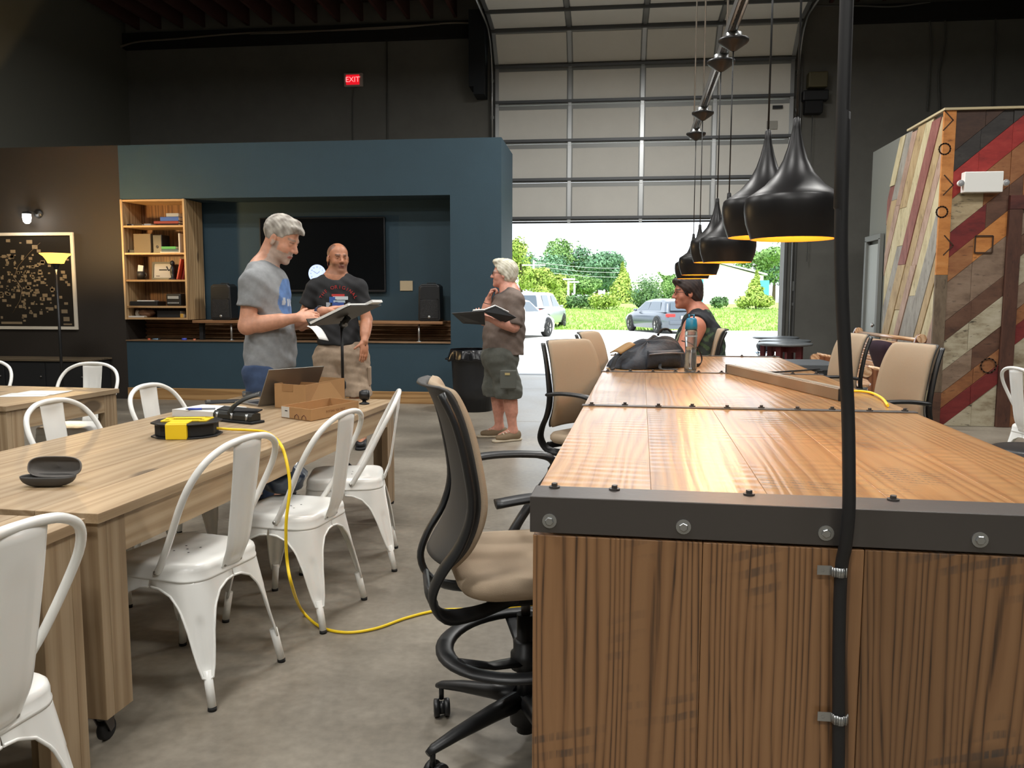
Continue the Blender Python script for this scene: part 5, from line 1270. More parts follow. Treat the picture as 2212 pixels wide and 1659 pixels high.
# black trash can with liner beside the partition
tc_ = PZ(1020, 888, 0)
tr_ = thing('trash_can', 'black round trash can with a plastic liner beside the blue wall', 'trash can', (tc_[0], tc_[1]+.1, 0))
MB().lathe([(0, .01), (.22, .01), (.225, 0), (.245, .3), (.265, .66), (.28, .68), (.28, .70), (.262, .70), (.24, .35), (.215, .03), (0, .03)], 36).build('bin', mat('bin_black', (26, 28, 32), .45), tr_)
def lin(u, v):
    a = u*2*pi; w = .015*sin(9*a)+.01*sin(17*a+1)
    r = .27+v*.035+w*v; z = .71-.11*v**1.5+.012*sin(13*a)*v+(.02*(1-v))
    return (r*cos(a), r*sin(a), z)
MB().grid(lin, 72, 8, closeu=True).build('liner', mat('bin_liner', (18, 19, 22), .25), tr_, solid=.002)
for a in (pi*.95, -.2): MB().tube([(.27*cos(a), .27*sin(a), .60), (.33*cos(a), .33*sin(a), .61), (.33*cos(a+.2), .33*sin(a+.2), .61), (.27*cos(a+.2), .27*sin(a+.2), .60)], .012, 8).build('grip', mat('bin_black', (26, 28, 32), .45), tr_)
# a black round stool seat at the right edge behind the counter table
ps = PZ(2212, 985, .62)
st_ = thing('round_stool', 'black round stool with a grey rim beside the white chair', 'stool', (ps[0]+.06, ps[1]+.05, 0))
MB().lathe([(0, .6), (.16, .6), (.18, .615), (.175, .64), (.15, .65), (0, .648)], 32).build('seat', M_blk, st_); MB().tube([(.183*cos(a), .183*sin(a), .612) for a in [i*2*pi/32 for i in range(32)]], .008, 8, closed=True).build('rim', M_galv, st_)
for k in range(4):
    a = radians(45+90*k); MB().tube([(.12*cos(a), .12*sin(a), .605), (.19*cos(a), .19*sin(a), 0)], .012, 8).build('leg', M_steel, st_)
MB().tube([(.165*cos(a), .165*sin(a), .22) for a in [i*2*pi/28 for i in range(28)]], .009, 8, closed=True).build('foot_ring', M_steel, st_)
# music stand
mb = PZ(735, 1112, 0); mX, mY = mb[0], mb[1]
ms = thing('music_stand', 'black music stand with a wide tilted desk in front of the two men', 'music stand', (0, 0, 0))
mt = PY(738, 694, 4.82); mX, mY = mt[0], mt[1]
MB().cyl((mX, mY, .22), (mX, mY, .78), .013, 12).build('lower_pole', M_blk, ms); MB().cyl((mX, mY, .7), (mX, mY, mt[2]), .009, 12).build('upper_pole', M_blk, ms)
MB().lathe([(.016, .76), (.02, .77), (.02, .8), (.014, .81)], 14, (mX, mY, 0)).build('clutch', M_blk, ms)
for k in range(3):
    a = radians(-80+120*k)
    MB().tube([(mX+.012*cos(a), mY+.012*sin(a), .3), (mX+.2*cos(a), mY+.2*sin(a), .12), (mX+.3*cos(a), mY+.3*sin(a), .012)], .011, 8).build('leg', M_blk, ms)
    MB().tube([(mX+.29*cos(a), mY+.29*sin(a), .018), (mX+.325*cos(a), mY+.325*sin(a), .008)], .013, 8).build('rubber_foot', M_rub, ms)
# desk faces the reader on the left, so its underside shows
desk = [Vector(PY(667, 702, 4.52)), Vector(PY(741, 696, 5.08)), Vector(PY(824, 660, 5.1)), Vector(PY(757, 658, 4.52))]
n2 = (desk[1]-desk[0]).cross(desk[3]-desk[0]).normalized()
if n2.z < 0: n2 = -n2
cen = sum(desk, Vector())/4
desk = [p-n2*((p-cen).dot(n2)) for p in desk]
dm = MB(); dm.add([tuple(p) for p in desk]+[tuple(p-n2*.006) for p in desk], [(0, 1, 2, 3), (7, 6, 5, 4), (0, 4, 5, 1), (1, 5, 6, 2), (2, 6, 7, 3), (3, 7, 4, 0)]); dm.build('desk', mat('stand_desk', (52, 50, 46), .4), ms)
lipv = (desk[0]-desk[1]).normalized()
MB().add([tuple(p) for p in (desk[0], desk[1], desk[1]+n2*.04, desk[0]+n2*.04)], [(0, 1, 2, 3)]).build('desk_lip', mat('stand_desk', (40, 40, 38), .4), ms, solid=.004)
MB().tube([(mX, mY, mt[2]-.03), tuple(cen-n2*.02)], .02, 10).build('tilt_joint', M_blk, ms)
MB().cyl((mX+.02, mY-.03, mt[2]-.02), (mX+.045, mY-.05, mt[2]-.02), .012, 12).build('tilt_knob', M_galv, ms)
def sheet_on(label, a, b, c_, d, th, m, name='sheet_music'):
    o = thing(name, label, 'paper', (0, 0, 0)); P = lambda u, v: desk[0]*(1-u)*(1-v)+desk[1]*u*(1-v)+desk[2]*u*v+desk[3]*(1-u)*v
    A_, B_, C_, D_ = P(a, c_), P(b, c_), P(b, d), P(a, d); e = .0015
    mb_ = MB(); mb_.add([tuple(p+n2*e) for p in (A_, B_, C_, D_)]+[tuple(p+n2*(e+th)) for p in (A_, B_, C_, D_)], [(3, 2, 1, 0), (4, 5, 6, 7), (0, 1, 5, 4), (1, 2, 6, 5), (2, 3, 7, 6), (3, 0, 4, 7)]); mb_.build('pages', m, o)
    return o
sheet_on('open white script pages lying on the music stand desk', .0, .8, .04, .95, .014, mat('paper_bright', (228, 228, 224), .8))
sheet_on('folded white paper sticking out past the music stand desk edge', .55, .9, .75, 1.12, .016, mat('paper_bright', (228, 228, 224), .8))

# ------------------------------------------------------------------ outside: lot, lawn, cars, shrubs, trees, building
lot = struct(MB().box((0, 26.0, -.07), (120, 23.0, .1)).build('ground_lot', concrete('lot_concrete', (196, 194, 188), (224, 222, 216), .8)))
def lawn(u, v):
    x = -90+180*u; y = 37.4+140*v
    return (x, y+.35*sin(x*.35), -.02+1.05*min(1, max(0, (y-38)/24))**1.3-.05*(v < .001))
gm = bpy.data.materials.new('lawn_grass'); gm.use_nodes = True
def leafmat(m, c1, c2, scale, rough=.8):
    m.use_nodes = True
    nt = m.node_tree; N = nt.nodes.new; L = nt.links.new; p = nt.nodes['Principled BSDF']; p.inputs['Roughness'].default_value = rough
    tc = N('ShaderNodeTexCoord'); n = N('ShaderNodeTexNoise'); n.inputs['Scale'].default_value = scale; n.inputs['Detail'].default_value = 6; L(tc.outputs['Object'], n.inputs['Vector'])
    cr = N('ShaderNodeValToRGB'); e = cr.color_ramp.elements; e[0].position = .35; e[0].color = srgb(*c1); e[1].position = .66; e[1].color = srgb(*c2); L(n.outputs['Fac'], cr.inputs[0]); L(cr.outputs[0], p.inputs['Base Color'])
    return m
leafmat(gm, (118, 150, 62), (152, 178, 84), .8)
lw = struct(MB().grid(lawn, 40, 44).build('lawn', gm))
gr = MB(); rg = random.Random(3)
for _ in range(9000):
    x = rg.uniform(-9, 14); y = rg.uniform(37.2, 58); u = (x+90)/180; v = (y-37.4)/140
    b = lawn(u, max(0.0012, v)); h = rg.uniform(.05, .14); a = rg.uniform(0, pi)
    gr.add([(b[0]-.05*cos(a), b[1]-.05*sin(a), b[2]-.02), (b[0]+.05*cos(a), b[1]+.05*sin(a), b[2]-.02), (b[0]+rg.uniform(-.06, .06), b[1], b[2]+h)], [(0, 1, 2)])
go = gr.build('grass_tufts', leafmat(bpy.data.materials.new('grass_blade'), (112, 150, 58), (156, 184, 88), 1.5)); tag(go, 'short sunlit grass growing over the lawn beyond the parking lot', 'grass', kind='stuff')

M_leaf = [leafmat(bpy.data.materials.new('leaf_mid'), (88, 128, 62), (132, 166, 92), 1.2), leafmat(bpy.data.materials.new('leaf_yellow'), (128, 156, 62), (172, 190, 92), 1.2), leafmat(bpy.data.materials.new('leaf_blue'), (76, 118, 84), (112, 150, 112), 1.0), leafmat(bpy.data.materials.new('leaf_dark'), (66, 100, 58), (102, 136, 78), 1.4)]
M_bark = mat('bark', (98, 84, 70), .9, var=.2)
def crown(cx, cy, clumps, n, size, rg):
    mb = MB()
    for _ in range(n):
        c = rg.choice(clumps)
        while True:
            p = Vector((rg.uniform(-1, 1), rg.uniform(-1, 1), rg.uniform(-1, 1)))
            if .45 < p.length < 1: break
        q = Vector((c[0]+p.x*c[3], c[1]+p.y*c[3], c[2]+p.z*c[4]))
        nrm = (p+Vector((rg.uniform(-.7, .7), rg.uniform(-.7, .7), rg.uniform(-.3, .8)))).normalized()
        t1 = nrm.orthogonal().normalized(); t2 = nrm.cross(t1); a = rg.uniform(0, pi); u = t1*cos(a)+t2*sin(a); w = nrm.cross(u); s = size*rg.uniform(.6, 1.3)
        mb.add([q-u*s, q+w*s*.55, q+u*s, q-w*s*.55], [(0, 1, 2, 3)])
    return mb
def tree(px, pytop, Y, wpx, m, label, n=1700, cone=False, base_z=.8):
    top = PY(px, pytop, Y); X0 = top[0]; H = top[2]-base_z; W = wpx/FPX*Y/2
    t = thing('tree', label, 'tree', (X0, Y, base_z), 0, 'trees beyond the lawn'); rg = random.Random(int(px*7+pytop))
    MB().tube([(0, 0, -.3), (.05, 0, H*.3), (0, .1, H*.75)], [H*.028+.05, H*.02+.03, .03], 8).build('trunk', M_bark, t)
    cl = []
    if cone:
        for k in range(9):
            f = k/8; cl.append((rg.uniform(-.1, .1)*W, rg.uniform(-.1, .1)*W, H*(.1+.85*f), W*(1.05-f), H*.13))
    else:
        cl.append((0, 0, H*.62, W*.8, H*.36))
        for k in range(9):
            a = rg.uniform(0, 2*pi); r = rg.uniform(.3, .75)*W; cl.append((r*cos(a), r*sin(a), H*rg.uniform(.35, .88), W*rg.uniform(.3, .5), H*rg.uniform(.12, .22)))
    crown(0, 0, cl, int(n*2.4), max(.12, .0019*Y), rg).build('foliage', m, t)
    return t
tree(1125, 515, 95, 70, M_leaf[1], 'yellow green tree beyond the doorway edge behind the parked cars')
tree(1185, 530, 118, 150, M_leaf[2], 'broad bluish tree behind the utility pole')
tree(1165, 575, 78, 90, M_leaf[1], 'small bright tree in front of the utility pole')
tree(1232, 512, 125, 130, M_leaf[0], 'tallest round tree rising above the power lines', 2400)
tree(1290, 535, 122, 130, M_leaf[2], 'broad bluish tree sloping down towards the gap in the sky', 2200)
tree(1262, 590, 100, 90, M_leaf[0], 'mid green tree below the power lines')
tree(1215, 590, 92, 60, M_leaf[1], 'light green tree beside the two lamp posts')
tree(1345, 572, 82, 74, M_leaf[1], 'pointed light green tree standing alone before the pale houses', 1500, True)
tree(1310, 560, 135, 60, M_leaf[2], 'hazy bluish tree peeking over its neighbours')
tree(1405, 580, 140, 70, M_leaf[0], 'low hazy tree behind the pale houses', 1200)
tree(1452, 590, 82, 50, M_leaf[0], 'green tree beside the white building', 1200)
tree(1635, 535, 110, 130, M_leaf[0], 'tall full tree behind the white building', 2400)
tree(1675, 520, 125, 90, M_leaf[2], 'bluish tree rising beside the door track', 1800)
tree(1632, 590, 66, 60, M_leaf[1], 'slim light conifer standing before the white building', 1500, True)
def shrub(px, py0, py1, Y, wpx, m, label, n=900, spiky=False):
    X0 = PY(px, py1, Y)[0]; zb = lawn((X0+90)/180, (Y-37.4)/140)[2]; H = max(.5, PY(px, py0, Y)[2]-zb); W = wpx/FPX*Y/2
    t = thing('shrub', label, 'shrub', (X0, Y, zb), 0, 'shrubs along the lawn edge'); rg = random.Random(int(px*3)); mb = MB()
    if spiky:
        for k in range(150):
            a = rg.uniform(0, 2*pi); el = rg.uniform(.35, 1.45); L_ = H*rg.uniform(.6, 1.05); d = Vector((cos(a)*cos(el)*W/H*1.1, sin(a)*cos(el)*.9, sin(el)))
            for q in range(14):
                f = q/13; p = d*L_*f; s = .26*(1.1-f)+.08
                for _ in range(2):
                    u = Vector((rg.uniform(-1, 1), rg.uniform(-1, 1), rg.uniform(.1, 1))).normalized(); w = u.orthogonal().normalized()
                    mb.add([p-w*.06, p+w*.06, p+u*s], [(0, 1, 2)])
    else:
        cl = [(rg.uniform(-.7, .7)*W, rg.uniform(-.3, .3), H*rg.uniform(.35, .6), W*.42, H*.42) for _ in range(8)]
        mb = crown(0, 0, cl, int(n*1.8), .1, rg)
    mb.build('foliage', m, t); MB().tube([(0, 0, -.2), (0, 0, H*.5)], [.06, .03], 6).build('stem', M_bark, t)
shrub(1205, 628, 662, 57, 62, M_leaf[1], 'low yellow green shrub behind the parked cars')
shrub(1255, 634, 662, 57, 64, M_leaf[3], 'low dark shrub between two yellow ones')
shrub(1310, 630, 662, 56, 74, M_leaf[1], 'wide yellow green shrub left of the spiky juniper')
shrub(1398, 592, 662, 52, 90, M_leaf[3], 'spiky dark juniper shrub behind the grey sedan', spiky=True)
shrub(1448, 598, 662, 53, 80, M_leaf[0], 'spiky green juniper shrub beside the woman', spiky=True)
shrub(1555, 640, 664, 58, 40, M_leaf[3], 'small sparse shrub at the white building corner', 500)
shrub(1632, 634, 664, 57, 92, M_leaf[1], 'wide yellow green shrub before the white building', 1100)
# white building with blue trim
by = 78
bX0, bX1 = PY(1518, 640, by)[0], PY(1648, 640, by)[0]; bz0, bz1 = .6, PY(1560, 568, by)[2]
bd = thing('white_building', 'white metal building with turquoise trim beyond the lawn', 'building', (0, 0, 0))
M_bw = mat('white_siding', (232, 232, 230), .7); M_bt = mat('turquoise_trim', (84, 176, 196), .6)
mid_ = bX0+(bX1-bX0)*.2
MB().prism([(bX0, bz0), (bX1, bz0), (bX1, PY(1648, 596, by)[2]), (mid_, bz1), (bX0, bz1-.35)], by, by+12).build('wall_block', M_bw, bd)
MB().box((bX0-.02, by+6, (bz0+bz1)/2-.3), (.1, 12, bz1-bz0-.6)).build('side_wall', M_bt, bd)
rA, rB = Vector((mid_, by-.1, bz1+.05)), Vector((bX1+.3, by-.1, PY(1648, 596, by)[2]+.05))
MB().prism([(rA.x, rA.z), (rB.x, rB.z), (rB.x, rB.z+.15), (rA.x, rA.z+.15), (bX0-.2, bz1-.25), (bX0-.2, bz1-.4)], by-.3, by+12.2).build('roof', mat('pale_roof', (206, 210, 212), .6), bd)
p = PY(1640, 640, by); MB().box((p[0]+.3, by-.04, 1.9), (1.1, .1, 2.6)).build('door', M_bt, bd)
hX = PY(1390, 620, 105)
hb = thing('pale_house', 'pale low house seen between the trees', 'house', (0, 0, 0))
hx0, hx1 = PY(1360, 620, 100)[0], PY(1430, 620, 100)[0]
MB().box(((hx0+hx1)/2, 104, 2.0), (hx1-hx0, 8, 3.0)).build('wall_block', M_bw, hb); MB().prism([(hx0-.3, 3.5), (hx1+.3, 3.5), ((hx0+hx1)/2+1, 5.0), ((hx0+hx1)/2-1, 5.0)], 99.7, 108.3).build('roof', mat('pale_roof', (206, 210, 212), .6), hb)
for f in (.25, .7): MB().box((hx0+(hx1-hx0)*f, 99.97, 2.1), (.8, .08, 1.0)).build('window', mat('blue_window', (96, 150, 190), .2), hb)
# poles and lines
def pole(px, py0, Y, r, label, m, arm=None):
    top = PY(px, py0, Y); zb = lawn((top[0]+90)/180, (Y-37.4)/140)[2]
    t = thing('utility_pole' if arm == 'x' else 'lamp_post', label, 'pole', (top[0], Y, zb)); H = top[2]-zb
    MB().tube([(0, 0, -.2), (0, 0, H)], [r, r*.7], 8).build('shaft', m, t)
    if arm == 'x': MB().box((0, 0, H-.5), (2.4, .12, .14)).build('crossarm', m, t); MB().cyl((.35, -.1, H-3), (.35, -.1, H-1.6), .28, 10).build('transformer', M_galv, t)
    else: MB().box((arm, 0, H+.03), (.9, .3, .12)).build('lamp_head', M_white, t)
    return top
M_pw = mat('pale_pole', (214, 212, 206), .7)
u0 = pole(1153, 562, 84, .14, 'pale wooden utility pole carrying the power lines', M_pw, 'x')
pole(1228, 604, 62, .1, 'white lamp post with its head turned towards the other post', M_pw, .05)
pole(1241, 610, 64, .1, 'white lamp post with a wide flat head', M_pw, -.1)
for k, (dy, lab) in enumerate(((3, 'highest of the power lines strung from the utility pole'), (12, 'middle power line strung from the utility pole'), (22, 'lowest power line strung from the utility pole'))):
    a, b, c = Vector(PY(1153, 564+dy, 84)), Vector(PY(1290, 576+dy, 92)), Vector(PY(1430, 575+dy, 100))
    cable('power_line', [a, b, c], .025, mat('wire_grey', (190, 190, 190), .6), lab)
# ------------------------------------------------------------------ cars
def car(name, label, loc, rz, paint, glass, suv=False):
    t = thing(name, label, 'car', loc, rz); Hh = 1.72 if suv else 1.42
    # stations along x: (x, half width, z bottom, z shoulder); heading +x
    L_ = 4.5
    bot = .28 if suv else .2; sh = 1.02 if suv else .9
    def body(u, v):
        x = -L_/2+L_*u; f = abs(2*u-1)
        hw = .9*(1-.16*f**5); shx = sh-(.22*max(0, (u-.72)/.28)**1.3 if not suv else .1*max(0, (u-.8)/.2)**1.3)-.06*max(0, (.12-u)/.12)
        prof_ = [(-hw*.96, bot), (-hw*1.0, bot+.12), (-hw*1.02, (bot+shx)/2), (-hw*.97, shx-.06), (-hw*.86, shx), (0, shx+.03), (hw*.86, shx), (hw*.97, shx-.06), (hw*1.02, (bot+shx)/2), (hw, bot+.12), (hw*.96, bot)]
        i = v*(len(prof_)-1); k = min(len(prof_)-2, int(i)); q = i-k
        y = prof_[k][0]*(1-q)+prof_[k+1][0]*q; z = prof_[k][1]*(1-q)+prof_[k+1][1]*q
        return (x, y, z)
    b = MB(); b.grid(body, 30, 21)
    for u in (0, 1):
        ps_ = [body(u, j/20) for j in range(21)]; b.add(ps_, [tuple(range(21))], 0)
    bo = b.build('body', paint, t)
    cab_ = [(-2.0, sh-.04), (-1.75, Hh-.12), (-1.4, Hh-.03), (-.4, Hh), (.25, Hh-.08), (1.05, sh-.04)] if not suv else [(-2.2, sh-.04), (-2.05, Hh-.1), (-1.8, Hh-.02), (-.3, Hh), (.3, Hh-.06), (1.0, sh-.04)]
    def cabin(u, v):
        k = u*(len(cab_)-1); i = min(len(cab_)-2, int(k)); q = k-i
        x = cab_[i][0]*(1-q)+cab_[i+1][0]*q; zt = cab_[i][1]*(1-q)+cab_[i+1][1]*q
        y0, y1 = .84, .64
        h = max(.001, zt-sh+.04)
        pr = [(-y0, sh-.04), (-y0+(y0-y1)*min(1, h/(Hh-sh)), zt-.03*min(1, h*5)), (-.5*y1, zt+.0), (.5*y1, zt+.0), (y0-(y0-y1)*min(1, h/(Hh-sh)), zt-.03*min(1, h*5)), (y0, sh-.04)]
        j = v*(len(pr)-1); n = min(len(pr)-2, int(j)); r = j-n
        return (x, pr[n][0]*(1-r)+pr[n+1][0]*r, pr[n][1]*(1-r)+pr[n+1][1]*r)
    MB().grid(cabin, 26, 16).build('cabin', paint, t)
    for s in (-1, 1):
        for (xa, xb, xc, xd) in (((-1.55, -.42, -.42, -1.35) if not suv else (-1.9, -.9, -.9, -1.85)), (-.36, .72, .18, -.36)):
            zl, zh = sh+.04, Hh-.14
            yl, yh = .845-.2*((zl-sh+.04)/(Hh-sh)), .845-.2*((zh-sh+.04)/(Hh-sh))
            MB().add([(xa, s*yl, zl), (xb, s*yl, zl), (xc, s*(yh+.012), zh), (xd, s*(yh+.012), zh)], [(0, 1, 2, 3)]).build('side_window', glass, t, solid=.006)
        MB().grid(blob(.1, .09, .12, 5, amp=.02), 14, 8, closeu=True).build('mirror', paint, t, (.62, s*.98, sh-.02))
        MB().box((-2.18, s*.66, sh-.16), (.16, .38, .14)).build('tail_light', mat('tail_red', (190, 44, 40), .3), t, bevel=.03)
        MB().box((2.1, s*.62, sh-.38), (.2, .36, .12)).build('head_light', M_galv, t, bevel=.03)
        for xw in (-1.38, 1.38):
            w = MB(); w.lathe([(.2, -.11), (.31, -.11), (.33, -.08), (.33, .08), (.31, .11), (.2, .11)], 28, (xw, s*.82, .33), axis='y'); wo = w.build('wheel', M_rub, t)
            h = MB(); h.lathe([(0, s*.06), (.06, s*.09), (.2, s*.1), (.215, s*.112)], 20, (xw, s*.82, .33), axis='y'); h.build('rim', M_alu, wo)
            for q in range(5):
                a = q*2*pi/5; MB().box((xw+.12*cos(a), s*.93, .33+.12*sin(a)), (.18, .02, .035), (0, -a, 0)).build('spoke', M_blk, wo)
            MB().tube([(xw+.36*cos(a), s*.885, .33+.36*sin(a)) for a in [pi*k/12 for k in range(13)]], .035, 6, flat=1.2).build('wheel_arch', M_blk, t)
    rz_ = Hh-.16
    MB().add([(-2.03 if not suv else -2.2, -.6, sh+.03), (-2.03 if not suv else -2.2, .6, sh+.03), (-1.8 if not suv else -2.1, .5, rz_), (-1.8 if not suv else -2.1, -.5, rz_)], [(0, 1, 2, 3)]).build('rear_window', glass, t, solid=.008)
    MB().add([(1.06, -.7, sh+.0), (1.06, .7, sh+.0), (.33, .58, rz_+.03), (.33, -.58, rz_+.03)], [(0, 1, 2, 3)]).build('windscreen', glass, t, solid=.008)
    MB().box((-2.26, 0, .46), (.06, 1.5, .16)).build('bumper', M_blk if suv else paint, t, bevel=.03); MB().box((-2.28, 0, .66), (.02, .5, .12)).build('number_plate', M_white, t)
    return t
M_glass = mat('car_glass', (70, 84, 96), .05, spec=.8)
f_, r_ = PZ(1358, 714, -.02), PZ(1430, 720.6, -.02)
hd2 = atan2(f_[1]-r_[1], f_[0]-r_[0])
car('sedan_car', 'dark grey sedan parked on the lot edge by the lawn', ((f_[0]+r_[0])/2+.75, (f_[1]+r_[1])/2+.3, -.02), hd2, mat('car_grey', (92, 100, 110), .22, .4, coat=.6), M_glass)
s_ = PZ(1160, 711, -.02); car('suv_car', 'silver SUV parked with its tail to the hall', (s_[0]-.05, s_[1]+1.4, -.02), radians(78), mat('car_silver', (186, 190, 198), .25, .4, coat=.5), M_glass, True)
s_ = PZ(1118, 731, -.02); car('white_car', 'white car parked in front of the silver SUV', (s_[0]-.35, s_[1]+.6, -.02), radians(70), mat('car_white', (226, 226, 224), .3, coat=.5), M_glass)
# loaded bicycle bag standing just outside the doorway
bgp = PZ(1672, 764, .02)
bb_ = thing('bag_on_stool', 'black bag with pink tag on a small folding stool just outside the doorway jamb', 'bag', (2.42, 12.55-.55, 0)); bb_.location = (2.80, 15.2, -.02); bb_.scale = (1, 1, .85)
MB().grid(blob(.13, .12, .27, 21, amp=.1), 30, 16, closeu=True).build('bag_body', mat('bag_black', (34, 32, 38), .7), bb_, (0, 0, .47))
MB().tube([(-.1, -.1, .6), (-.12, -.13, .5), (-.1, -.12, .45)], .008, 6).build('strap', M_bps, bb_); MB().box((.1, -.1, .66), (.05, .01, .05)).build('tag', mat('pink_tag', (200, 70, 90), .6), bb_)
MB().box((0, 0, .462), (.26, .24, .012)).build('stool_seat', mat('stool_blue', (120, 150, 176), .6), bb_)
for s in (-1, 1): MB().tube([(s*.11, -.1, .46), (-s*.11, .1, .0)], .01, 8).build('stool_leg', M_alu, bb_); MB().tube([(s*.11, .1, .46), (-s*.11, -.1, .0)], .01, 8).build('stool_leg', M_alu, bb_)

# ------------------------------------------------------------------ people: signed-distance bodies meshed with surface nets
class SDF:
    """smooth-blended primitives; each entry (fn, centre, radius, k, mode)"""
    def __init__(s): s.P = []; s.post = []
    def cone(s, a, b, ra, rb, k=.02, mode='u'):
        a, b = np.array(a, float), np.array(b, float); ab = b-a; L2 = max(1e-9, ab@ab)
        def fn(p):
            q = p-a; t = np.clip(q@ab/L2, 0, 1); return np.linalg.norm(q-t[:, None]*ab, axis=1)-(ra+(rb-ra)*t)
        s.P.append((fn, (a+b)/2, np.sqrt(L2)/2+max(ra, rb), k, mode)); return s
    def ell(s, c, r, ax=None, k=.03, mode='u'):
        c, r = np.array(c, float), np.array(r, float); A = np.eye(3) if ax is None else np.array(ax, float)
        def fn(p):
            q = (p-c)@A.T; k0 = np.linalg.norm(q/r, axis=1); k1 = np.linalg.norm(q/(r*r), axis=1); return k0*(k0-1)/np.maximum(k1, 1e-9)
        s.P.append((fn, c, max(r), k, mode)); return s
    def plane(s, p0, n, k=.004):
        """keeps the side opposite to n"""
        p0, n = np.array(p0, float), np.array(n, float); n = n/np.linalg.norm(n)
        s.P.append((lambda p: (p-p0)@n, p0, 1e9, k, 'i')); return s
    def chain(s, pts, rs, k=.02):
        for i in range(len(pts)-1): s.cone(pts[i], pts[i+1], rs[i], rs[i+1], k)
        return s
    def add(s, f, c, r, k=.01, mode='u'): s.P.append((f, np.array(c, float), r, k, mode)); return s
    def __call__(s, p):
        d = np.full(len(p), 1.0)
        for fn, c, R, k, mode in s.P:
            if R > 1e8: idx = slice(None); q = p
            else:
                m = np.linalg.norm(p-c, axis=1) < R+k+.14
                idx = np.nonzero(m)[0]
                if len(idx) == 0: continue
                q = p[idx]
            e = fn(q); o = d[idx]
            if mode == 'u': h = np.maximum(k-np.abs(o-e), 0)/k; d[idx] = np.minimum(o, e)-h*h*k*.25
            elif mode == 'd': e = -e; h = np.maximum(k-np.abs(o-e), 0)/k; d[idx] = np.maximum(o, e)+h*h*k*.25
            else: h = np.maximum(k-np.abs(o-e), 0)/k; d[idx] = np.maximum(o, e)+h*h*k*.25
        for g in s.post: d = d+g(p)
        return d
    def bounds(s):
        lo = np.full(3, 1e9); hi = -lo
        for fn, c, R, k, mode in s.P:
            if mode == 'u': lo = np.minimum(lo, c-R); hi = np.maximum(hi, c+R)
        return lo-.03, hi+.03
def polygonize(f, v):
    lo, hi = f.bounds(); S = 4; st = v*S
    n = np.ceil((hi-lo)/st).astype(int)+1
    g = np.stack(np.meshgrid(*[np.arange(k) for k in n], indexing='ij'), -1).reshape(-1, 3)
    cen = lo+(g+.5)*st
    d = np.concatenate([f(cen[i:i+200000]) for i in range(0, len(cen), 200000)])
    g = g[np.abs(d) < st*1.55]
    off = np.stack(np.meshgrid(*[np.arange(S+1)]*3, indexing='ij'), -1).reshape(-1, 3)
    pts = (lo+((g*S)[:, None, :]+off[None])*v).reshape(-1, 3)
    val = np.concatenate([f(pts[i:i+300000]) for i in range(0, len(pts), 300000)]).reshape(-1, S+1, S+1, S+1)
    neg = val < 0
    cs = [(i, j, k) for i in (0, 1) for j in (0, 1) for k in (0, 1)]
    C = np.stack([val[:, i:S+i, j:S+j, k:S+k] for i, j, k in cs], -1).reshape(-1, 8)
    sg = C < 0; act = sg.any(1) & ~sg.all(1)
    lc = np.stack(np.meshgrid(*[np.arange(S)]*3, indexing='ij'), -1).reshape(-1, 3)
    cell = ((g*S)[:, None, :]+lc[None]).reshape(-1, 3)[act]; C = C[act]; sg = sg[act]
    acc = np.zeros((len(C), 3)); cnt = np.zeros(len(C)); cor = np.array(cs, float)
    for a in range(8):
        for b in range(a+1, 8):
            if np.abs(cor[a]-cor[b]).sum() != 1: continue
            m = sg[:, a] != sg[:, b]; t = C[m, a]/(C[m, a]-C[m, b])
            acc[m] += cor[a]+t[:, None]*(cor[b]-cor[a]); cnt[m] += 1
    V = lo+(cell+acc/cnt[:, None])*v
    N = n*S+2; key = cell[:, 0]+N[0]*(cell[:, 1]+N[1]*cell[:, 2])
    order = np.argsort(key); sk = key[order]
    F = []
    for ax, (e1, e2) in enumerate(((1, 2), (2, 0), (0, 1))):
        ci = [0, 0, 0]; ci[ax] = 1; j = cs.index(tuple(ci))
        m = sg[:, 0] != sg[:, j]; cc = cell[m]; fl = sg[m, 0]
        q = []
        for (u, w) in ((0, 0), (1, 0), (1, 1), (0, 1)):
            c2 = cc.copy(); c2[:, e1] -= u; c2[:, e2] -= w
            kk = c2[:, 0]+N[0]*(c2[:, 1]+N[1]*c2[:, 2]); ii = np.clip(np.searchsorted(sk, kk), 0, len(sk)-1)
            q.append(np.where(sk[ii] == kk, order[ii], -1))
        q = np.stack(q, 1); ok = (q >= 0).all(1); q = q[ok]; fl = fl[ok]
        q[~fl] = q[~fl][:, ::-1]; F.append(q)
    return V, np.concatenate(F)
def sdf_mesh(f, v, name, m, parent, origin, colfn=None):
    V, F = polygonize(f, v)
    used = np.zeros(len(V), bool); used[F.ravel()] = True; mp = np.cumsum(used)-1; V = V[used]; F = mp[F]
    me = bpy.data.meshes.new(name); me.vertices.add(len(V)); me.loops.add(F.size); me.polygons.add(len(F))
    me.vertices.foreach_set('co', (V-origin).astype(np.float32).ravel())
    me.loops.foreach_set('vertex_index', F.ravel().astype(np.int32)); me.polygons.foreach_set('loop_start', np.arange(0, F.size, 4, dtype=np.int32))
    me.update(); me.polygons.foreach_set('use_smooth', [True]*len(F))
    if colfn is not None:
        at = me.color_attributes.new('tone', 'FLOAT_COLOR', 'POINT'); c = np.ones((len(V), 4), np.float32); c[:, :3] = colfn(V); at.data.foreach_set('color', c.ravel())
    me.materials.append(m); me.update()
    o = bpy.data.objects.new(name, me); COL.objects.link(o); o.parent = parent
    return o
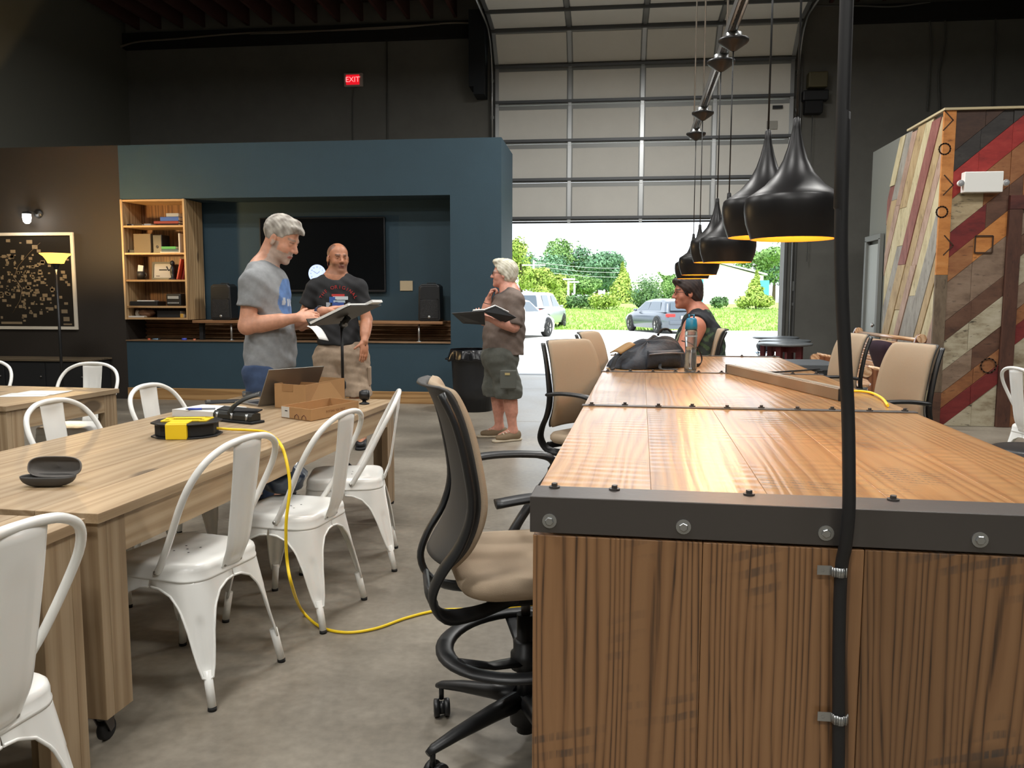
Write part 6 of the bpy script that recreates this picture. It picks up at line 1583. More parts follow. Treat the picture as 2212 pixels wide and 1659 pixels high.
def vmat(name, rough=.6, bump=0, bscale=200, sss=0):
    if name in _mc: return _mc[name]
    m = bpy.data.materials.new(name); m.use_nodes = True; _mc[name] = m; nt = m.node_tree; p = nt.nodes['Principled BSDF']; p.inputs['Roughness'].default_value = rough
    a = nt.nodes.new('ShaderNodeVertexColor'); a.layer_name = 'tone'
    tc = nt.nodes.new('ShaderNodeTexCoord'); nz = nt.nodes.new('ShaderNodeTexNoise'); nz.inputs['Scale'].default_value = 40; nz.inputs['Detail'].default_value = 4; nt.links.new(tc.outputs['Object'], nz.inputs['Vector'])
    mr = nt.nodes.new('ShaderNodeMapRange'); mr.inputs['From Min'].default_value = .3; mr.inputs['From Max'].default_value = .7; mr.inputs['To Min'].default_value = .9; mr.inputs['To Max'].default_value = 1.1; nt.links.new(nz.outputs['Fac'], mr.inputs['Value'])
    mx = nt.nodes.new('ShaderNodeMix'); mx.data_type = 'RGBA'; mx.blend_type = 'MULTIPLY'; mx.inputs['Factor'].default_value = 1; nt.links.new(a.outputs['Color'], mx.inputs[6]); nt.links.new(mr.outputs[0], mx.inputs[7]); nt.links.new(mx.outputs[2], p.inputs['Base Color'])
    if sss: p.inputs['Subsurface Weight'].default_value = sss; p.inputs['Subsurface Radius'].default_value = (.01, .004, .002); p.inputs['Subsurface Scale'].default_value = .6
    if bump:
        n2 = nt.nodes.new('ShaderNodeTexNoise'); n2.inputs['Scale'].default_value = bscale; nt.links.new(tc.outputs['Object'], n2.inputs['Vector']); b = nt.nodes.new('ShaderNodeBump'); b.inputs['Strength'].default_value = bump; b.inputs['Distance'].default_value = .004; nt.links.new(n2.outputs['Fac'], b.inputs['Height']); nt.links.new(b.outputs['Normal'], p.inputs['Normal'])
    return m
lin3 = lambda c: np.array(srgb(*c)[:3])
class Head:
    def __init__(s, c, yaw, pitch=0, roll=0, sc=1.0, wide=1.0):
        """yaw: heading of the face in the floor plane (radians, 0 = +x); pitch: nod down positive"""
        s.c = np.array(c, float); s.sc = sc; s.wide = wide
        f = np.array([cos(yaw)*cos(pitch), sin(yaw)*cos(pitch), -sin(pitch)]); l = np.array([-sin(yaw), cos(yaw), 0.0])
        u = np.cross(f, l); l2 = cos(roll)*l+sin(roll)*u; u = np.cross(f, l2)
        s.A = np.stack([f, l2, u])
    def w(s, a, b, c): return s.c+s.sc*(np.array([a, b, c])@s.A)
    def loc(s, p): return (p-s.c)@s.A.T/s.sc
    def build(s, S, ear=True):
        k = s.sc; W = s.w
        S.ell(W(-.012, 0, .048), np.array([.098, .077*s.wide, .088])*k, s.A, .03)
        S.ell(W(.026, 0, -.02), np.array([.068, .064*s.wide, .088])*k, s.A, .03)
        S.ell(W(.03, 0, -.072), np.array([.054, .054*s.wide, .045])*k, s.A, .025)
        S.ell(W(.074, 0, -.096), np.array([.022, .024, .02])*k, s.A, .02)
        S.cone(W(.080, -.03, .028), W(.080, .03, .028), .0125*k, .0125*k, .018)
        for b in (-1, 1):
            S.ell(W(.055, b*.042, -.026), np.array([.026, .022, .026])*k, s.A, .02)
            S.ell(W(.099, b*.033, .010), np.array([.012, .017, .011])*k, s.A, .012, 'd')
            S.ell(W(.078, b*.0315, .009), np.array([.0125, .0135, .0125])*k, s.A, .004)
        S.cone(W(.086, 0, .02), W(.111, 0, -.022), .008*k, .0135*k, .010)
        for b in (-1, 1): S.ell(W(.099, b*.0125, -.027), np.array([.011, .0085, .009])*k, s.A, .006)
        S.cone(W(.091, -.017, -.057), W(.091, .017, -.057), .0062*k, .0062*k, .006)
        S.cone(W(.089, -.015, -.069), W(.089, .015, -.069), .007*k, .007*k, .006)
        S.ell(W(.1005, 0, -.0632), np.array([.008, .02, .0016])*k, s.A, .004, 'd')
        if ear:
            for b in (-1, 1):
                S.ell(W(-.004, b*.079*s.wide, -.002), np.array([.019, .010, .033])*k, s.A, .008)
                S.ell(W(.002, b*.089*s.wide, .002), np.array([.009, .006, .018])*k, s.A, .006, 'd')
    def eyes(s, parent, origin, look=0.0, iris=(70, 52, 40)):
        for b in (-1, 1):
            c = s.w(.0785, b*.0315, .009); d = s.w(.0795+.0125, b*.0315+look*.004, .006)-c; n = d/np.linalg.norm(d)
            MB().lathe([(0, -.0112), (.006, -.0095), (.0102, -.0045), (.0112, 0), (.0102, .0045), (.006, .0095), (0, .0112)], 14).build('eye', mat('eye_white', (182, 168, 158), .3), parent, tuple(c-origin))
            e = MB().lathe([(0, .0012), (.0048, .0006), (.0052, 0)], 12).build('iris', mat('iris_%d' % iris[0], iris, .2), parent, tuple(c+n*.0106-origin)); e.rotation_euler = Vector(n).to_track_quat('Z', 'Y').to_euler()
def skin_color(h, base, lip, brow, extra=None):
    b, lp, br = lin3(base), lin3(lip), lin3(brow)
    def fn(V):
        c = np.tile(b, (len(V), 1)); q = h.loc(V); inh = (np.linalg.norm(q, axis=1) < .16)
        def mixin(mask, col):
            m = (mask*inh)[:, None]; return c*(1-m)+col*m
        bump = lambda x, a, w: np.clip(1-np.abs(x-a)/w, 0, 1)
        red = np.clip(1-np.linalg.norm((q-np.array([.08, 0, -.02]))/np.array([.05, .055, .03]), axis=1), 0, 1)*.45
        c = mixin(red, lp*.55+b*.45)
        c = mixin(np.clip(2.2*bump(q[:, 2], -.063, .013), 0, 1)*(np.abs(q[:, 1]) < .024)*(q[:, 0] > .078), lp)
        c = mixin(np.clip(2*bump(q[:, 2], .034, .008), 0, 1)*(np.abs(q[:, 1]) > .012)*(np.abs(q[:, 1]) < .052)*(q[:, 0] > .06)*.85, br)
        c = mixin(np.clip(1.6*bump(q[:, 2], .019, .005), 0, 1)*(np.abs(np.abs(q[:, 1])-.0315) < .014)*(q[:, 0] > .078)*.8, br*.6)
        if extra: c = extra(c, q, inh)
        return c
    return fn
def hand(S, wrist, d, n, thumb, curl=(.35, .4, .45, .5), k=1.0, thumb_curl=.3, spread=.0):
    """d: towards the fingers, n: the way the palm faces, thumb: +1/-1 side along d x n"""
    w = np.array(wrist, float); d = np.array(d, float); d /= np.linalg.norm(d); n = np.array(n, float); n -= d*(n@d); n /= np.linalg.norm(n); s = np.cross(d, n)*thumb
    A = np.stack([d, s, n])
    S.ell(w+d*.048*k, np.array([.054, .042, .0165])*k, A, .015)
    S.ell(w+d*.03*k+s*.026*k+n*.006*k, np.array([.032, .018, .016])*k, A, .012)
    for i, (o, L) in enumerate(zip((.031, .0105, -.0105, -.030), (.078, .086, .080, .062))):
        p = w+d*.086*k+s*o*k; a = 0; dirv = d+s*spread*(o/.03); dirv = dirv/np.linalg.norm(dirv)
        S.cone(w+d*.05*k+s*o*.8*k, p, .0115*k, .0098*k, .006)
        for q, (fr, r0, r1) in enumerate(((.45, .0098, .0088), (.30, .0088, .0080), (.25, .0080, .0068))):
            a += curl[i]*(.8 if q == 0 else 1.0); v = dirv*cos(a)+n*sin(a); p2 = p+v*L*fr*k
            S.cone(p, p2, r0*k, r1*k, .003); p = p2
    p = w+d*.028*k+s*.034*k; v = (d*.62+s*.72+n*.25); v /= np.linalg.norm(v); p2 = p+v*.036*k
    S.cone(w+d*.02*k+s*.02*k, p, .016*k, .0125*k, .008); S.cone(p, p2, .0125*k, .0105*k, .004)
    v2 = v*cos(thumb_curl)+(n*.6+d*.6)*sin(thumb_curl); v2 /= np.linalg.norm(v2); S.cone(p2, p2+v2*.03*k, .0105*k, .0082*k, .003)
def march(f, p, d, tmax=.5):
    p = np.array(p, float); d = np.array(d, float); t = 0
    for _ in range(80):
        e = float(f((p+d*t)[None])[0])
        if e < .0005: break
        t += max(e*.8, .0006)
        if t > tmax: break
    return p+d*t
folds = lambda amp, fx, fz, ph: (lambda p: amp*np.sin(p[:, 2]*fz+np.sin(p[:, 0]*fx+ph)*2+p[:, 1]*9+ph)*np.sin(p[:, 0]*fx*.7+p[:, 1]*13+ph*2))
X_, Y_, Z_ = np.eye(3)
def shoe(name, m, sole, parent, origin, ankle, yaw, L=.28, laces=None):
    f = np.array([cos(yaw), sin(yaw), 0]); l = np.array([-sin(yaw), cos(yaw), 0]); a = np.array([ankle[0], ankle[1], 0.0]); A = np.stack([f, l, Z_])
    S = SDF(); S.ell(a+f*(L*.62-.07)+Z_*.04, (L*.26, .048, .042), A, .03); S.ell(a-f*.02+Z_*.055, (.06, .042, .055), A, .03); S.cone(a-f*.02+Z_*.05, a+f*.06+Z_*.05, .042, .04, .03); S.plane(a+Z_*.018, -Z_, .002); S.plane(a+Z_*.088+f*.0, Z_+f*.15, .01)
    so = sdf_mesh(S, .006, name, m, parent, origin)
    S2 = SDF(); S2.cone(a-f*.045+Z_*.012, a+f*(L-.115)+Z_*.012, .044, .046, .01); S2.plane(a+Z_*.022, Z_, .002); S2.plane(a+Z_*.001, -Z_, .002); sdf_mesh(S2, .006, 'sole', sole, so, origin)
    for k in range(3):
        if laces: c = a+f*(.055+.028*k)+Z_*(.098-.010*k)-origin; MB().tube([tuple(c-l*.028-Z_*.008), tuple(c+Z_*.002), tuple(c+l*.028-Z_*.008)], .0035, 6).build('lace', laces, so)
    return so

# ---- person: grey haired man at the music stand, grey t-shirt and jeans, facing right
D1 = 5.2
J = lambda px, py, dd=0.0: PD(px, py, D1+dd)
o1 = PD(572, 850, D1); org = np.array([o1[0], o1[1], 0.0])
m1 = thing('person', 'grey haired man in a grey t-shirt and jeans reading at the music stand', 'person', tuple(org))
fx = np.array([cos(radians(2)), sin(radians(2)), 0]); fl1 = np.array([-fx[1], fx[0], 0])          # facing +x, his left is away
H1 = Head(J(606, 519), radians(-6), radians(25), 0, 1.13)
Ax1 = np.stack([fx, fl1, Z_])
shN, shF = J(546, 611, -.19), J(588, 604, .19); elN, wrN = J(533, 705, -.20), J(641, 687, -.17)
elF, wrF = J(620, 705, .17), J(698, 672, -.02)
hipc = J(577, 806); hipN, hipF = hipc-fl1*.1, hipc+fl1*.1
knN, knF = np.array([hipN[0]+.03, hipN[1], .50]), np.array([hipF[0]+.0, hipF[1], .50]); anN, anF = np.array([knN[0]-.03, knN[1], .09]), np.array([knF[0]-.04, knF[1], .09])
def torso(S, grow, ch, be, hp, shoulders, nb, k=.06):
    pass
S = SDF(); H1.build(S)
nb = J(568, 584); S.cone(H1.w(-.03, 0, -.045), nb, .062, .07, .03)
S.ell(J(578, 645), (.115, .165, .2), Ax1, .06); S.ell(J(580, 750), (.125, .155, .2), Ax1, .08); S.ell(hipc, (.12, .165, .13), Ax1, .06)
S.cone(nb, shN, .07, .06, .06).cone(nb, shF, .07, .06, .06)
S.chain([shN, elN, wrN], [.058, .047, .031], .03); S.cone(elN*.7+wrN*.3, elN*.35+wrN*.65, .05, .04, .03)
S.chain([shF, elF, wrF], [.055, .045, .03], .03); S.cone(elF*.7+wrF*.3, elF*.35+wrF*.65, .047, .038, .03)
for h, kn, an in ((hipN, knN, anN), (hipF, knF, anF)): S.chain([h, kn, an], [.085, .055, .04], .04); S.cone(an, an+fx*.13-Z_*.05, .04, .03, .03)
hand(S, wrN, J(672, 683, -.14)-J(641, 687, -.17), -Z_*.6+fl1*.8, 1, (.5, .55, .6, .65), 1.05, .5)
hand(S, wrF, J(745, 660, .02)-J(698, 672, -.02), -Z_, -1, (.12, .1, .12, .16), 1.05, .2)
def beard1(c, q, inh):
    bd = ((q[:, 2] < -.045) & (q[:, 0] > .0) & (q[:, 2] > -.13)) | ((np.abs(q[:, 2]+.045) < .012) & (q[:, 0] > .07) & (np.abs(q[:, 1]) < .03)) | ((q[:, 0] > -.005) & (q[:, 0] < .03) & (q[:, 2] < .0) & (np.abs(q[:, 1]) > .05) & (q[:, 2] > -.1))
    lip = (np.abs(q[:, 2]+.063) < .007) & (np.abs(q[:, 1]) < .022)
    m = (bd & ~lip & inh).astype(float)[:, None]*.72
    return c*(1-m)+lin3((176, 166, 156))*m
b1 = sdf_mesh(S, .0052, 'body', vmat('skin', .5, .12, 260, .06), m1, org, skin_color(H1, (206, 150, 122), (176, 104, 92), (140, 120, 106), beard1))
H1.eyes(m1, org)
# hair
S = SDF(); S.ell(H1.w(-.014, 0, .053), np.array([.105, .0835, .094])*H1.sc, H1.A, .02)
for a, b, c, r in ((.055, 0, .122, .03), (.085, .012, .098, .02), (.08, -.03, .1, .02), (.1, -.005, .09, .014), (.11, .0, .082, .009)): S.ell(H1.w(a, b, c), np.array([r, r, r*.75])*H1.sc, H1.A, .025)
S.ell(H1.w(.11, 0, -.03), np.array([.105, .12, .106])*H1.sc, H1.A, .012, 'd'); S.ell(H1.w(.012, .1, -.035), np.array([.042, .07, .062])*H1.sc, H1.A, .012, 'd'); S.ell(H1.w(.012, -.1, -.035), np.array([.042, .07, .062])*H1.sc, H1.A, .012, 'd')
S.plane(H1.w(-.06, 0, -.055), -H1.A[2]*.9+H1.A[0]*.3, .01)
S.post.append(lambda p: .0022*np.sin(p[:, 0]*210+p[:, 2]*90)*np.sin(p[:, 1]*170+p[:, 2]*60))
def hairtone(c1, c2, h):
    a, b = lin3(c1), lin3(c2)
    def fn(V):
        q = h.loc(V); t = np.clip(.5+.5*np.sin(q[:, 0]*90+np.sin(q[:, 1]*70)*2)*np.sin(q[:, 2]*60+q[:, 1]*40), 0, 1)[:, None]; return a*t+b*(1-t)
    return fn
sdf_mesh(S, .0052, 'hair', vmat('hair', .6, .5, 260), m1, org, hairtone((190, 184, 174), (126, 118, 108), H1))
# t-shirt
def tshirt(parts, sleeves, hem, neck, v, m, parent, org_, colfn, wr=.004, seed=1.0):
    S = SDF()
    for c, r, A in parts: S.ell(c, r, A, .08)
    for a, b, ra, rb, pn in sleeves['yoke']: S.cone(a, b, ra, rb, .07)
    base = S
    for a, b, ra, rb in sleeves['arm']:
        T = SDF(); a_, b_ = np.array(a), np.array(b); d = (b_-a_)/np.linalg.norm(b_-a_)
        T.cone(a_, b_+d*.06, ra, rb, .01); T.plane(b_, d, .004); T.post = []
        S.add(lambda p, T=T: T(p), (a_+b_)/2, np.linalg.norm(b_-a_)/2+max(ra, rb)+.06, .045)
    S.plane(hem[0], hem[1], .006)
    S.cone(neck[0], neck[1], neck[2], neck[2], .012, 'd')
    S.post.append(folds(wr, 16, 34, seed)); S.post.append(lambda p: wr*.5*np.sin(p[:, 2]*70+p[:, 0]*45+p[:, 1]*30+seed))
    o = sdf_mesh(S, v, 't_shirt', m, parent, org_, colfn)
    return S, o
tee = vmat('tee_grey', .85, .15, 500)
zc1 = J(0, 640)[2]
def tee1col(V):
    q = (V-nb)@Ax1.T
    t = .5+.5*np.sin(q[:, 0]*40+q[:, 2]*23)*np.sin(q[:, 1]*36+q[:, 2]*31); t2 = .5+.5*np.sin(q[:, 0]*95+q[:, 2]*60)*np.sin(q[:, 1]*80)
    c = lin3((140, 142, 144))*(.86+.26*(.6*t+.4*t2))[:, None]
    def segd(a, b): 
        ab = b-a; t_ = np.clip((V-a)@ab/(ab@ab), 0, 1); return np.linalg.norm(V-a-t_[:, None]*ab, axis=1)
    nd = segd(nb+fx*.04+Z_*.005, H1.w(-.02, 0, -.04)); wn = np.clip((.108-nd)/.014, 0, 1)[:, None]; c = c*(1-wn)+lin3((112, 114, 116))*wn
    e = ((q[:, 1]+.005)/.125)**2+((q[:, 2]+.19)/.14)**2
    m = ((e < 1) & (q[:, 0] > .045)).astype(float)[:, None]
    band = ((np.abs(q[:, 2]+.205+.1*q[:, 1]) < .022) & (np.abs(q[:, 1]) < .1) & (np.sin(q[:, 1]*130) > -.55)).astype(float)[:, None]
    blue = lin3((96, 130, 184))*(.8+.35*t2)[:, None]
    return c*(1-m)+(blue*(1-band)+lin3((190, 198, 206))*band)*m
hemd = (elN-shN)/np.linalg.norm(elN-shN); hN = shN+(elN-shN)*.56; hF = shF+(elF-shF)*.56
S1, ts = tshirt([(J(578, 645), (.14, .19, .21), Ax1), (J(585, 735), (.158, .178, .22), Ax1), (J(583, 800), (.153, .178, .2), Ax1), (nb-Z_*.05+fx*.02, (.1, .13, .07), Ax1)],
       {'yoke': [(nb-Z_*.02, shN, .08, .07, 0), (nb-Z_*.02, shF, .08, .07, 0)], 'arm': [(shN, hN, .073, .08), (shF, hF, .072, .078)]},
       (J(585, 800), -Z_+fx*.12), (nb+fx*.04+Z_*.005, H1.w(-.02, 0, -.04), .082), .0075, tee, m1, org, tee1col, .0035, .7)
# jeans
def trousers(name, hipc_, legs, r, hemz, m, parent, org_, col, top, v=.009, belly=None, wr=.004, A=None):
    S = SDF(); S.ell(hipc_, r, A, .05)
    for h, k_, a, r0, r1, r2 in legs:
        S.chain([h, k_, a], [r0, r1, r2], .05); ex_ = (np.array(a)-np.array(k_)); ex_ = ex_/np.linalg.norm(ex_)*.14; S.cone(a, np.array(a)+ex_, r2, r2*1.04, .03)
    S.plane([0, 0, top], Z_, .006); S.plane([0, 0, hemz], -Z_, .006)
    S.post.append(folds(wr, 20, 42, 2.1)); S.post.append(lambda p: wr*.4*np.sin(p[:, 2]*90+p[:, 1]*50))
    c = lin3(col)
    def fn(V):
        t = (.9+.2*(.5+.5*np.sin(V[:, 0]*37+V[:, 2]*21)*np.sin(V[:, 1]*41+V[:, 2]*17)))[:, None]; return c*t
    return sdf_mesh(S, v, name, m, parent, org_, fn)
trousers('jeans', hipc, [(hipN, knN, anN, .105, .085, .07), (hipF, knF, anF, .105, .085, .07)], (.135, .18, .15), .06, vmat('denim', .85, .25, 700), m1, org, (58, 76, 108), hipc[2]+.06, A=Ax1)
for an, s in ((anN, 1), (anF, 2)): shoe('shoe', mat('shoe_black', (30, 30, 32), .5), M_rub, m1, org, an, 0.0)
# watch
wv_ = (wrF-elF)/np.linalg.norm(wrF-elF); cw = wrF-wv_*.03
n0 = np.cross(wv_, Z_); n0 /= np.linalg.norm(n0); n1 = np.cross(wv_, n0)
MB().tube([tuple(cw+(n0*cos(a)+n1*sin(a))*.037-org) for a in [i*2*pi/24 for i in range(24)]], [(.0035, .013)]*24, 8, closed=True, up=tuple(wv_)).build('watch_strap', mat('watch_navy', (34, 42, 70), .5), m1)
c = cw+Z_*.037-org; MB().lathe([(0, .006), (.014, .006), (.016, 0)], 16, tuple(c)).build('watch_face', M_blk, m1)

# ---- person: man in the black printed t-shirt behind, facing the viewer, head turned right
D2 = 7.25
J = lambda px, py, dd=0.0: PD(px, py, D2+dd)
o2 = PD(738, 860, D2); org2 = np.array([o2[0], o2[1], 0.0])
m2 = thing('person', 'man in a black printed t-shirt and khaki cargo shorts holding a booklet', 'person', tuple(org2))
ty = radians(-90+14); fx = np.array([cos(ty), sin(ty), 0]); fl2 = np.array([-sin(ty), cos(ty), 0]); Ax2 = np.stack([fx, fl2, Z_])
H2 = Head(J(730, 560), radians(-90+38), radians(2), 0, 1.03, 1.12)
nb2 = J(725, 600, .02)
shR, shL = J(681, 622, -.0), J(774, 620, .0)            # his right is image left
elR, wrR = J(654, 688, .02), J(652, 708, -.2); elL, wrL = J(792, 690, .0), J(787, 738, -.16)
hip2 = J(738, 765); hR, hL = J(709, 772), J(766, 772); kR, kL = J(710, 868, -.02), J(772, 868, -.02)
aR, aL = np.array([kR[0], kR[1]+.03, .09]), np.array([kL[0]+.02, kL[1]+.03, .09])
S = SDF(); H2.build(S); S.cone(H2.w(-.03, 0, -.05), nb2, .061, .07, .03)
S.ell(J(727, 655), (.115, .155, .19), Ax2, .06); S.ell(J(730, 715), (.12, .155, .19), Ax2, .08); S.ell(hip2, (.13, .18, .13), Ax2, .06)
S.cone(nb2, shR, .075, .065, .06).cone(nb2, shL, .075, .065, .06)
for a, b, c in ((shR, elR, wrR), (shL, elL, wrL)): S.chain([a, b, c], [.056, .047, .032], .03); S.cone(b*.7+c*.3, b*.35+c*.65, .05, .04, .03)
for h, k_, a in ((hR, kR, aR), (hL, kL, aL)): S.chain([h, k_, a], [.095, .062, .042], .04); S.cone(k_*.75+a*.25+np.array([0, .02, 0]), k_*.5+a*.5+np.array([0, .02, 0]), .064, .056, .04); S.cone(a, a+fx*.13-Z_*.05, .042, .03, .03)
hand(S, wrL, J(786, 778, -.2)-wrL, -fx*.75-fl2*.6, -1, (.12, .14, .18, .22), 1.08, .2)
hand(S, wrR, J(676, 704, -.3)-wrR, Z_, -1, (.35, .4, .45, .5), 1.08, .9)
def stub2(c, q, inh):
    bd = ((q[:, 2] < -.04) & (q[:, 0] > .0)) & inh; m = bd.astype(float)[:, None]*.4; c = c*(1-m)+lin3((92, 70, 60))*m
    lip = ((np.abs(q[:, 2]+.0635) < .008) & (np.abs(q[:, 1]) < .02) & (q[:, 0] > .085) & inh).astype(float)[:, None]*.6
    c = c*(1-lip)+lin3((128, 70, 64))*lip
    hr = ((q[:, 2]-.02 > (q[:, 0]+.0)*1.5-.02*0) & (q[:, 0] < .045) & (q[:, 2] > -.035) & (np.linalg.norm(q-np.array([0, 0, .03]), axis=1) < .14) & (np.abs(q[:, 1]) > .035-.5*np.minimum(0, q[:, 0]+.02)*0) & (q[:, 0] > -.2) & inh)
    hr |= (q[:, 0] < -.045) & (q[:, 2] > -.05) & inh
    m = hr.astype(float)[:, None]*.62; return c*(1-m)+lin3((48, 38, 34))*m
sdf_mesh(S, .0062, 'body', vmat('skin', .5, .12, 260, .06), m2, org2, skin_color(H2, (172, 116, 86), (138, 80, 68), (40, 29, 25), stub2))
H2.eyes(m2, org2, .4, (48, 34, 28))
hR2, hL2 = shR+(elR-shR)*.62, shL+(elL-shL)*.62
def blackcol(V): return np.tile(lin3((30, 30, 32)), (len(V), 1))
S2, ts2 = tshirt([(J(728, 650), (.14, .18, .2), Ax2), (J(730, 705), (.155, .185, .2), Ax2), (J(733, 752), (.155, .19, .2), Ax2), (nb2-Z_*.05+fx*.035, (.1, .135, .075), Ax2)],
       {'yoke': [(nb2-Z_*.03, shR, .08, .07, 0), (nb2-Z_*.03, shL, .08, .07, 0)], 'arm': [(shR, hR2, .074, .082), (shL, hL2, .074, .082)]},
       (J(735, 744), -Z_), (nb2+fx*.05+Z_*.008, H2.w(-.02, 0, -.04), .088), .009, vmat('tee_black', .85, .12, 500), m2, org2, blackcol, .004, 1.9)
# printed words and a plain geometric badge on the shirt front
cz2 = J(733, 633)
def on_shirt(u, z):
    p = cz2+fl2*u+Z_*z+fx*.35; return march(S2, p, -fx)
M_prt = mat('print_red', (172, 52, 50), .8)
word = 'THE ORIGINAL'; R_ = .165
for i, chh in enumerate(word):
    if chh == ' ': continue
    a = radians(62-124*i/(len(word)-1)); p = on_shirt(-sin(a)*R_*-1*-1, cos(a)*R_-.115)
    o = text3d(chh, .042, 'print_letter', M_prt, ts2, tuple(p+fx*.003-org2), (0, 0, 0), .0015)
    o.rotation_euler = (Matrix(((-fl2[0]*-1, 0, fx[0]), (-fl2[1]*-1, 0, fx[1]), (0, 1, 0))) @ Matrix.Rotation(a, 3, 'Z')).to_euler()
for u, z, w, h, c in ((-.0, -.02, .11, .02, (190, 60, 56)), (.02, -.045, .13, .03, (196, 204, 208)), (-.05, -.06, .05, .05, (56, 92, 160)), (.01, -.075, .1, .02, (176, 190, 200)), (-.085, -.105, .035, .045, (170, 172, 178)), (.085, -.105, .035, .045, (150, 156, 156)), (0, -.10, .1, .035, (60, 84, 150)), (0, -.135, .13, .035, (168, 48, 44))):
    p = on_shirt(u, z); o = MB().box((0, 0, 0), (w, .003, h)).build('print_patch', mat('print_%d_%d' % (c[0], c[2]), c, .8), ts2, tuple(p+fx*.002-org2)); o.rotation_euler = (0, 0, ty+pi/2)
sh2 = trousers('cargo_shorts', hip2, [(hR, kR+Z_*.06, kR, .135, .118, .122), (hL, kL+Z_*.06, kL, .135, .118, .122)], (.155, .205, .16), J(0, 853)[2], vmat('khaki', .9, .2, 500), m2, org2, (158, 138, 118), hip2[2]+.11, belly=None, A=Ax2, wr=.004)
for px in (678, 798): c = J(px, 812, -.0); MB().box((0, 0, 0), (.15, .03, .17)).build('cargo_pocket', mat('khaki_pocket', (150, 130, 110), .9), sh2, tuple(c-org2), (0, 0, ty), bevel=.01)
for an in (aR, aL): shoe('shoe', mat('shoe_black', (30, 30, 32), .5), M_rub, m2, org2, an, ty)
# booklet in his right hand
bk2 = thing('booklet', 'white booklet drooping from the hand of the man in the black t-shirt', 'booklet', tuple(J(672, 704, -.32)))
q0 = J(672, 704, -.32)
def drape(u, v):
    a, b = J(656, 703, -.34), J(682, 703, -.22); c, d = J(690, 732, -.42), J(710, 736, -.26)
    p = (a*(1-u)+b*u)*(1-v)+(c*(1-u)+d*u)*v; p = p+Z_*.035*sin(pi*v)*.9-q0; return tuple(p)
MB().grid(drape, 8, 10).build('pages', mat('paper_bright', (228, 228, 224), .8), bk2, solid=.004)
# headset earpiece cord
hs = MB().tube([tuple(H2.w(.02, -.083, .03)-org2), tuple(H2.w(.005, -.088, .01)-org2), tuple(H2.w(-.02, -.085, -.045)-org2), tuple(H2.w(-.03, -.07, -.08)-org2)], .003, 6).build('glasses_strap', mat('strap_pink', (176, 110, 96), .6), m2)

# ---- person: white haired older man, hand at chin, holding a black binder
D3 = 7.6
J = lambda px, py, dd=0.0: PD(px, py, D3+dd)
o3 = PZ(1085, 951); org3 = np.array([o3[0], o3[1], 0.0])
m3 = thing('person', 'white haired older man in a brown shirt and grey shorts, hand on chin', 'person', tuple(org3))
ty = radians(180+8); fx = np.array([cos(ty), sin(ty), 0]); fl3 = np.array([-sin(ty), cos(ty), 0]); Ax3 = np.stack([fx, fl3, Z_])   # his left is towards the viewer
H3 = Head(J(1088, 594), radians(180+4), radians(-3), 0, 1.0)
nb3 = J(1102, 634); shL, shR = J(1114, 650, -.18), J(1088, 648, .18)
elL, wrL = J(1110, 706, -.24), J(1062, 690, -.30); elR, wrR = J(1047, 692, .02), J(1055, 647, -.03)
hip3 = J(1080, 772); hL, hR = hip3-np.array(fl3)*-.1, hip3-np.array(fl3)*.1
fL, fR = PZ(1104, 952), PZ(1068, 944)
kL, kR = np.array([fL[0]*.7+hL[0]*.3, fL[1], .47]), np.array([fR[0]*.7+hR[0]*.3, fR[1], .47]); aL, aR = np.array([fL[0]+.02, fL[1], .09]), np.array([fR[0]+.05, fR[1], .09])
S = SDF(); H3.build(S); S.cone(H3.w(-.03, 0, -.05), nb3, .064, .075, .03)
S.ell(J(1093, 685), (.15, .18, .19), Ax3, .06); S.ell(J(1086, 735), (.17, .18, .18), Ax3, .08); S.ell(hip3, (.15, .17, .13), Ax3, .06)
S.cone(nb3, shL, .075, .065, .06).cone(nb3, shR, .075, .065, .06)
for a, b, c in ((shL, elL, wrL), (shR, elR, wrR)): S.chain([a, b, c], [.058, .047, .031], .03); S.cone(b*.7+c*.3, b*.35+c*.65, .049, .04, .03)
for h, k_, a in ((hL, kL, aL), (hR, kR, aR)): S.chain([h, k_, a], [.09, .058, .04], .04); S.cone(k_*.75+a*.25-fx*.015, k_*.5+a*.5-fx*.015, .06, .052, .04); S.cone(a, a+fx*.12-Z_*.05, .04, .03, .03)
hand(S, wrR, J(1064, 626, -.03)-wrR, -fx*1.0+fl3*.2, -1, (1.15, 1.25, 1.3, 1.35), 1.05, 1.0)
hand(S, wrL, J(1040, 682, -.34)-wrL, Z_*.8-fl3*.3, 1, (.35, .4, .5, .6), 1.05, .6)
sdf_mesh(S, .0062, 'body', vmat('skin', .5, .12, 260, .06), m3, org3, skin_color(H3, (204, 146, 126), (176, 108, 96), (190, 180, 170)))
H3.eyes(m3, org3)
S = SDF(); S.ell(H3.w(-.02, 0, .048), np.array([.118, .1, .105]), H3.A, .02); S.ell(H3.w(-.05, 0, -.01), (.075, .092, .075), H3.A, .03); S.ell(H3.w(.05, 0, .12), (.06, .07, .03), H3.A, .03)
S.ell(H3.w(.115, 0, -.035), np.array([.105, .13, .118]), H3.A, .012, 'd'); S.ell(H3.w(.04, .1, -.05), (.05, .07, .055), H3.A, .012, 'd'); S.ell(H3.w(.04, -.1, -.05), (.05, .07, .055), H3.A, .012, 'd'); S.plane(H3.w(0, 0, -.075), -H3.A[2], .01)
S.post.append(lambda p: .003*np.sin(p[:, 0]*160+p[:, 2]*110)*np.sin(p[:, 1]*150+p[:, 2]*70))
sdf_mesh(S, .0062, 'hair', vmat('hair', .6, .5, 260), m3, org3, hairtone((226, 222, 206), (188, 182, 160), H3))
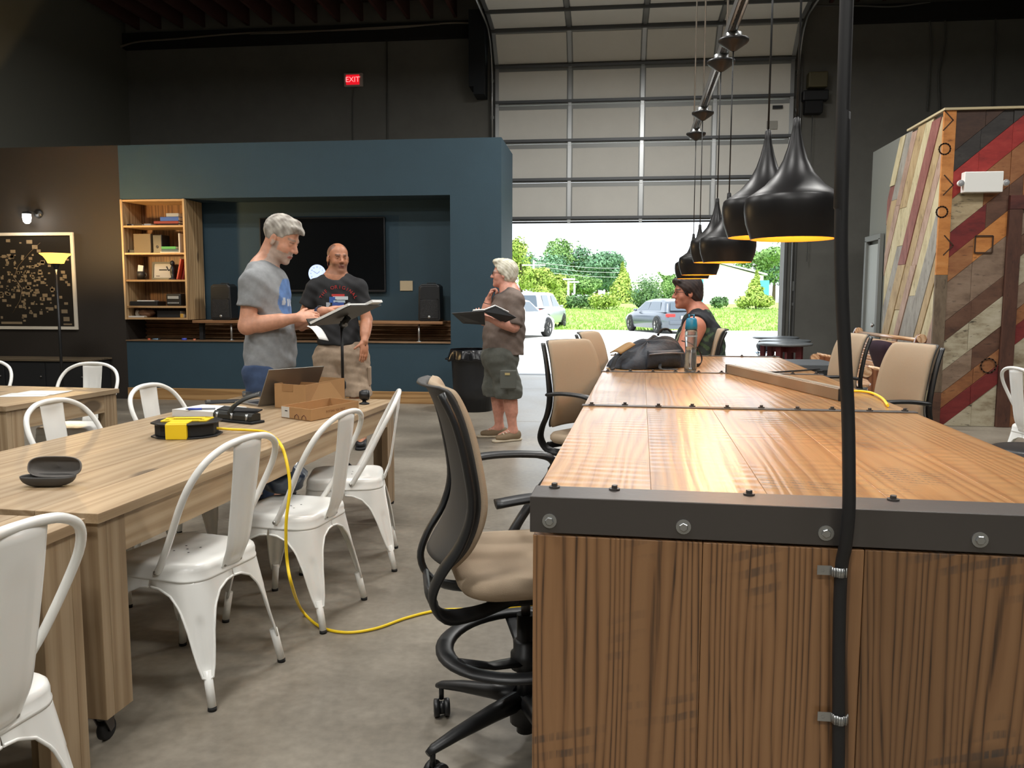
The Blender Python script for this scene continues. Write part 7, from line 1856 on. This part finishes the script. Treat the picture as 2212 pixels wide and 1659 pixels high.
sl3L, sl3R = shL+(elL-shL)*.98, shR+(elR-shR)*.8
def brn(V):
    c = np.tile(lin3((112, 98, 90)), (len(V), 1))*(.92+.12*np.sin(V[:, 2]*9+V[:, 0]*14))[:, None]
    a, b = nb3+fx*.05+Z_*.012, H3.w(-.02, 0, -.04); ab = b-a; t_ = np.clip((V-a)@ab/(ab@ab), 0, 1); nd = np.linalg.norm(V-a-t_[:, None]*ab, axis=1)
    wn = np.clip((.122-nd)/.012, 0, 1)[:, None]; return c*(1-wn)+lin3((84, 78, 76))*wn
S3, ts3 = tshirt([(J(1094, 683), (.175, .2, .19), Ax3), (J(1088, 725), (.2, .205, .2), Ax3), (J(1086, 775), (.195, .205, .2), Ax3), (nb3-Z_*.045+fx*.03, (.115, .135, .075), Ax3)],
       {'yoke': [(nb3-Z_*.02, shL, .082, .074, 0), (nb3-Z_*.02, shR, .082, .074, 0)], 'arm': [(shL, sl3L, .078, .082), (shR, sl3R, .076, .076)]},
       (J(1086, 766), -Z_), (nb3+fx*.05+Z_*.012, H3.w(-.02, 0, -.04), .085), .009, vmat('shirt_brown', .85, .12, 500), m3, org3, brn, .004, 3.1)
ts3.name = 'polo_shirt'
sh3 = trousers('cargo_shorts', hip3, [(hL, kL+Z_*.03, kL, .135, .12, .122), (hR, kR+Z_*.03, kR, .135, .12, .122)], (.18, .2, .16), J(0, 858)[2], vmat('shorts_grey', .9, .2, 500), m3, org3, (92, 94, 88), hip3[2]+.1, A=Ax3, wr=.004)
c = J(1098, 820, -.24); MB().box((0, 0, 0), (.15, .03, .17)).build('cargo_pocket', mat('shorts_pocket', (86, 88, 82), .9), sh3, tuple(c-org3), (0, 0, ty), bevel=.01); c = J(1096, 808, -.262); MB().box((0, 0, 0), (.045, .006, .02)).build('pocket_tag', mat('tag_tan', (176, 160, 110), .8), sh3, tuple(c-org3), (0, 0, ty))
for an, yw in ((aL, ty+.5), (aR, ty+.05)): shoe('shoe', mat('boat_shoe', (124, 106, 82), .75), mat('sole_tan', (190, 178, 156), .8), m3, org3, an, yw, .29, mat('lace_cream', (206, 196, 176), .8))
# glasses
def glasses(h, parent, org_, m):
    for b in (-1, 1):
        MB().tube([tuple(h.w(.101, b*.031+.019*cos(a), .008+.015*sin(a))-org_) for a in [i*2*pi/18 for i in range(18)]], .0018, 6, closed=True).build('glasses_rim', m, parent)
        MB().tube([tuple(h.w(.1, b*.05, .012)-org_), tuple(h.w(.085, b*.078, .012)-org_), tuple(h.w(.0, b*.086, .012)-org_)], .0018, 6).build('glasses_temple', m, parent)
    MB().tube([tuple(h.w(.102, -.012, .012)-org_), tuple(h.w(.106, 0, .014)-org_), tuple(h.w(.102, .012, .012)-org_)], .0018, 6).build('glasses_bridge', m, parent)
glasses(H3, m3, org3, M_blk)
bd = (wrR-elR)/np.linalg.norm(wrR-elR); cw = wrR-bd*.035; n0 = np.cross(bd, X_); n0 /= np.linalg.norm(n0); n1 = np.cross(bd, n0)
MB().tube([tuple(cw+(n0*cos(a)+n1*sin(a))*.036-org3) for a in [i*2*pi/20 for i in range(20)]], .004, 6, closed=True).build('bracelet', mat('bracelet_dark', (54, 48, 44), .4, .5), m3)
# binder
q3 = J(1060, 676, -.34)
bi = thing('binder', 'open black ring binder held by the older man', 'binder', tuple(q3))
Pq = lambda px, py, dd: Vector(J(px, py, dd)-q3)
def slab(mb, a, b, c, d, th):
    n = (b-a).cross(d-a).normalized(); n = n if n.z > 0 else -n
    return mb.add([a, b, c, d, a+n*th, b+n*th, c+n*th, d+n*th], [(3, 2, 1, 0), (4, 5, 6, 7), (0, 1, 5, 4), (1, 2, 6, 5), (2, 3, 7, 6), (3, 0, 4, 7)])
slab(MB(), Pq(1042, 673, -.47), Pq(1072, 662, -.45), Pq(1116, 686, -.42), Pq(1088, 698, -.3), .006).build('cover', mat('binder_black', (36, 38, 42), .45), bi)
slab(MB(), Pq(976, 677, -.44), Pq(1046, 672, -.465), Pq(1048, 702, -.25), Pq(1000, 699, -.22), .006).build('cover', mat('binder_black', (36, 38, 42), .45), bi)
up_ = Vector((0, 0, .008))
slab(MB(), Pq(1022, 673, -.45)+up_, Pq(1046, 671.5, -.465)+up_, Pq(1048, 700, -.26)+up_, Pq(1010, 697, -.24)+up_, .012).build('page_stack', mat('paper_bright', (228, 228, 224), .8), bi)
slab(MB(), Pq(1046, 671.5, -.465)+up_, Pq(1070, 662, -.44)+up_, Pq(1100, 676, -.40)+up_, Pq(1076, 688, -.3)+up_, .01).build('page_stack', mat('paper_bright', (228, 228, 224), .8), bi)

# ---- person: woman in a vest seated at the far end of the counter table
D4 = 6.75
J = lambda px, py, dd=0.0: PD(px, py, D4+dd)
o4 = J(1512, 800); org4 = np.array([o4[0], o4[1], 0.0])
m4 = thing('person', 'short haired woman with glasses in a green vest seated at the counter table', 'person', tuple(org4))
ty = radians(180+10); fx = np.array([cos(ty), sin(ty), 0]); fl4 = np.array([-sin(ty), cos(ty), 0]); Ax4 = np.stack([fx, fl4, Z_])
H4 = Head(J(1484, 634), radians(180+12), radians(3), 0, 1.05)
nb4 = J(1510, 680); shL, shR = J(1500, 708, -.22), J(1496, 704, .2); elL, wrL = J(1474, 772, -.27), J(1440, 788, -.1); elR, wrR = J(1462, 770, .2), J(1425, 786, .05)
hip4 = np.array([org4[0]+.03, org4[1], .69]); hL, hR = hip4+fl4*.1, hip4-fl4*.1
kL, kR = hL+fx*.42-Z_*.02, hR+fx*.42-Z_*.02; aL, aR = np.array([kL[0]+.05, kL[1], .34]), np.array([kR[0]+.05, kR[1], .34])
S = SDF(); H4.build(S); S.cone(H4.w(-.03, 0, -.05), nb4, .062, .072, .03)
S.ell(J(1506, 735), (.15, .17, .19), Ax4, .06); S.ell(J(1512, 780), (.17, .18, .18), Ax4, .08); S.ell(hip4, (.17, .19, .13), Ax4, .06)
S.cone(nb4, shL, .07, .066, .06).cone(nb4, shR, .07, .066, .06)
for a, b, c in ((shL, elL, wrL), (shR, elR, wrR)): S.chain([a, b, c], [.092, .07, .034], .03)
for h, k_, a in ((hL, kL, aL), (hR, kR, aR)): S.chain([h, k_, a], [.1, .07, .042], .04); S.cone(a, a+fx*.13-Z_*.03, .04, .03, .03)
hand(S, wrL, J(1415, 790, -.02)-wrL, -Z_, -1, (.2, .2, .25, .3)); hand(S, wrR, J(1400, 790, .08)-wrR, -Z_, 1, (.2, .2, .25, .3))
sdf_mesh(S, .007, 'body', vmat('skin', .5, .12, 260, .06), m4, org4, skin_color(H4, (196, 128, 104), (168, 92, 84), (60, 46, 42)))
H4.eyes(m4, org4)
S = SDF(); S.ell(H4.w(-.014, 0, .05), np.array([.116, .097, .105])*1.05, H4.A, .02); S.ell(H4.w(-.06, 0, -.02), (.07, .085, .075), H4.A, .03); S.ell(H4.w(.07, 0, .1), (.045, .07, .03), H4.A, .02)
S.ell(H4.w(.12, 0, -.04), np.array([.105, .13, .118])*1.05, H4.A, .012, 'd'); S.ell(H4.w(.045, .1, -.06), (.05, .07, .055), H4.A, .012, 'd'); S.ell(H4.w(.045, -.1, -.06), (.05, .07, .055), H4.A, .012, 'd'); S.plane(H4.w(0, 0, -.08), -H4.A[2], .01)
S.post.append(lambda p: .003*np.sin(p[:, 0]*150+p[:, 2]*120)*np.sin(p[:, 1]*150+p[:, 2]*70))
sdf_mesh(S, .007, 'hair', vmat('hair', .6, .5, 260), m4, org4, hairtone((62, 48, 44), (40, 32, 32), H4))
def vest(V):
    q = (V-nb4)@Ax4.T; t = np.sin(q[:, 0]*55+np.sin(q[:, 2]*40)*2)*np.sin(q[:, 2]*48+q[:, 1]*30)
    c = np.where((t > .25)[:, None], lin3((70, 92, 66)), lin3((40, 50, 48)))
    top = (q[:, 2] > -.1)[:, None]*(np.abs(q[:, 1]) > .085)[:, None]; return np.where(top, lin3((32, 34, 40)), c)
hL4, hR4 = shL+(elL-shL)*.12, shR+(elR-shR)*.12
S4, ts4 = tshirt([(J(1512, 732), (.195, .215, .19), Ax4), (J(1508, 778), (.225, .22, .2), Ax4), (J(1510, 805), (.225, .22, .14), Ax4)],
       {'yoke': [(nb4-Z_*.02, nb4*.4+shL*.6, .085, .088, 0), (nb4-Z_*.02, nb4*.4+shR*.6, .085, .088, 0)], 'arm': [(shL+(nb4-shL)*.25, shL+(nb4-shL)*.12, .1, .1), (shR+(nb4-shR)*.25, shR+(nb4-shR)*.12, .1, .1)]},
       ([0, 0, hip4[2]-.06], -Z_), (nb4+fx*.05+Z_*.012, H4.w(-.02, 0, -.04), .08), .009, vmat('vest_cloth', .85, .15, 300), m4, org4, vest, .004, 4.2)
ts4.name = 'vest'
MB().tube([tuple(nb4+fx*.08+fl4*.07-Z_*.03-org4), tuple(J(1468, 720, -.1)-org4), tuple(J(1447, 770, -.1)-org4)], [(.018, .004)]*3, 8, up=tuple(fx)).build('vest_trim', mat('vest_pale_trim', (150, 156, 120), .8), m4)
trousers('trousers', hip4, [(hL, kL, aL, .125, .095, .07), (hR, kR, aR, .125, .095, .07)], (.19, .21, .14), .3, vmat('trouser_dark', .9, .2, 500), m4, org4, (44, 46, 56), hip4[2]+.1, A=Ax4)
for an in (aL, aR):
    S = SDF(); f3 = fx; S.ell(np.array(an)+f3*.07-Z_*.055, (.13, .045, .04), Ax4, .02); S.cone(np.array(an)-Z_*.03, np.array(an)-Z_*.05, .046, .046, .03); S.plane(np.array(an)-Z_*.085, -Z_, .003); sdf_mesh(S, .007, 'shoe', mat('shoe_black', (30, 30, 32), .5), m4, org4)
glasses(H4, m4, org4, M_blk)
